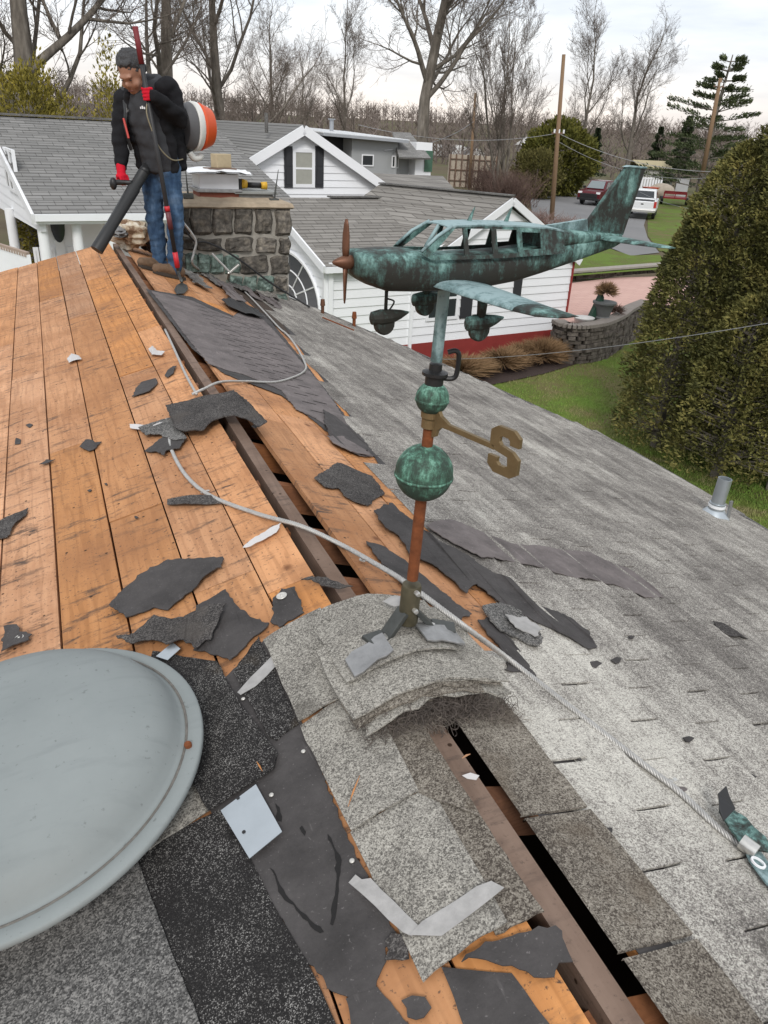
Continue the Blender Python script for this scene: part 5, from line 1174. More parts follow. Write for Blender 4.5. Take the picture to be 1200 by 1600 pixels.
b = MB(); b.prism([FB.p(0, -.1, -.05), FB.p(0, zR, -.05), FB.p(0, zR, -5), FB.p(0, -.1, -5)], UU * .04); b.build('red_side_wall', M_red, H2)
trimbar(H2, FB.p(-.02, zred, .02), FB.p(-.02, zR, .02), .06, .05, 'corner_trim', M_red)
# left gable end
FG = Fr(FB.p(aL, 0), VV, -UU); vr, zr = FG.px(426, 309); print('gable', vr, zr)
sl = (zr - zL) / vr
gp = [(0, zL), (vr, zr - .05), (2 * vr, zL), (2 * vr, 0), (0, 0)]
b = MB(); b.prism([FG.p(a, z, -.05) for a, z in gp], UU * .1); b.build('wall', M_trim, H2)
siding(H2, FG, gp, .19)
trimbar(H2, FG.p(.04, 0, .03), FG.p(.04, zL, .03), .12, .10, 'corner_trim'); trimbar(H2, FB.p(aL + .05, 0, .03), FB.p(aL + .05, zL, .03), .12, .10, 'corner_trim')
xd, zd = FB.px(640, 500); trimbar(H2, FB.p(xd, 0, .05), FB.p(xd, zL, .05), .09, .07, 'downspout')
# fan window: half-round with radial bars
ac, zc_ = FG.px(453, 470); aR_ = abs(ac - FG.px(503, 470)[0]); zb_ = FG.px(480, 478)[1]
b = MB(); ring_o = [FG.p(ac + aR_ * cos(t), zb_ + aR_ * .62 * sin(t), .02) for t in [pi * i / 24 for i in range(25)]]; b.prism(ring_o, FG.n * .012); fw_ = b.build('fan_window', M_glass, H2)
b = MB(); b.tube([FG.p(ac + aR_ * cos(t), zb_ + aR_ * .62 * sin(t), .04) for t in [pi * i / 24 for i in range(25)]], .045, 6); b.tube([FG.p(ac - aR_, zb_, .04), FG.p(ac + aR_, zb_, .04)], .05, 6)
for k_ in range(1, 6): t = pi * k_ / 6; b.tube([FG.p(ac + .25 * aR_ * cos(t), zb_ + .16 * aR_ * sin(t), .035), FG.p(ac + aR_ * cos(t), zb_ + aR_ * .62 * sin(t), .035)], .02, 5)
for q in (.28, .62): b.tube([FG.p(ac + q * aR_ * cos(t), zb_ + q * aR_ * .62 * sin(t), .035) for t in [pi * i / 16 for i in range(17)]], .02, 5)
b.build('glazing_bars', M_trim, fw_)
# main roof, slope towards us and behind
ov = .18
e0, e1 = FG.p(-ov, zL - ov * sl, .15), FB.p(aA + .2, zL - ov * sl, ov); e1 = e0 + UU * (abs(aL) + aA + .6)
r0, r1 = FG.p(vr, zr, .15), FG.p(vr, zr, .15) + UU * (abs(aL) + aA + .6)
bk0, bk1 = FG.p(2 * vr + ov, zL - ov * sl, .15), FG.p(2 * vr + ov, zL - ov * sl, .15) + UU * (abs(aL) + aA + .6)
slab(H2, [e0, e1, r1, r0], .06, M_rf2); slab(H2, [bk0, bk1, r1, r0], .06, M_rf2); courses(H2, e0 + UP * .005, e1 + UP * .005, r0 + UP * .005, r1 + UP * .005, M_rf2, 22)
trimbar(H2, FG.p(-ov, zL - ov * sl - .05, .17), FG.p(vr, zr - .05, .17), .16, .04, 'rake_board'); trimbar(H2, e0 - UP * .06, e0 + UU * 3 - UP * .06, .12, .1, 'gutter')
b = MB(); b.bar(r0 + UU * 1.6 + UP * .03, r1 + UP * .03, .22, .03); b.build('ridge_vent', M_black2, H2)
# front gable wing whose ridge runs back to the left
AP = FB.p(aA, zA, .12); RD = V((sin(radians(-33)), cos(radians(-33)), 0)); L_ = 2.0
while project(AP + RD * L_)[0] > 598: L_ += .1
rk = (zA - zR) / GW
EL_, ER_ = FB.p(aA - GW - .2, zA - rk * (GW + .2), .12), FB.p(aA + GW - .02, zA - rk * (GW - .02), .12)
slab(H2, [AP, AP + RD * L_, EL_ + RD * L_, EL_], .06, M_rf2); slab(H2, [AP, AP + RD * L_, ER_ + RD * L_, ER_], .06, M_rf2)
courses(H2, EL_ + UP * .006, EL_ + RD * L_ + UP * .006, AP + UP * .006, AP + RD * L_ + UP * .006, M_rf2, 18)
trimbar(H2, AP + FB.n * .02 - UP * .09, EL_ + FB.n * .02 - UP * .09, .16, .05, 'rake_board'); trimbar(H2, AP + FB.n * .02 - UP * .09, ER_ + FB.n * .02 - UP * .09, .16, .05, 'rake_board')
b = MB(); b.bar(AP + UP * .03, AP + RD * L_ + UP * .03, .2, .03); b.build('ridge_vent', M_black2, H2)
# window with dark shutter under the wing
x0, z1_ = FB.px(700, 425); x1, z0_ = FB.px(735, 470); wz = 1.05
window(H2, FB, x0 - .55, wz, x0 + .35, wz + 1.0)
b = MB(); b.prism([FB.p(x0 + .42, wz, 0), FB.p(x0 + .75, wz, 0), FB.p(x0 + .75, wz + 1.05, 0), FB.p(x0 + .42, wz + 1.05, 0)], FB.n * .05); b.build('shutter', M_shut, H2)
xs_, zs_ = FB.px(807, 452); b = MB(); b.prism([FB.p(xs_ - .12, zs_ - .5, 0), FB.p(xs_ + .12, zs_ - .5, 0), FB.p(xs_ + .12, zs_ + .4, 0), FB.p(xs_ - .12, zs_ + .4, 0)], FB.n * .05); b.build('shutter', M_shut, H2)

# ---------------------------------------------------------------- main white house with the long grey roof
H1O = atD(470, 300, 24); FW1 = Fr(V((H1O.x, H1O.y, 0)), UU, -VV)
H1 = empty('white_house', H1O + VV * 3, 'long white house with a grey shingle roof and shuttered gable behind the chimney', 'house')
aa, za = FW1.px(470, 195); al_, zl_ = FW1.px(372, 254); ar_, zr_ = FW1.px(597, 286); zb1 = FW1.px(470, 312)[1] - .5
print('H1 gable', aa, za, al_, zl_, ar_, zr_, zb1)
k1 = (za - zr_) / (ar_ - aa); wl = ar_ - aa
gp = [(aa - wl, za - wl * k1), (aa, za - .1), (ar_, zr_), (ar_, 0), (aa - wl, 0)]
b = MB(); b.prism([FW1.p(a, z, -.05) for a, z in gp], VV * .1); b.build('wall', M_trim, H1)
siding(H1, FW1, [(aa - wl + .05, zb1 - .3), (ar_ - .05, zb1 - .3), (ar_ - .05, zr_), (aa, za - .15), (aa - wl + .05, za - wl * k1)], .19)
AP1 = FW1.p(aa, za, .2); E1r, E1l = FW1.p(ar_ + .25, zr_ - .25 * k1, .2), FW1.p(aa - wl - .25, za - (wl + .25) * k1, .2); LB = 14
for E_ in (E1l, E1r): slab(H1, [AP1, AP1 + VV * LB, E_ + VV * LB, E_], .07, M_rf1); trimbar(H1, AP1 + FW1.n * .03 - UP * .12, E_ + FW1.n * .03 - UP * .12, .24, .06, 'rake_board')
courses(H1, E1l + UP * .006, E1l + VV * LB + UP * .006, AP1 + UP * .006, AP1 + VV * LB + UP * .006, M_rf1, 24)
w0, wz1 = FW1.px(456.5, 232); w1, wz0 = FW1.px(491, 293); window(H1, FW1, w0, wz0, w1, wz1, .09, True, M_blind)
for x0, x1 in ((443, 456), (492, 505)):
    s0, s1 = FW1.px(x0, 230)[0], FW1.px(x1, 230)[0]; zt1, zt0 = FW1.px(x0, 228)[1], FW1.px(x0, 293)[1]
    b = MB(); b.prism([FW1.p(s0, zt0, 0), FW1.p(s1, zt0, 0), FW1.p(s1, zt1, 0), FW1.p(s0, zt1, 0)], FW1.n * .05)
    so_ = b.build('shutter', M_shut, H1)
    for q in (.28, .73):
        zc_2 = zt0 + (zt1 - zt0) * q; hh = (zt1 - zt0) * .2; b = MB(); b.prism([FW1.p(s0 + .05, zc_2 - hh, .05), FW1.p(s1 - .05, zc_2 - hh, .05), FW1.p(s1 - .05, zc_2 + hh, .05), FW1.p(s0 + .05, zc_2 + hh, .05)], FW1.n * .015); b.build('panel', M_shut, so_)
b = MB(); q = AP1 - V((.9, -.6, 0)) - UP * .25; b.tube([q, q + UP * .5], .05, 8); b.build('vent_stack', M_black2, H1)
# long roof on the left: near eave corner at (52,333), ridge just under the horizon
EC = atD(53, 334, 17.6); FE = Fr(V((EC.x, EC.y, 0)), UU, -VV); FGe = Fr(V((EC.x, EC.y, 0)), VV, -UU); zE = EC.z
RG = on_plane(-24, 180, EC, UU); vR, zRg = (RG - EC).dot(VV), RG.z
print('H1 main', EC, vR, zRg)
LEN = 4.0
while project(EC + VV * vR + UP * (zRg - zE) + UU * LEN)[0] < 334: LEN += .1
print('LEN', LEN)
re0, re1 = V((EC.x, EC.y, zE)), EC + UU * LEN; rr0 = EC + VV * vR + UP * (zRg - zE); rr1 = rr0 + UU * LEN; rb0 = EC + VV * 2 * vR; rb1 = rb0 + UU * LEN
slab(H1, [re0, re1, rr1, rr0], .09, M_rf1); slab(H1, [rb0, rb1, rr1, rr0], .09, M_rf1)
courses(H1, re0 + UP * .008, re1 + UP * .008, rr0 + UP * .008, rr1 + UP * .008, M_rf1, 34, .014)
b = MB(); b.bar(rr0 + UP * .05, rr1 + UP * .05, .3, .05); b.build('ridge_vent', M_black2, H1)
trimbar(H1, re0 - UP * .07 - VV * .04, re1 - UP * .07 - VV * .04, .13, .12, 'gutter'); trimbar(H1, re0 - UP * .12 + VV * .02, re1 - UP * .12 + VV * .02, .16, .05, 'fascia')
trimbar(H1, re0 - UU * .03 - UP * .1, rr0 - UU * .03 - UP * .1, .2, .06, 'rake_board'); trimbar(H1, rb0 - UU * .03 - UP * .1, rr0 - UU * .03 - UP * .1, .2, .06, 'rake_board')
gp = [(.1, zE - .12), (vR, zRg - .2), (2 * vR - .1, zE - .12), (2 * vR - .1, zE - .75), (.1, zE - .35)]
FGi = Fr(FGe.p(0, 0, -.12), VV, -UU)
b = MB(); b.prism([FGi.p(a, z, -.08) for a, z in gp], UU * -.1 + V((0, 0, 0))); b.build('gable_wall', M_trim, H1)
siding(H1, Fr(FGi.O - UU * .02, VV, -UU), gp, .22)
for k_ in range(3): a0 = 2.2 + k_ * .62; window(H1, Fr(FGi.O - UU * .05, VV, -UU), a0, zE + .15, a0 + .55, zE + 1.05, .06, False)
# porch under the eave: back wall, door, windows, columns, rails, deck
PVd = 1.7
FP = Fr(EC + VV * PVd, UU, -VV)
b = MB(); b.prism([FP.p(.3, .3, -.06), FP.p(LEN, .3, -.06), FP.p(LEN, zE, -.06), FP.p(.3, zE, -.06)], VV * .1); b.build('porch_wall', M_trim, H1)
siding(H1, FP, [(.3, .4), (LEN, .4), (LEN, zE - .1), (.3, zE - .1)], .2)
b = MB(); b.prism([FP.p(.3, zE - .15, PVd - .1), FP.p(LEN, zE - .15, PVd - .1), FP.p(LEN, zE - .15, 0), FP.p(.3, zE - .15, 0)], UP * .03); b.build('porch_ceiling', M_trim, H1)
def dxp(x): return FP.px(x, 360)[0]
d0, d1 = dxp(83), dxp(97); zd1 = FP.px(90, 337)[1]; 
b = MB(); b.prism([FP.p(d0, .4, .0), FP.p(d1, .4, .0), FP.p(d1, min(zE - .2, 2.45), .0), FP.p(d0, min(zE - .2, 2.45), .0)], FP.n * .06); dr = b.build('door', M_white, H1)
zo = FP.px(90, 350)[1]; b = MB(); b.prism([FP.p((d0 + d1) / 2 + .15 * cos(t), zo + .38 * sin(t), .06) for t in [2 * pi * i / 20 for i in range(20)]], FP.n * .015); b.build('oval_glass', M_glass, dr)
for x0, x1 in ((47, 55), (57, 64), (74, 80), (101, 110), (115, 123), (125, 133), (138, 146)):
    window(H1, FP, dxp(x0), .7, dxp(x1), 2.3, .06, False)
for px_ in (68, 122, 176): 
    ca = FE.px(px_, 350)[0]; b = MB(); b.tube([FE.p(ca, .4, -.25), FE.p(ca, zE - .16, -.25)], [.12, .10], 16); b.tube([FE.p(ca, .4, -.25), FE.p(ca, .5, -.25)], .15, 12); smooth_by_angle(b.build('column', M_white, H1, smooth=True), 40)
ca, cz = FGe.px(18, 350); b = MB(); b.tube([FGe.p(ca, .4, .0), FGe.p(ca, zE - .3, .0)], [.13, .11], 16); smooth_by_angle(b.build('column', M_white, H1, smooth=True), 40)
b = MB(); b.box(FE.p(LEN / 2 - 1.2, .2, -1.0), (LEN + 3, 3.4, .36), R3(UU, VV, UP)); b.build('porch_deck', plain('deck_boards', (.33, .22, .17), .8, 0, .2, 5), H1)
def railing(p, q, name, h_=.9):
    p, q = V(p), V(q); b = MB(); b.bar(p + UP * h_, q + UP * h_, .07, .05); b.build(name, M_white, H1)
    b = MB(); b.bar(p + UP * .12, q + UP * .12, .05, .04); b.build(name, M_white, H1)
    k_ = int((q - p).length / .13)
    for i in range(k_): 
        c_ = p.lerp(q, (i + .5) / k_); b = MB(); b.box(c_ + UP * (h_ / 2 + .05), (.035, .035, h_ - .12)); b.build('baluster', M_white, H1)
railing(FE.p(-1.1, .38, -2.4), FE.p(.25, .38, -2.4), 'rail'); railing(FE.p(-1.3, .38, .6), FE.p(.1, .38, .6), 'rail')
fz0 = FE.p(-1.5, 0, 1.3); b = MB(); 
# white pale fence left of the ridge end
FN = empty('white_fence', atD(14, 402, 15), 'white picket fence at the left edge beyond the roof', 'fence')
p, q = atZ(-30, 400, 1.25), atZ(42, 412, 1.25); p = atD(-40, 372, 15.5); q = atD(44, 398, 14.5); zt_ = (p.z + q.z) / 2
for i in range(22):
    c_ = p.lerp(q, i / 21); b = MB(); b.box((c_.x, c_.y, c_.z - .55), (.065, .03, 1.1)); b.build('picket', M_white, FN)
b = MB(); b.bar(p, q, .06, .08); b.build('fence_rail', plain('weathered_rail', (.35, .27, .22), .8), FN); b = MB(); b.bar(p - UP * .9, q - UP * .9, .05, .07); b.build('fence_rail', M_white, FN)

# ---------------------------------------------------------------- grey modern house behind
GO = atD(585, 270, 46); FM = Fr(V((GO.x, GO.y, 0)), UU, -VV)
H3 = empty('grey_house', GO + VV * 3, 'pale grey modern house with a flat metal roof behind the big bare tree', 'house')
M_gw = plain('grey_panel_wall', (.33, .34, .345), .7, 0, .05, 2); M_met = plain('metal_roof', (.42, .44, .47), .4, .5, .1, 3)
def q3(x, y): return FM.px(x, y)
def panelbox(x0, y0, x1, depth, mat, name, zt_=None, d0=0):
    a0, z1 = q3(x0, y0); a1, _ = q3(x1, y0); b = MB(); b.prism([FM.p(a0, -1, -d0), FM.p(a1, -1, -d0), FM.p(a1, z1, -d0), FM.p(a0, z1, -d0)], VV * depth); return b.build(name, mat, H3)
panelbox(550, 217, 622, 8, M_gw, 'wall'); panelbox(503, 212, 551, 7, M_shut, 'dark_wall', d0=1.0); panelbox(622, 222, 672, 7, M_gw, 'wall', d0=.5)
panelbox(648, 222, 673, 5, M_siding, 'white_wall', d0=-.2)
a0, z1 = q3(497, 208); a1, _ = q3(630, 218)
for z_ in (0,): b = MB(); b.prism([FM.p(a0, z1 - .1, .6), FM.p(a1, z1 - .28, .6), FM.p(a1, z1 - .05, -7), FM.p(a0, z1 + .15, -7)], UP * .14); rf_ = b.build('roof', M_met, H3)
for i in range(16):
    t = i / 15; p_, q_ = FM.p(a0 + (a1 - a0) * t, z1 + .05 - .18 * t, .6), FM.p(a0 + (a1 - a0) * t, z1 + .3 - .2 * t, -7); b = MB(); b.bar(p_, q_, .06, .05); b.build('roof_seam', M_white, rf_)
for x0, y0, x1, y1 in ((565, 241, 583, 260), (612, 243, 617, 262), (623, 243, 629, 264)):
    a0, zt_ = q3(x0, y0); a1, zb_ = q3(x1, y1); window(H3, FM if x0 < 620 else Fr(FM.O + VV * .5, UU, -VV), a0, zb_, a1, zt_, .06, False)
a0, zt_ = q3(661, 235); a1, zb_ = q3(671, 268); b = MB(); b.prism([FM.p(a0, zb_, .22), FM.p(a1, zb_, .22), FM.p(a1, zt_, .22), FM.p(a0, zt_, .22)], FM.n * .03); b.build('green_door', plain('green_glass', (.06, .13, .09), .2), H3)
a0, zt_ = q3(618, 238); a1, zb_ = q3(660, 240); am = (a0 + a1) / 2
slab(H3, [FM.p(a0 - .3, zt_ - .2, .9), FM.p(a1, zt_ - .2, .9), FM.p(a1, zt_ + 1.0, -1.4), FM.p(a0 + .6, zt_ + 1.0, -1.4)], .1, M_rf1)
c_ = FM.p(q3(558, 212)[0], q3(558, 205)[1], -3); b = MB(); b.tube([c_ - UP * .4, c_ + UP * .5], .12, 8); b.tube([c_ + UP * .5, c_ + UP * .55], .22, 8); b.build('roof_vent_stack', M_met, H3)
# low grey roof between the houses
LR = empty('low_outbuilding', atD(650, 300, 33), 'low outbuilding showing only its plain grey roof behind the white houses', 'outbuilding')
pts = [atD(585, 271, 36), atD(690, 275, 36), atD(716, 302, 31), atD(600, 290, 31)]; pts = [pts[0], pts[1], pts[2], pts[3]]
slab(LR, [atD(570, 270, 36), atD(692, 275, 36), atD(720, 306, 30), atD(575, 300, 30)], .1, M_rf2, 'roof')
c_ = atD(650, 300, 33.5); b = MB(); b.box((c_.x, c_.y, c_.z / 2 - .2), (2.6, 3.4, c_.z - .3), R3(UU, VV, UP)); b.build('wall', M_siding, LR)
print('houses', round(time.time() - T0, 1))
# ================================================================== ground, road, garden
a = Mat('lawn', .95, spec=.15); n1 = a.math('ADD', a.math('MULTIPLY', a.noise(scale=.9, detail=6, rough=.65), .6), a.math('MULTIPLY', a.noise(scale=.22, detail=4), .4)); n2 = a.noise(scale=22, detail=4, rough=.7)
c = a.ramp(n1, [(.42, (.17, .145, .065)), (.49, (.125, .155, .038)), (.56, (.135, .205, .035))]); c = a.mix(a.math('MULTIPLY', n2, .5), c, (.07, .09, .022)); a.col(c); a.bump(n2, .6, .05); M_lawn = a.m
a = Mat('woodland_floor', .95, spec=.1); n1 = a.noise(scale=.05, detail=7, rough=.65); a.col(a.ramp(n1, [(.35, (.085, .065, .045)), (.5, (.115, .095, .06)), (.65, (.09, .10, .045))])); M_field = a.m
a = Mat('asphalt', .9, spec=.25); n1 = a.noise(scale=.35, detail=6); a.col(a.mix(n1, (.15, .15, .155), (.235, .232, .23))); a.bump(a.noise(scale=60), .2, .01); M_asph = a.m
a = Mat('pink_pavers', .9, spec=.2); br_ = a.n('ShaderNodeTexBrick', {'Vector': a.pos, 'Color1': (.50, .315, .275, 1), 'Color2': (.56, .37, .32, 1), 'Mortar': (.36, .23, .2, 1), 'Scale': 1.0, 'Mortar Size': .012, 'Brick Width': .42, 'Row Height': .21}); a.col(a.mix(a.noise(scale=1.2, detail=4), br_.outputs['Color'], (.52, .34, .29))); M_pave = a.m
M_mulch = plain('mulch', (.055, .036, .030), .95, 0, .6, 40, .8, 50)
def sheet(poly, z, mat, name, kind='structure', parent=None):
    pts = [V((p[0], p[1], z)) for p in poly]; tris = tessellate_polygon([pts]); b = MB()
    b.add(pts, [t if (pts[t[1]] - pts[t[0]]).cross(pts[t[2]] - pts[t[0]]).z > 0 else t[::-1] for t in tris]); o = b.build(name, mat, parent)
    if kind: o['kind'] = kind
    return o
sheet([(-900, -300), (1500, -300), (1500, 1500), (-900, 1500)], -.02, M_field, 'ground')
def gp(x, y, z=0): p = atZ(x, y, z); return (p.x, p.y)
# near lawn in front of the white house and round the big evergreen
sheet([(2.5, -4), (40, -4), (40, 14), gp(1195, 500), gp(990, 520), gp(905, 545), gp(880, 556), (6, 19), (-2, 17.5), (-14, 16), (-14, 10), (-5, 8)], .0, M_lawn, 'lawn')
# roads: the bend by the trucks and the drive
roadpx = [(812, 298), (905, 291), (985, 292), (1000, 300), (1030, 330), (1012, 350), (1000, 380), (950, 420), (930, 378), (862, 352), (835, 335)]
sheet([gp(*p) for p in [(826, 301), (870, 296), (930, 295), (990, 297), (1010, 312), (1012, 334), (1006, 352), (1012, 372), (1030, 395), (985, 400), (935, 380), (905, 392), (860, 352), (832, 336)]], .012, M_asph, 'road')
sheet([gp(*p) for p in [(1006, 316), (1045, 306), (1110, 322), (1160, 400), (1060, 400), (1030, 392), (1012, 368), (1012, 340)]], .004, M_lawn, 'verge')
sheet([gp(*p) for p in [(886, 400), (930, 384), (985, 398), (990, 420), (940, 436), (888, 438)]], .004, M_lawn, 'verge')
# raised paved court held by walls
WZ = .95
pc = [gp(*p, WZ) for p in [(884, 512), (886, 437), (1060, 428), (1090, 520), (985, 500), (960, 492)]]
wall_px = [(872, 500), (884, 506), (905, 508), (925, 506), (945, 502), (968, 492), (985, 480), (1010, 470)]
wpath = curve([V((*gp(*p, WZ), 0)) for p in wall_px], 4)
sheet([(p.x, p.y) for p in wpath] + [gp(*p, WZ) for p in [(1090, 470), (1080, 425), (960, 428), (886, 437)]], WZ - .12, M_pave, 'paved_court')
# curved wall of thin stacked stones
RW = empty('retaining_wall', wpath[len(wpath) // 2], 'curved low retaining wall of thin stacked stones beside the red-based house', 'wall')
M_slst = Mat('stacked_stone', .95, spec=.15); a = M_slst; n1 = a.noise(scale=6, detail=6); a.col(a.ramp(n1, [(.3, (.05, .042, .036)), (.5, (.105, .09, .078)), (.7, (.18, .158, .138))])); a.bump(a.noise(scale=40), .5, .02); M_slst = a.m
def stonewall(path, z0, z1, rows, parent, seed, depth=.3):
    r = random.Random(seed); seg = [0]
    for p, q in zip(path, path[1:]): seg.append(seg[-1] + (q - p).length)
    def at(d):
        for i in range(len(seg) - 1):
            if seg[i] <= d <= seg[i + 1] or i == len(seg) - 2: return path[i].lerp(path[i + 1], (d - seg[i]) / max(1e-6, seg[i + 1] - seg[i]))
    b = MB(); z = z0; hs = (z1 - z0) / rows
    core = MB()
    for k_ in range(rows):
        d = -r.random() * .2
        while d < seg[-1]:
            L_ = r.uniform(.16, .5); p, q = at(max(0, d)), at(min(seg[-1], d + L_ - .015))
            if (q - p).length > .05:
                t = (q - p).normalized(); nn = V((t.y, -t.x, 0)); c_ = (p + q) / 2 + nn * r.uniform(-.03, .03)
                b.box((c_.x, c_.y, z + hs / 2), ((q - p).length, depth, hs * r.uniform(.82, .95)), R3(t, -nn, UP))
            d += L_
        z += hs
    return tag(b.build('stones', M_slst, parent), kind='stuff')
stonewall(wpath, 0, WZ - .06, 9, RW, 1)
b = MB(); 
for i in range(len(wpath) - 1):
    p, q = wpath[i], wpath[i + 1]; b.bar(V((p.x, p.y, WZ - .02)), V((q.x, q.y, WZ - .02)), .34, .08, V((0, 0, 1)) if False else None)
b.build('coping', plain('coping_stone', (.21, .185, .165), .9, 0, .15), RW)
bw = [V((*gp(*p, WZ - .1), 0)) for p in [(884, 437), (930, 434), (985, 428), (1040, 424)]]
BW2 = empty('garden_wall', bw[1], 'straight low dark stone wall between the paved court and the lawn strip', 'wall'); stonewall(bw, WZ - .1, WZ + .14, 3, BW2, 2)
b = MB(); b.bar(bw[0] + UP * (WZ + .16), bw[3] + UP * (WZ + .16), .4, .06); b.build('coping', plain('coping_stone2', (.30, .27, .24), .9, 0, .15), BW2)
# raised lawn behind the garden wall
sheet([gp(*p, WZ + .1) for p in [(884, 432), (985, 424), (1060, 419), (1030, 398), (985, 399), (935, 383), (890, 396)]], WZ + .1, M_lawn, 'upper_lawn')
# planter bed on the wall: urn with clipped dry grass, green tarp, small shrub
q = atZ(941, 496, WZ); UR = empty('urn_planter', (q.x, q.y, WZ - .1), 'grey urn holding a rounded clump of dried grass on the curved wall', 'planter')
b = MB(); b.lathe([(.16, -.1), (.20, 0), (.17, .04), (.20, .16), (.24, .30), (.30, .36), (.30, .40), (.26, .40)], (q.x, q.y, WZ), UP, 20); smooth_by_angle(b.build('urn', plain('urn_grey', (.10, .105, .105), .7), UR, smooth=True), 40)
def twigball(c_, r, n_, mat, name, parent, seed, tw=.008, up_=.2, flat=1.0, L=.35):
    rr_ = random.Random(seed); b = MB()
    for i in range(n_):
        d = V((rr_.gauss(0, 1), rr_.gauss(0, 1), rr_.gauss(0, 1) * flat + up_)).normalized(); 
        if d.z < -.25: d.z = -d.z
        p1 = c_ + V((d.x * r[0], d.y * r[1], d.z * r[2])) * rr_.uniform(.65, 1.08); p0 = c_.lerp(p1, rr_.uniform(.1, .5)) if L else c_
        s_ = d.cross(V((rr_.uniform(-1, 1), rr_.uniform(-1, 1), rr_.uniform(-1, 1)))).normalized() * tw
        m_ = p0.lerp(p1, .5) + V((rr_.uniform(-1, 1), rr_.uniform(-1, 1), rr_.uniform(-1, 1))) * .03
        b.add([p0 - s_, p0 + s_, m_ + s_ * .8, m_ - s_ * .8, p1], [(0, 1, 2, 3), (3, 2, 4)])
    return tag(b.build(name, mat, parent), kind=None)
M_dry = Mat('dry_grass', .9); M_dry.col(M_dry.ramp(M_dry.noise(scale=9, detail=3), [(.35, (.12, .07, .04)), (.6, (.27, .165, .085))])); M_dry = M_dry.m
twigball(V((q.x, q.y, WZ + .62)), (.36, .36, .32), 900, M_dry, 'dry_clump', UR, 3, .009)
q2 = atZ(931, 496, WZ); b = MB(); b.prism([V((q2.x - .2, q2.y, WZ - .1)), V((q2.x + .2, q2.y, WZ - .1)), V((q2.x + .16, q2.y, WZ + .5)), V((q2.x + .08, q2.y, WZ + .62))], (.05, .2, 0)); tag(b.build('green_tarp', plain('tarp_green', (.02, .06, .04), .6), None, bevel=.02), 'folded dark green tarp leaning beside the urn planter', 'tarp')
q2 = atZ(962, 492, WZ); SB = empty('small_shrub', (q2.x, q2.y, WZ - .1), 'small bare brown shrub right of the urn planter', 'shrub'); twigball(V((q2.x, q2.y, WZ + .08)), (.3, .3, .25), 300, plain('brown_twig', (.12, .075, .06), .9), 'twigs', SB, 4, .007)
q2 = atZ(912, 500, WZ); b = MB(); b.lathe([(.22, 0), (.25, .10), (.27, .12), (.24, .12), (.20, .02)], (q2.x, q2.y, WZ - .05), UP, 16); tag(b.build('bird_bath', plain('bowl_white', (.5, .5, .49), .5), None, True), 'shallow pale bowl on the wall under the wing tip', 'bowl')
# flower bed with clipped dry hedges along the red base
bed = sheet([gp(*p) for p in [(640, 575), (760, 548), (850, 536), (900, 548), (905, 568), (850, 585), (780, 600), (700, 615), (640, 615)]], .02, M_mulch, 'flower_bed')
for i, (px, py, rx, ry, rz, n_) in enumerate([(722, 574, 1.05, .55, .42, 2600), (786, 562, .85, .5, .42, 2200), (848, 550, .95, .55, .50, 3000), (818, 552, .7, .5, .42, 1800)]):
    c_ = atZ(px, py, .3); HB = empty('clipped_hedge', (c_.x, c_.y, 0), ['brown leafless clipped shrub directly right of the vane pole', 'small brown clipped shrub second from the vane pole', 'largest brown clipped shrub, at the end of the red base', 'brown clipped shrub squeezed between two larger ones'][i], 'shrub', 'brown clipped shrubs along the red base')
    b = MB(); b.tube([V((c_.x, c_.y, 0)), c_], .04, 6); b.build('stem', M_mulch, HB); twigball(V((c_.x, c_.y, .22)), (rx, ry, rz), n_, Mat('hedge_twig%d' % i, .9).col((.235, .145, .075)).m, 'twigs', HB, 10 + i, .008, .3)
b = MB(); c_ = atZ(907, 562, .0); b.ell(c_ + UP * .05, (.2, .14, .12)); tag(b.build('boulder', M_slst, None, True), 'pale boulder at the end of the mulch bed', 'boulder')
b = MB(); c_ = atZ(908, 549, .1); b.box(c_, (.16, .16, .2)); tag(b.build('garden_light', M_blk, None, bevel=.02), 'small black garden light at the foot of the curved wall', 'lamp')
# grass blades over the near lawn
rr = random.Random(2); b = MB()
for i in range(60000):
    px_, py_ = rr.uniform(700, 1200), rr.uniform(545, 850); p = atZ(px_, py_, 0)
    if inpoly(px_, py_, [(640, 575), (760, 548), (850, 536), (900, 548), (905, 568), (850, 585), (780, 600), (700, 615), (640, 615)]): continue
    h_ = rr.uniform(.02, .06); an = rr.uniform(0, pi); s_ = V((cos(an), sin(an), 0)) * .006; t = V((rr.uniform(-.03, .03), rr.uniform(-.03, .03), h_))
    b.add([p - s_, p + s_, p + t], [(0, 1, 2)])
a = Mat('grass_blade', .9); a.col(a.ramp(a.noise(scale=1.3, detail=6, rough=.7), [(.40, (.30, .26, .13)), (.48, (.21, .26, .06)), (.57, (.17, .28, .05))])); M_blade = a.m
tag(b.build('grass', M_blade), 'short patchy spring grass on the lawn', 'grass', kind='stuff')

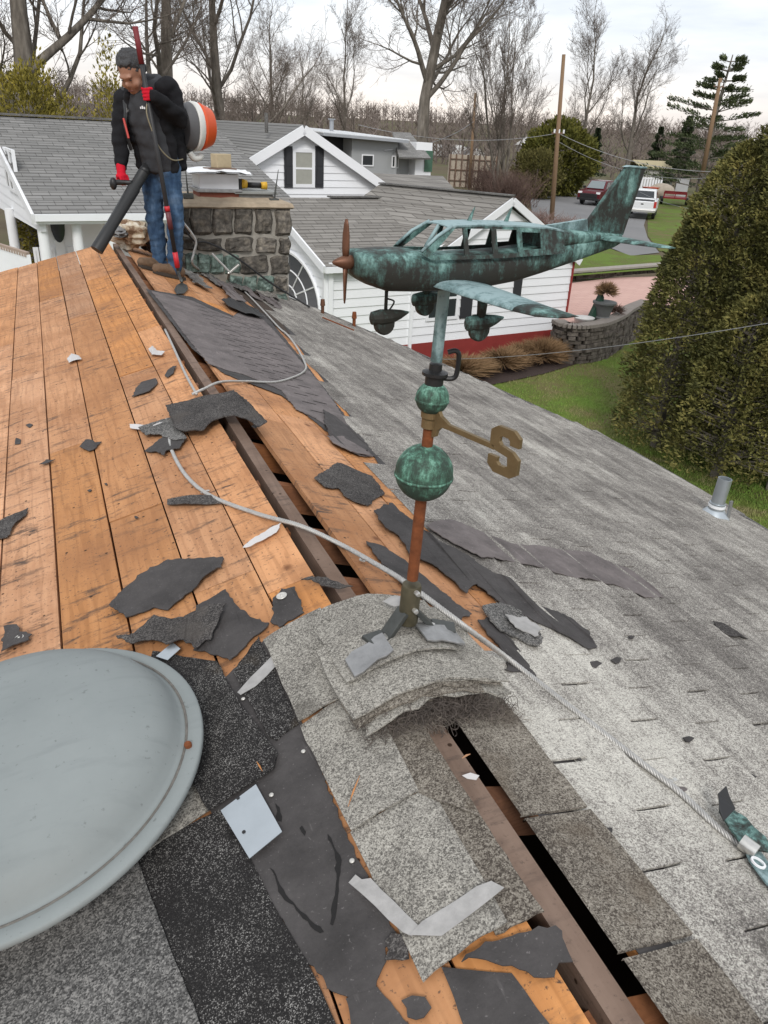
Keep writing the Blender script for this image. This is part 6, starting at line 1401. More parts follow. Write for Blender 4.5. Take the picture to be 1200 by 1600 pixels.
# ================================================================== vehicles by the bend
def wheel(c_, ax, r, parent):
    b = MB(); b.lathe([(r * .55, -.11), (r * .92, -.12), (r, -.08), (r, .08), (r * .92, .12), (r * .55, .11)], c_, ax, 20); o = b.build('wheel', M_blk, parent, smooth=False)
    b = MB(); b.lathe([(.0001, .115), (r * .5, .112), (r * .58, .10), (r * .58, -.10), (.0001, -.1)], c_, ax, 14); b.build('rim', M_bolt, o)
def pickup(o_, fwd, label, paint, L=5.7, rear=True):
    fwd = fwd.normalized(); sd_ = V((fwd.y, -fwd.x, 0)); T_ = empty('pickup_truck', o_, label, 'truck')
    def P(x, y, z): return o_ + fwd * x + sd_ * y + UP * z        # x forward from tail, y right
    Mp = Mat('paint_' + str(round(paint[0], 2)), .25, .1, .5).col(paint).m
    def body(prof, hw, name, mat, tap=.0, taptop=.0):
        b = MB(); rs2 = []
        for sg in (-1, 1): rs2.append([P(x, sg * (hw - (taptop * max(0, z - .9))), z) for x, z in prof])
        n_ = len(prof); b.add(rs2[0] + rs2[1], [tuple(range(n_)), tuple(range(n_, 2 * n_))[::-1]] + [(i, i + n_, (i + 1) % n_ + n_, (i + 1) % n_) for i in range(n_)]); return b.build(name, mat, T_, fix=True, bevel=.03)
    hw = .99
    body([(.02, .62), (.05, 1.22), (1.95, 1.24), (4.2, 1.24), (4.35, 1.22), (5.55, 1.12), (5.68, .95), (5.68, .5), (5.2, .45), (.4, .5)], hw, 'body', Mp)
    cab = body([(1.95, 1.22), (2.1, 1.86), (2.3, 1.90), (3.55, 1.90), (3.75, 1.86), (4.45, 1.22)], hw - .08, 'cab', Mp, 0, .16)
    bed_ = MB(); bed_.prism([P(.18, -.8, 1.245), P(1.85, -.8, 1.245), P(1.85, .8, 1.245), P(.18, .8, 1.245)], UP * .006); bed_.build('bed_liner', M_blk, T_)
    g = MB(); g.prism([P(2.00, -.68, 1.34), P(2.00, .68, 1.34), P(2.115, .62, 1.80), P(2.115, -.62, 1.80)], fwd * -.03); g.build('rear_window', M_glass, cab)
    g = MB(); g.prism([P(4.42, -.74, 1.28), P(4.42, .74, 1.28), P(3.80, .62, 1.83), P(3.80, -.62, 1.83)], (fwd + UP * .8) * .03); g.build('windscreen', Mat('pale_glass_%s' % label[:4], .1, 0, .7).col((.18, .21, .22)).m, cab)
    for sg in (-1, 1):
        for x0, x1, x2, x3 in ((2.25, 3.0, 2.95, 2.32), (3.08, 4.12, 3.70, 3.08)):
            g = MB(); y_ = lambda z: sg * (hw - .08 - .16 * max(0, z - .9) + .008); g.prism([P(x0, y_(1.3), 1.3), P(x1, y_(1.3), 1.3), P(x2, y_(1.78), 1.78), P(x3, y_(1.78), 1.78)], sd_ * (.012 * sg)); g.build('side_window', M_glass, cab)
        for x_ in (1.15, 4.65): wheel(P(x_, sg * (hw - .12), .40), sd_, .40, T_)
        b = MB(); b.box(P(.03, sg * (hw - .10), 1.02), (.08, .18, .42), R3(fwd, sd_, UP)); b.build('tail_light', Mat('tail_red%s%d' % (label[:3], sg), .3).col((.42, .03, .025)).m, T_, bevel=.01)
        b = MB(); b.box(P(5.62, sg * (hw - .2), .98), (.14, .34, .16), R3(fwd, sd_, UP)); b.build('headlight', M_white, T_, bevel=.02)
        b = MB(); b.box(P(4.0, sg * (hw + .14), 1.33), (.10, .24, .20), R3(fwd, sd_, UP)); b.build('mirror', M_blk, T_, bevel=.02)
    b = MB(); b.box(P(-.04, 0, .58), (.18, 1.9, .2), R3(fwd, sd_, UP)); b.build('rear_bumper', M_bolt, T_, bevel=.03)
    b = MB(); b.box(P(.035, 0, 1.0), (.04, 1.5, .40), R3(fwd, sd_, UP)); tg = b.build('tailgate', Mp, T_, bevel=.03); b = MB(); b.ell(P(.008, 0, 1.03), (.01, .11, .045), R3(fwd, sd_, UP)); b.build('badge', M_blk, tg)
    b = MB(); b.box(P(5.69, 0, .72), (.1, 1.5, .42), R3(fwd, sd_, UP)); b.build('grille', M_blk, T_, bevel=.03); b = MB(); b.box(P(5.70, 0, .48), (.16, 1.95, .18), R3(fwd, sd_, UP)); b.build('front_bumper', M_blk, T_, bevel=.03)
    return T_
tp = atZ(999, 343, .0); vd = V((tp.x, tp.y, 0)).normalized()
pickup(V((tp.x, tp.y, .015)), (vd + V((.05, .0, 0))).normalized(), 'white pickup truck seen from behind on the road bend', (.72, .73, .74))
tp = atZ(926, 320, .0); vd = V((tp.x, tp.y, 0)).normalized(); fwd = (-vd + V((-.30, .22, 0))).normalized()
pickup(V((tp.x, tp.y, .015)) - fwd * 4.4, fwd, 'dark red pickup facing us, half hidden behind the airplane fin', (.10, .012, .018))
# red trailer with white panels, wheelbarrow, white fence, mailbox
tp = atZ(1052, 320, 0); vd = V((tp.x, tp.y, 0)).normalized(); sd_ = V((vd.y, -vd.x, 0)); TR = empty('utility_trailer', tp, 'small red trailer on the grass right of the white pickup', 'trailer'); M_tr = plain('trailer_red', (.30, .02, .025), .5)
b = MB(); b.box(tp + UP * .62, (2.0, 2.4, .12), R3(sd_, vd, UP)); b.build('deck', M_tr, TR)
for sg in (-1, 1):
    for dx in (-.95, 0, .95): b = MB(); b.box(tp + sd_ * dx + vd * (1.2 * sg) + UP * .85, (.08, .08, .45), R3(sd_, vd, UP)); b.build('stake', M_tr, TR)
    b = MB(); b.box(tp + vd * (1.2 * sg) + UP * 1.02, (2.0, .06, .14), R3(sd_, vd, UP)); b.build('side_rail', M_tr, TR); wheel(tp + sd_ * (1.08 * sg) + UP * .34, sd_, .34, TR)
b = MB(); 
for i in range(3): 
    b = MB(); b.box(tp + sd_ * (.15 + .3 * i) + vd * (2.6 + .05 * i) + UP * 1.25, (.5, .06, 1.7), R3(sd_, vd, UP)); tag(b.build('picket_section', M_white), ['left', 'middle', 'right'][i] + ' one of three white panels standing behind the red trailer', 'panel', 'white panels behind the trailer')
tp = atZ(1014, 306, 0); WB = empty('wheelbarrow', tp, 'orange wheelbarrow standing right of the white pickup cab', 'wheelbarrow'); b = MB(); b.loft([[tp + V((x * .35, y * .3, .45)) for x, y in ((-1, -1), (1, -1), (1, 1), (-1, 1))], [tp + V((x * .7, y * .5, .85)) for x, y in ((-1, -1), (1.2, -1), (1.2, 1), (-1, 1))]]); b.build('tray', M_or, WB); wheel(tp + V((.3, 0, .2)), V((0, 1, 0)), .2, WB)
for s_ in (-1, 1): b = MB(); b.tube([tp + V((.3, .2 * s_, .2)), tp + V((-1.1, .3 * s_, .7))], .025, 6); b.build('shaft', M_beam, WB)
p, q = atZ(1000, 302, 0), atZ(1030, 302, 0); WF = empty('white_fence', (p + q) / 2, 'white panel fence behind the orange wheelbarrow', 'fence')
for i in range(8): c_ = p.lerp(q, i / 7); b = MB(); b.box(c_ + UP * .8, (.22, .06, 1.6)); b.build('fence_board', M_white, WF)
b = MB(); b.bar(p + UP * 1.5, q + UP * 1.5, .1, .1); b.build('rail', M_white, WF)
tp = atZ(1032, 305, 0); b = MB(); b.ell(tp + UP * .3, (1.6, 1.2, .9)); tag(b.build('gravel_pile', plain('pile_beige', (.36, .31, .25), .95, 0, .2, 3), None, True), 'beige gravel pile behind the red trailer', 'gravel pile')
SHD = empty('shed', atZ(1000, 297, 0), 'long low shed with a yellowish roof behind the trucks', 'shed'); c_ = atZ(1010, 294, 0); b = MB(); b.box(c_ + UP * 1.1, (5, 3, 2.2)); b.build('wall', plain('shed_wall', (.42, .41, .38), .8), SHD); b = MB(); b.prism([c_ + V((-2.8, -1.8, 2.2)), c_ + V((2.8, -1.8, 2.2)), c_ + V((2.8, 0, 3.0)), c_ + V((-2.8, 0, 3.0))], UP * .08); b.prism([c_ + V((-2.8, 1.8, 2.2)), c_ + V((2.8, 1.8, 2.2)), c_ + V((2.8, 0, 3.0)), c_ + V((-2.8, 0, 3.0))], UP * .08); b.build('roof', plain('shed_roof', (.38, .33, .2), .8), SHD)
for i, px_ in enumerate((896, 902)):
    tp = atZ(px_, 294, 0); b = MB(); b.box(tp + UP * .7, (.38, .3, 1.4 - .2 * i)); tag(b.build('bin', M_white, None, bevel=.03), ['taller', 'shorter'][i] + ' white bin beside the olive bush at the road edge', 'bin', 'white bins by the road')
# tan container wall and far shore houses
p = atZ(722, 296, 0); TW_ = empty('lattice_screen', p, 'tan lattice screen wall behind the leaning pole', 'screen'); pL, pR = atD(700, 290, 86), atD(772, 288, 86); b = MB(); b.prism([V((pL.x, pL.y, 0)), V((pR.x, pR.y, 0)), V((pR.x, pR.y, 3.0)), V((pL.x, pL.y, 3.0))], (0, .3, 0)); b.build('panel', plain('tan_screen', (.42, .36, .29), .9, 0, .12, 1.2), TW_)
for i in range(9): c_ = pL.lerp(pR, i / 8); b = MB(); b.box((c_.x, c_.y - .1, 1.5), (.12, .12, 3.1)); b.build('post', M_beam, TW_)
for i in range(3): b = MB(); b.bar(V((pL.x, pL.y - .1, .6 + i * 1.0)), V((pR.x, pR.y - .1, .6 + i * 1.0)), .08, .08); b.build('batten', M_beam, TW_)
rr = random.Random(12)
for i, (px_, py_, w_, h_, c_) in enumerate([(686, 243, 7, 5, (.62, .6, .57)), (700, 243, 6, 4, (.4, .41, .42)), (712, 242, 7, 4.5, (.58, .56, .52)), (724, 243, 6, 4, (.5, .5, .5)), (735, 245, 7, 4, (.6, .58, .55)), (858, 231, 8, 4, (.55, .55, .53)), (834, 228, 7, 4, (.45, .43, .4)), (676, 247, 5, 3.5, (.36, .36, .37))]):
    p = atD(px_, py_, 190); z0 = -1; HH = empty('shore_house', (p.x, p.y, 0), ['white gabled far house just right of the grey house, largest of its row', 'blue-grey far house second in the row beyond the lake', 'cream far house third in the row beyond the lake', 'pale grey far house fourth in the row beyond the lake', 'off-white far house last in the row beyond the lake', 'pale far house with a peaked gable above the olive bush', 'brownish far house left of the peaked gable, nearly hidden', 'dark grey small far house touching the modern house'][i], 'house', 'houses on the far shore')
    b = MB(); zt_ = p.z; b.box((p.x, p.y, zt_ / 2 - .5), (w_ * .75, 6, zt_ + 1)); b.build('wall', plain('shore_wall%d' % i, c_, .8), HH)
    b = MB(); b.prism([V((p.x - w_ * .45, p.y - 3.4, zt_)), V((p.x + w_ * .45, p.y - 3.4, zt_)), V((p.x, p.y - 3.4, zt_ + h_ * .45))], (0, 6.6, 0)); b.build('roof', plain('shore_roof%d' % i, (.14, .13, .13) if i % 2 else (.5, .49, .47), .9), HH)
    for k_ in (-1, 1): b = MB(); b.box((p.x + k_ * w_ * .18, p.y - 3.02, zt_ - .9), (.8, .06, 1.1)); b.build('window', M_glass, HH)
# poles and wires
def upole(x0, y0, x1, y1, label, top_r=.11, d=None):
    p = atZ(x0, y0, 0) if d is None else atD(x0, y0, d); dd = sqrt(p.x ** 2 + p.y ** 2); q = atD(x1, y1, dd)
    U_ = empty('utility_pole', p, label, 'utility pole', 'utility poles'); b = MB(); b.tube([V((p.x, p.y, -.3)) if d is None else p, q], [.17, top_r], 10)
    a = Mat('pole_wood%d' % x0, .9); a.col(a.mix(a.noise(a.mul(a.pos, (9, 9, .6)), 1, 4), (.17, .105, .06), (.27, .18, .11))); b.build('shaft', a.m, U_, smooth=True)
    return U_, p, q
U1, p1, q1 = upole(862, 344, 881, 85, 'tall brown utility pole left of the airplane fin, nearest the road')
U2, p2, q2 = upole(733, 294, 743, 145, 'thin dark utility pole behind the front gable, left of the others')
U3, p3, q3_ = upole(1098, 270, 1126, 122, 'leaning utility pole in front of the pine at the right', .12, 62)
for U_, base, px_, py_ in ((U1, p1, 872, 208), (U3, q3_, 1124, 135)):
    d_ = sqrt(base.x ** 2 + base.y ** 2); c_ = atD(px_, py_, d_)
    for k_ in (-1, 0, 1): b = MB(); b.tube([c_ + V((.35 * k_, -.1, 0)), c_ + V((.35 * k_, -.1, .22))], .06, 6); b.build('insulator', M_white, U_)
    b = MB(); b.box(c_, (.9, .12, .10)); b.build('crossarm', M_beam, U_)
def wire(p, q, sag, label, r=.018, name='overhead_wire'):
    pts = [p.lerp(q, t / 16) - UP * (sag * 4 * (t / 16) * (1 - t / 16)) for t in range(17)]; b = MB(); b.tube(pts, r, 4, False); tag(b.build(name, plain('wire_grey', (.28, .28, .29), .6), None), label, 'wire', 'overhead wires')
D1 = sqrt(p1.x ** 2 + p1.y ** 2)
wire(atD(876, 210, D1), atD(1110, 268, 58), .5, 'overhead wire from the tall pole down to the leaning pole', .02)
wire(atD(874, 222, D1), atD(1104, 278, 58), .7, 'lower of two wires between tall pole and leaning pole', .014)
wire(atD(872, 208, D1), atD(560, 195, 50), .6, 'overhead wire from the tall pole leftwards across the gully', .018)
wire(atD(740, 190, 84), atD(600, 235, 44), .5, 'sagging white service wire left of the thin dark pole', .02)
wire(atD(1000, 300, 55), atD(1180, 330, 40), .4, 'thin wire right of the red trailer running behind the evergreen', .012)
wire(atD(620, 560, 16), atD(1200, 505, 9.5), .15, 'thin wire crossing the lawn in front of the evergreen', .006)
print('garden', round(time.time() - T0, 1))
# ================================================================== bare trees
a = Mat('bark', .95, spec=.15); n1 = a.noise(a.mul(a.pos, (5, 5, 1.2)), 1, 6, .65); a.col(a.ramp(n1, [(.32, (.085, .074, .063)), (.55, (.165, .145, .122)), (.72, (.25, .225, .195))])); a.bump(n1, .6, .05); M_bark = a.m
M_twig = plain('twigs', (.15, .122, .102), .95, 0, .3, .6)
M_twigr = plain('reddish_twigs', (.135, .082, .066), .95, 0, .3, .6)
def grow(seed, Ht, r0, fork, spread, lv=5, lean=0.0, upt=.12, stems=1, droop=0.0, dens=1.0, apic=.62):
    rr_ = random.Random(seed); tr, tw = MB(), MB()
    def branch(p, d, L, r, lev):
        n_ = 5 if lev <= 1 else (4 if lev <= 3 else 3); pts = [p.copy()]; rad = [r]; q = p.copy(); dd = d.copy()
        seg = L / n_; kids = []
        for i in range(n_):
            wob = .10 + .10 * lev
            dd = (dd + V((rr_.gauss(0, wob), rr_.gauss(0, wob), rr_.gauss(0, wob * .6))) * .55 + UP * (upt if lev < 4 else upt * .4 - droop)).normalized()
            q = q + dd * seg; pts.append(q.copy()); rad.append(max((.006, .006, .006, .0075, .0065, .0055)[lev], r * (1 - .62 * (i + 1) / n_)))
            kids.append((q.copy(), dd.copy(), rad[-1], (i + 1) / n_))
        (tr if lev <= 2 else tw).tube(pts, rad, 7 if lev == 0 else (5 if lev <= 2 else 3), False)
        if lev >= lv: return
        num = {0: 7 if apic < .75 else 13, 1: 6, 2: 6, 3: 5, 4: 4}.get(lev, 3)
        num = max(2, round(num * dens * (1.1 if lev > 2 else 1) * rr_.uniform(.8, 1.25)))
        for k_ in range(num):
            t = fork + (1 - fork) * (k_ + rr_.random()) / num if lev == 0 else .22 + .78 * (k_ + rr_.random()) / num
            i = min(n_ - 1, int(t * n_)); f_ = t * n_ - i; pp = pts[i].lerp(pts[i + 1], f_); rr2 = rad[i] + (rad[i + 1] - rad[i]) * f_
            base = (pts[i + 1] - pts[i]).normalized(); az = rr_.uniform(0, 2 * pi) if lev else 2 * pi * (k_ * .382 + rr_.random() * .15)
            o1 = base.orthogonal().normalized(); o2 = base.cross(o1); sp_ = spread * rr_.uniform(.75, 1.25) * (1.0 if lev else (1.25 - .5 * t))
            nd = (base * cos(sp_) + (o1 * cos(az) + o2 * sin(az)) * sin(sp_)).normalized()
            branch(pp, nd, L * rr_.uniform(.42, .66) * (1.12 - .42 * t) * (.62 if apic > .75 and lev == 0 else 1), max(.005, rr2 * rr_.uniform(.40, .60)), lev + 1)
        nd = (dd + V((rr_.gauss(0, .2), rr_.gauss(0, .2), .1))).normalized(); branch(pts[-1], nd, L * .5, rad[-1], lev + 1)
    for s_ in range(stems):
        d = V((lean + (rr_.gauss(0, .18) if stems > 1 else 0), rr_.gauss(0, .05) + (rr_.gauss(0, .15) if stems > 1 else 0), 1)).normalized()
        branch(V((rr_.uniform(-.4, .4), rr_.uniform(-.4, .4), 0)) if stems > 1 else V((0, 0, 0)), d, Ht * apic * (rr_.uniform(.8, 1.05) if stems > 1 else 1), r0, 0)
    # root flare
    return tr.mesh('trunk', M_bark, True), tw.mesh('twigs', M_twig, False)
KINDS = [grow(1, 17, .36, .30, .75, 5, 0, .12, 1, 0, .9), grow(2, 15, .24, .25, .65, 5, .06, .12, 1, 0, .85, .7), grow(3, 14, .13, .10, .45, 5, 0, .16, 4, 0, .7), grow(4, 16, .28, .34, .80, 5, -.05, .12, 1, 0, .85), grow(8, 19, .46, .22, .80, 5, .04, .10, 1, 0, .95), grow(15, 21, .44, .36, .78, 5, .0, .09, 1, 0, 1.0, .80)]
def bare(px, py, d, kind, sc, rz, label, name='bare_tree'):
    p = atD(px, py, d); p = V((p.x, p.y, -.1)); T_ = bpy.data.objects.new(name, None); COL.objects.link(T_); T_.location = p; T_.rotation_euler = (0, 0, rz); T_.scale = (sc,) * 3
    tag(T_, label, 'tree', 'bare trees')
    for me, nm in zip(KINDS[kind], ('trunk', 'crown')):
        o = bpy.data.objects.new(nm, me); COL.objects.link(o); o.parent = T_
    return T_
LST = [(12, 200, 30, 4, .95, .5, 'massive bare tree at the far left edge above the long roof'),
 (75, 190, 33, 0, .95, 1.9, 'bare tree with arching limbs second from the left edge'),
 (248, 190, 36, 4, .85, 4.6, 'thick bare tree right behind the worker\'s head'),
 (345, 190, 42, 0, 1.0, .2, 'dense bare tree right of the backpack blower'),
 (425, 195, 75, 3, .85, 1.2, 'smaller bare tree above the shuttered gable'),
 (535, 200, 80, 1, .88, 4.0, 'slender bare tree above the grey modern house'),
 (470, 198, 95, 3, .75, 3.0, 'distant reddish bare tree between gable and modern house'),
 (656, 265, 52, 5, 1.0, 4.1, 'tallest bare tree, standing alone at the centre of the picture'),
 (785, 298, 68, 2, 1.02, 2.0, 'bushy many-stemmed bare tree behind the front gable'),
 (905, 290, 88, 1, .98, 1.0, 'bare tree directly right of the tall utility pole'),
 (972, 290, 84, 0, .84, 5.3, 'wide bare tree above the airplane fin'),]
for q in LST: bare(*q)
# far wood and hills
rr = random.Random(6); hb = MB(); ng = 60
def hillz(x, y):
    d = sqrt(x * x + y * y); t = min(1, max(0, (d - 150) / 200)); return -1.5 + (t * t * (3 - 2 * t)) * (9 + 5 * noise.noise(V((x * .006, y * .006, 0))) + 7 * max(0, min(1, (-x + 40) / 200)))
vs = []; NA, NRr = 80, 14
for i in range(NA + 1):
    az = radians(-50 + 130 * i / NA)
    for j in range(NRr + 1):
        d = 130 + 600 * (j / NRr) ** 1.4; x, y = sin(az) * d, cos(az) * d; vs.append(V((x, y, hillz(x, y) + (0 if j else -2))))
hb.add(vs, [(i * (NRr + 1) + j, (i + 1) * (NRr + 1) + j, (i + 1) * (NRr + 1) + j + 1, i * (NRr + 1) + j + 1) for i in range(NA) for j in range(NRr)])
tag(hb.build('hills', M_field, None, True, fix=True), kind='structure')
wd = MB()
for i in range(3600):
    az = radians(rr.uniform(-14, 66)); d = rr.uniform(115, 330) if i % 3 else rr.uniform(230, 420); x, y = sin(az) * d, cos(az) * d; z = hillz(x, y) if d > 130 else 0; h_ = rr.uniform(5, 8.5) if d > 140 else rr.uniform(3, 7)
    b0 = V((x, y, z)); t_ = b0 + V((rr.uniform(-.6, .6), rr.uniform(-.6, .6), h_)); s_ = V((.14, 0, 0)); wd.add([b0 - s_, b0 + s_, t_], [(0, 1, 2)])
    for k_ in range(13):
        f_ = rr.uniform(.2, .95); p = b0.lerp(t_, f_); an = rr.uniform(0, 2 * pi); L_ = h_ * .45 * (1.15 - f_); q = p + V((cos(an) * L_, sin(an) * L_, L_ * rr.uniform(.5, 1.2))); s2 = V((rr.uniform(-1, 1), rr.uniform(-1, 1), .4)).normalized() * .10; wd.add([p - s2, p + s2, q], [(0, 1, 2)])
        m_ = p.lerp(q, .5); q2 = m_ + V((rr.uniform(-1, 1), rr.uniform(-1, 1), rr.uniform(.2, 1.2))) * L_ * .5; wd.add([m_ - s2 * .6, m_ + s2 * .6, q2], [(0, 1, 2)])
tag(wd.build('far_wood', plain('far_twigs', (.17, .138, .12), .95, 0, .35, .03)), 'brown leafless wood covering the far hills', 'wood', kind='stuff')

# ================================================================== evergreens and shrubs
def leafy(name, n_, sampler, size, cols, seed, parent=None, aspect=2.2, nm='foliage', droopd=None):
    rr_ = random.Random(seed); b = MB()
    for i in range(n_):
        p, d = sampler(rr_); d = d.normalized(); s_ = size * rr_.uniform(.6, 1.4)
        sd2 = d.cross(V((rr_.uniform(-1, 1), rr_.uniform(-1, 1), rr_.uniform(-1, 1)))).normalized(); nn = d.cross(sd2)
        a_ = p; e_ = p + d * s_ * aspect; m_ = p.lerp(e_, .45) + nn * s_ * .12
        b.add([a_, m_ + sd2 * s_ * .5, e_, m_ - sd2 * s_ * .5], [(0, 1, 2, 3)])
    a = Mat(name + '_leaf', .8, spec=.25); f = a.math('ADD', a.math('MULTIPLY', a.noise(scale=2.6, detail=5, rough=.65), .6), a.math('MULTIPLY', a.noise(scale=28, detail=4, rough=.7), .4)); a.col(a.ramp(f, [(.40, cols[0]), (.5, cols[1]), (.61, cols[2])]))
    return b.build(nm, a.m, parent)
# big evergreen on the right: columns of flat sprays round several leaders
LEAD = []
for bx, by, rad_, tx, ty in ((1062, 738, 1.25, 1082, 235), (1018, 722, .85, 1022, 345), (1150, 765, 1.35, 1160, 95), (1225, 775, 1.6, 1222, -110), (1195, 800, 1.0, 1185, 400), (1110, 775, .9, 1105, 470), (1120, 720, 1.3, 1128, 170), (1300, 760, 1.7, 1290, -120), (1195, 765, 1.4, 1200, -10)):
    q = atZ(bx, by, 0); d_ = V((q.x, q.y, 0)); q = q + d_.normalized() * rad_; LEAD.append((q.x, q.y, atD(tx, ty, sqrt(q.x ** 2 + q.y ** 2)).z, rad_))
base_ = V((0, 0, 0)); EV = empty('arborvitae', (LEAD[2][0], LEAD[2][1], 0), 'huge dense olive green evergreen filling the right side', 'tree')
for x, y, h_, r_ in LEAD:
    b = MB(); b.tube([base_ + V((x, y, 0)), base_ + V((x, y, h_ * .9))], [.11, .02], 6); b.build('trunk', M_bark, EV)
LW_ = [q[2] * q[3] * (1.3 if i in (0, 1, 2, 3, 8) else (1.4 if i in (4, 5) else .8)) for i, q in enumerate(LEAD)]
def ev_s(rr_):
    x, y, h_, r_ = rr_.choices(LEAD, LW_)[0]; t = rr_.random() ** .8; z = .15 + t * h_
    rad = r_ * (min(1, (t + .10) / .16) ** .5) * (1 - t) ** .36 * 1.0; an = rr_.uniform(0, 2 * pi); lump = 1 + .34 * noise.noise(V((cos(an) * 2.2 + x, sin(an) * 2.2 + y, z * 1.3))) + .24 * noise.noise(V((cos(an) * 6 + x, sin(an) * 6, z * 4.2)))
    rr2 = rad * lump * (1 - abs(rr_.gauss(0, .13))); p = base_ + V((x + cos(an) * rr2, y + sin(an) * rr2, z)); d = V((cos(an), sin(an), rr_.uniform(-.2, 1.1))) + V((rr_.gauss(0, .4), rr_.gauss(0, .4), rr_.gauss(0, .4))); return p, d
leafy('arborvitae', 230000, ev_s, .030, [(.045, .047, .016), (.125, .122, .036), (.26, .22, .07)], 5, EV, 2.6)
for x, y, h_, r_ in LEAD:       # dark inner twigs keep the crown from being hollow
    b = MB(); rr_ = random.Random(int(h_ * 10))
    for i in range(260):
        z = rr_.uniform(.2, h_ * .95); an = rr_.uniform(0, 2 * pi); rad = r_ * max(0, 1 - z / h_) ** .5 * .8; p = base_ + V((x, y, z)); q = p + V((cos(an) * rad, sin(an) * rad, rad * .35)); b.tube([p, q], [.016, .004], 3, False)
    tag(b.build('inner_branches', M_bark, EV), kind='stuff')
# shrubs
def bush(px, py, d, r, h_, n_, cols, label, seed, size=.05, z0=0, nm='shrub', thin=0):
    p = atD(px, py, d); zb_ = p.z if z0 is None else z0; B_ = empty(nm, (p.x, p.y, zb_), label, 'shrub'); b = MB(); b.tube([V((p.x, p.y, zb_)), V((p.x, p.y, zb_ + h_ * .8))], [.06, .02], 6); b.build('stem', M_bark, B_)
    def s_(rr_):
        u = V((rr_.gauss(0, 1), rr_.gauss(0, 1), rr_.gauss(0, 1))).normalized(); k_ = (1 + .35 * noise.noise(u * 2.2 + V((seed, 0, 0)))) * (1 - abs(rr_.gauss(0, .16 + thin))); return V((p.x, p.y, zb_ + h_ * .5)) + V((u.x * r * k_, u.y * r * k_, u.z * h_ * .52 * k_)), u + V((0, 0, .5)) + V((rr_.gauss(0, .5), rr_.gauss(0, .5), rr_.gauss(0, .5)))
    leafy('leaf%d' % seed, n_, s_, size, cols, seed, B_)
YG = [(.08, .07, .015), (.20, .17, .03), (.33, .27, .05)]
bush(42, 158, 26, 1.0, 6.3, 9000, YG, 'yellow green shrub behind the ridge of the long roof at left', 31, .055)
bush(85, 170, 26.5, .9, 5.6, 5000, YG, 'lower yellow green shrub right of the taller one behind the long roof', 32, .05)
bush(172, 155, 27, .62, 6.6, 4500, YG, 'thin yellow green shrub just left of the worker\'s head', 33, .05, 0, 'shrub', .15)
bush(868, 268, 82, 3.4, 6.2, 14000, [(.045, .05, .010), (.105, .105, .02), (.17, .155, .03)], 'rounded olive green bush left of the dark red pickup', 34, .16)
bush(838, 282, 76, 2.2, 4.0, 6000, [(.05, .05, .014), (.11, .10, .03), (.16, .14, .045)], 'smaller brownish bush in front of the olive one', 36, .12)
def twigbush(px, py, d, r, h_, n_, label, seed, col=(.13, .085, .07)):
    p = atD(px, py, d); B_ = empty('bare_shrub', (p.x, p.y, 0), label, 'shrub', 'bare shrubs'); rr_ = random.Random(seed); b = MB()
    for i in range(n_):
        an = rr_.uniform(0, 2 * pi); q = V((p.x + rr_.gauss(0, r * .3), p.y + rr_.gauss(0, r * .3), 0)); e_ = q + V((cos(an) * r * rr_.random(), sin(an) * r * rr_.random(), h_ * rr_.uniform(.5, 1))); m_ = q.lerp(e_, .5) + V((rr_.gauss(0, .15), rr_.gauss(0, .15), .1)); b.tube([q, m_, e_], [.022, .014, .004], 3, False)
        for k_ in range(3): s2 = m_.lerp(e_, rr_.random()); b.tube([s2, s2 + V((rr_.gauss(0, .35), rr_.gauss(0, .35), rr_.uniform(.1, .6)))], [.009, .003], 3, False)
    b.build('stems', plain('shrub_twig%d' % seed, col, .95), B_)
twigbush(800, 305, 66, 2.4, 2.6, 380, 'tangle of bare shrub left of the road bend', 51); twigbush(832, 340, 49, 1.4, .9, 200, 'low bare pinkish shrub at the foot of the tall utility pole', 52, (.2, .13, .11)); twigbush(884, 350, 48, 1.0, .7, 130, 'low bare shrub right of the tall utility pole foot', 53, (.2, .13, .11)); twigbush(760, 300, 70, 2.2, 3.0, 300, 'tangle of bare shrub behind the thin dark pole', 54)
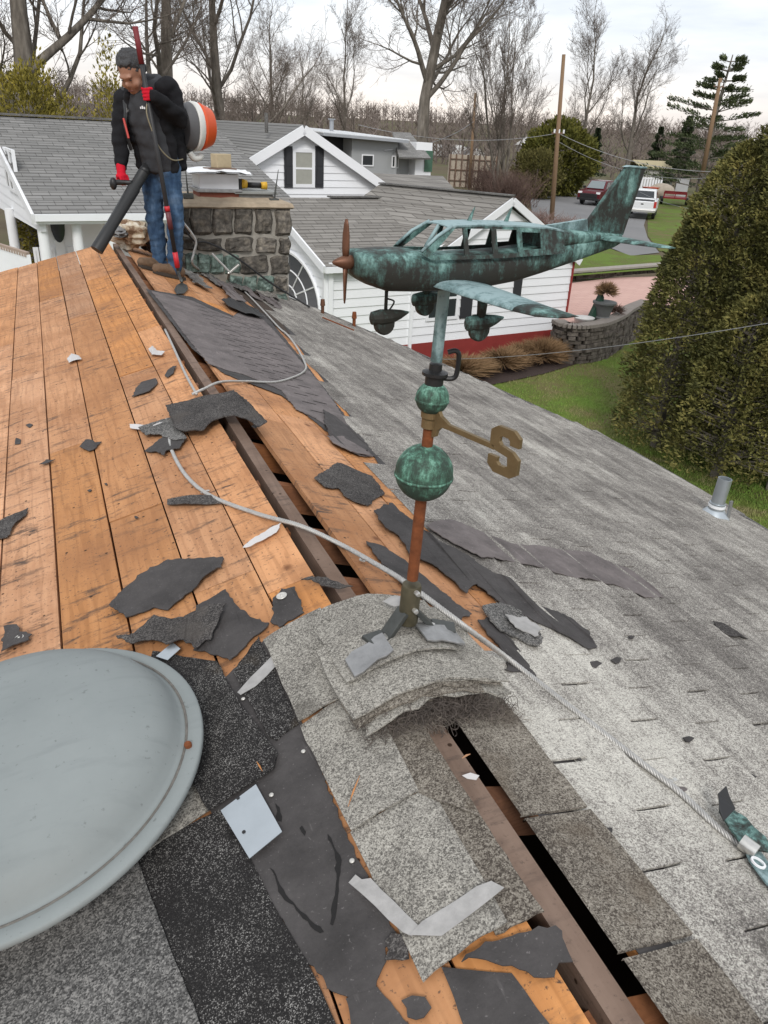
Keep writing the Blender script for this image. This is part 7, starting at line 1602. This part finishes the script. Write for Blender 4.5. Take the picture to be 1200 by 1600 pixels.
# pine with layered boughs
p = atD(1092, 300, 78); pz = 0; PN = empty('pine_tree', (p.x, p.y, 0), 'tall pine with layered drooping boughs right of the bare trees', 'tree'); topz = atD(1105, 84, 78).z
b = MB(); b.tube([V((p.x, p.y, 0)), V((p.x, p.y, topz * .6)), V((p.x + .5, p.y, topz))], [.32, .2, .04], 8); b.build('trunk', M_bark, PN)
rr = random.Random(77); BO = []
for i in range(54):
    f_ = .14 + .84 * (i // 4 + rr.uniform(0, .25)) / 13.5; z = topz * f_; L_ = (1 - f_) ** .7 * 6.4 * rr.uniform(.45, 1.15) + .5; an = i * 2.4 + rr.uniform(-.5, .5); st = V((p.x + .3 * f_, p.y, z)); d = V((cos(an), sin(an), rr.uniform(.02, .22))).normalized(); BO.append((st, d, L_))
    b = MB(); b.tube([st, st + d * L_ * .6, st + d * L_ + UP * .1], [.06, .04, .012], 4, False); b.build('bough', M_bark, PN)
def pine_s(rr_):
    st, d, L_ = rr_.choice(BO); t = rr_.uniform(.35, 1.05); sd2 = V((-d.y, d.x, 0)); w_ = (1.15 - t * .6) * L_ * .2
    return st + d * L_ * t + sd2 * rr_.gauss(0, w_ * .6) + UP * (rr_.gauss(.10, .10)), d * .6 + sd2 * rr_.gauss(0, .6) + UP * rr_.uniform(0, .9)
leafy('pine', 15000, pine_s, .085, [(.03, .042, .02), (.065, .085, .036), (.11, .13, .055)], 8, PN, 3.0, 'needles')
for i, (px, d, hh, rr2) in enumerate([(1055, 105, 7.5, 2.4), (1015, 120, 6.5, 2.0), (920, 120, 6, 1.8)]):
    q = atD(px, 300, d); P2 = empty('conifer', (q.x, q.y, 0), ['dark conifer behind the red trailer, left of the pine', 'small dark conifer behind the white pickup', 'small conifer among the bare trees above the dark red pickup'][i], 'tree', 'background conifers'); b = MB(); b.tube([V((q.x, q.y, 0)), V((q.x, q.y, hh))], [.2, .03], 6); b.build('trunk', M_bark, P2)
    def cs(rr_): t = rr_.random() ** .8; an = rr_.uniform(0, 2 * pi); r_ = rr2 * (1 - t) * (.65 + .35 * sin(t * 40)) * rr_.uniform(.6, 1.05); return V((q.x + cos(an) * r_, q.y + sin(an) * r_, .4 + t * hh)), V((cos(an), sin(an), rr_.uniform(-.3, .4)))
    leafy('con%d' % i, 6000, cs, .14, [(.016, .026, .014), (.035, .05, .024), (.065, .08, .035)], 60 + i, P2)
print('trees', round(time.time() - T0, 1))
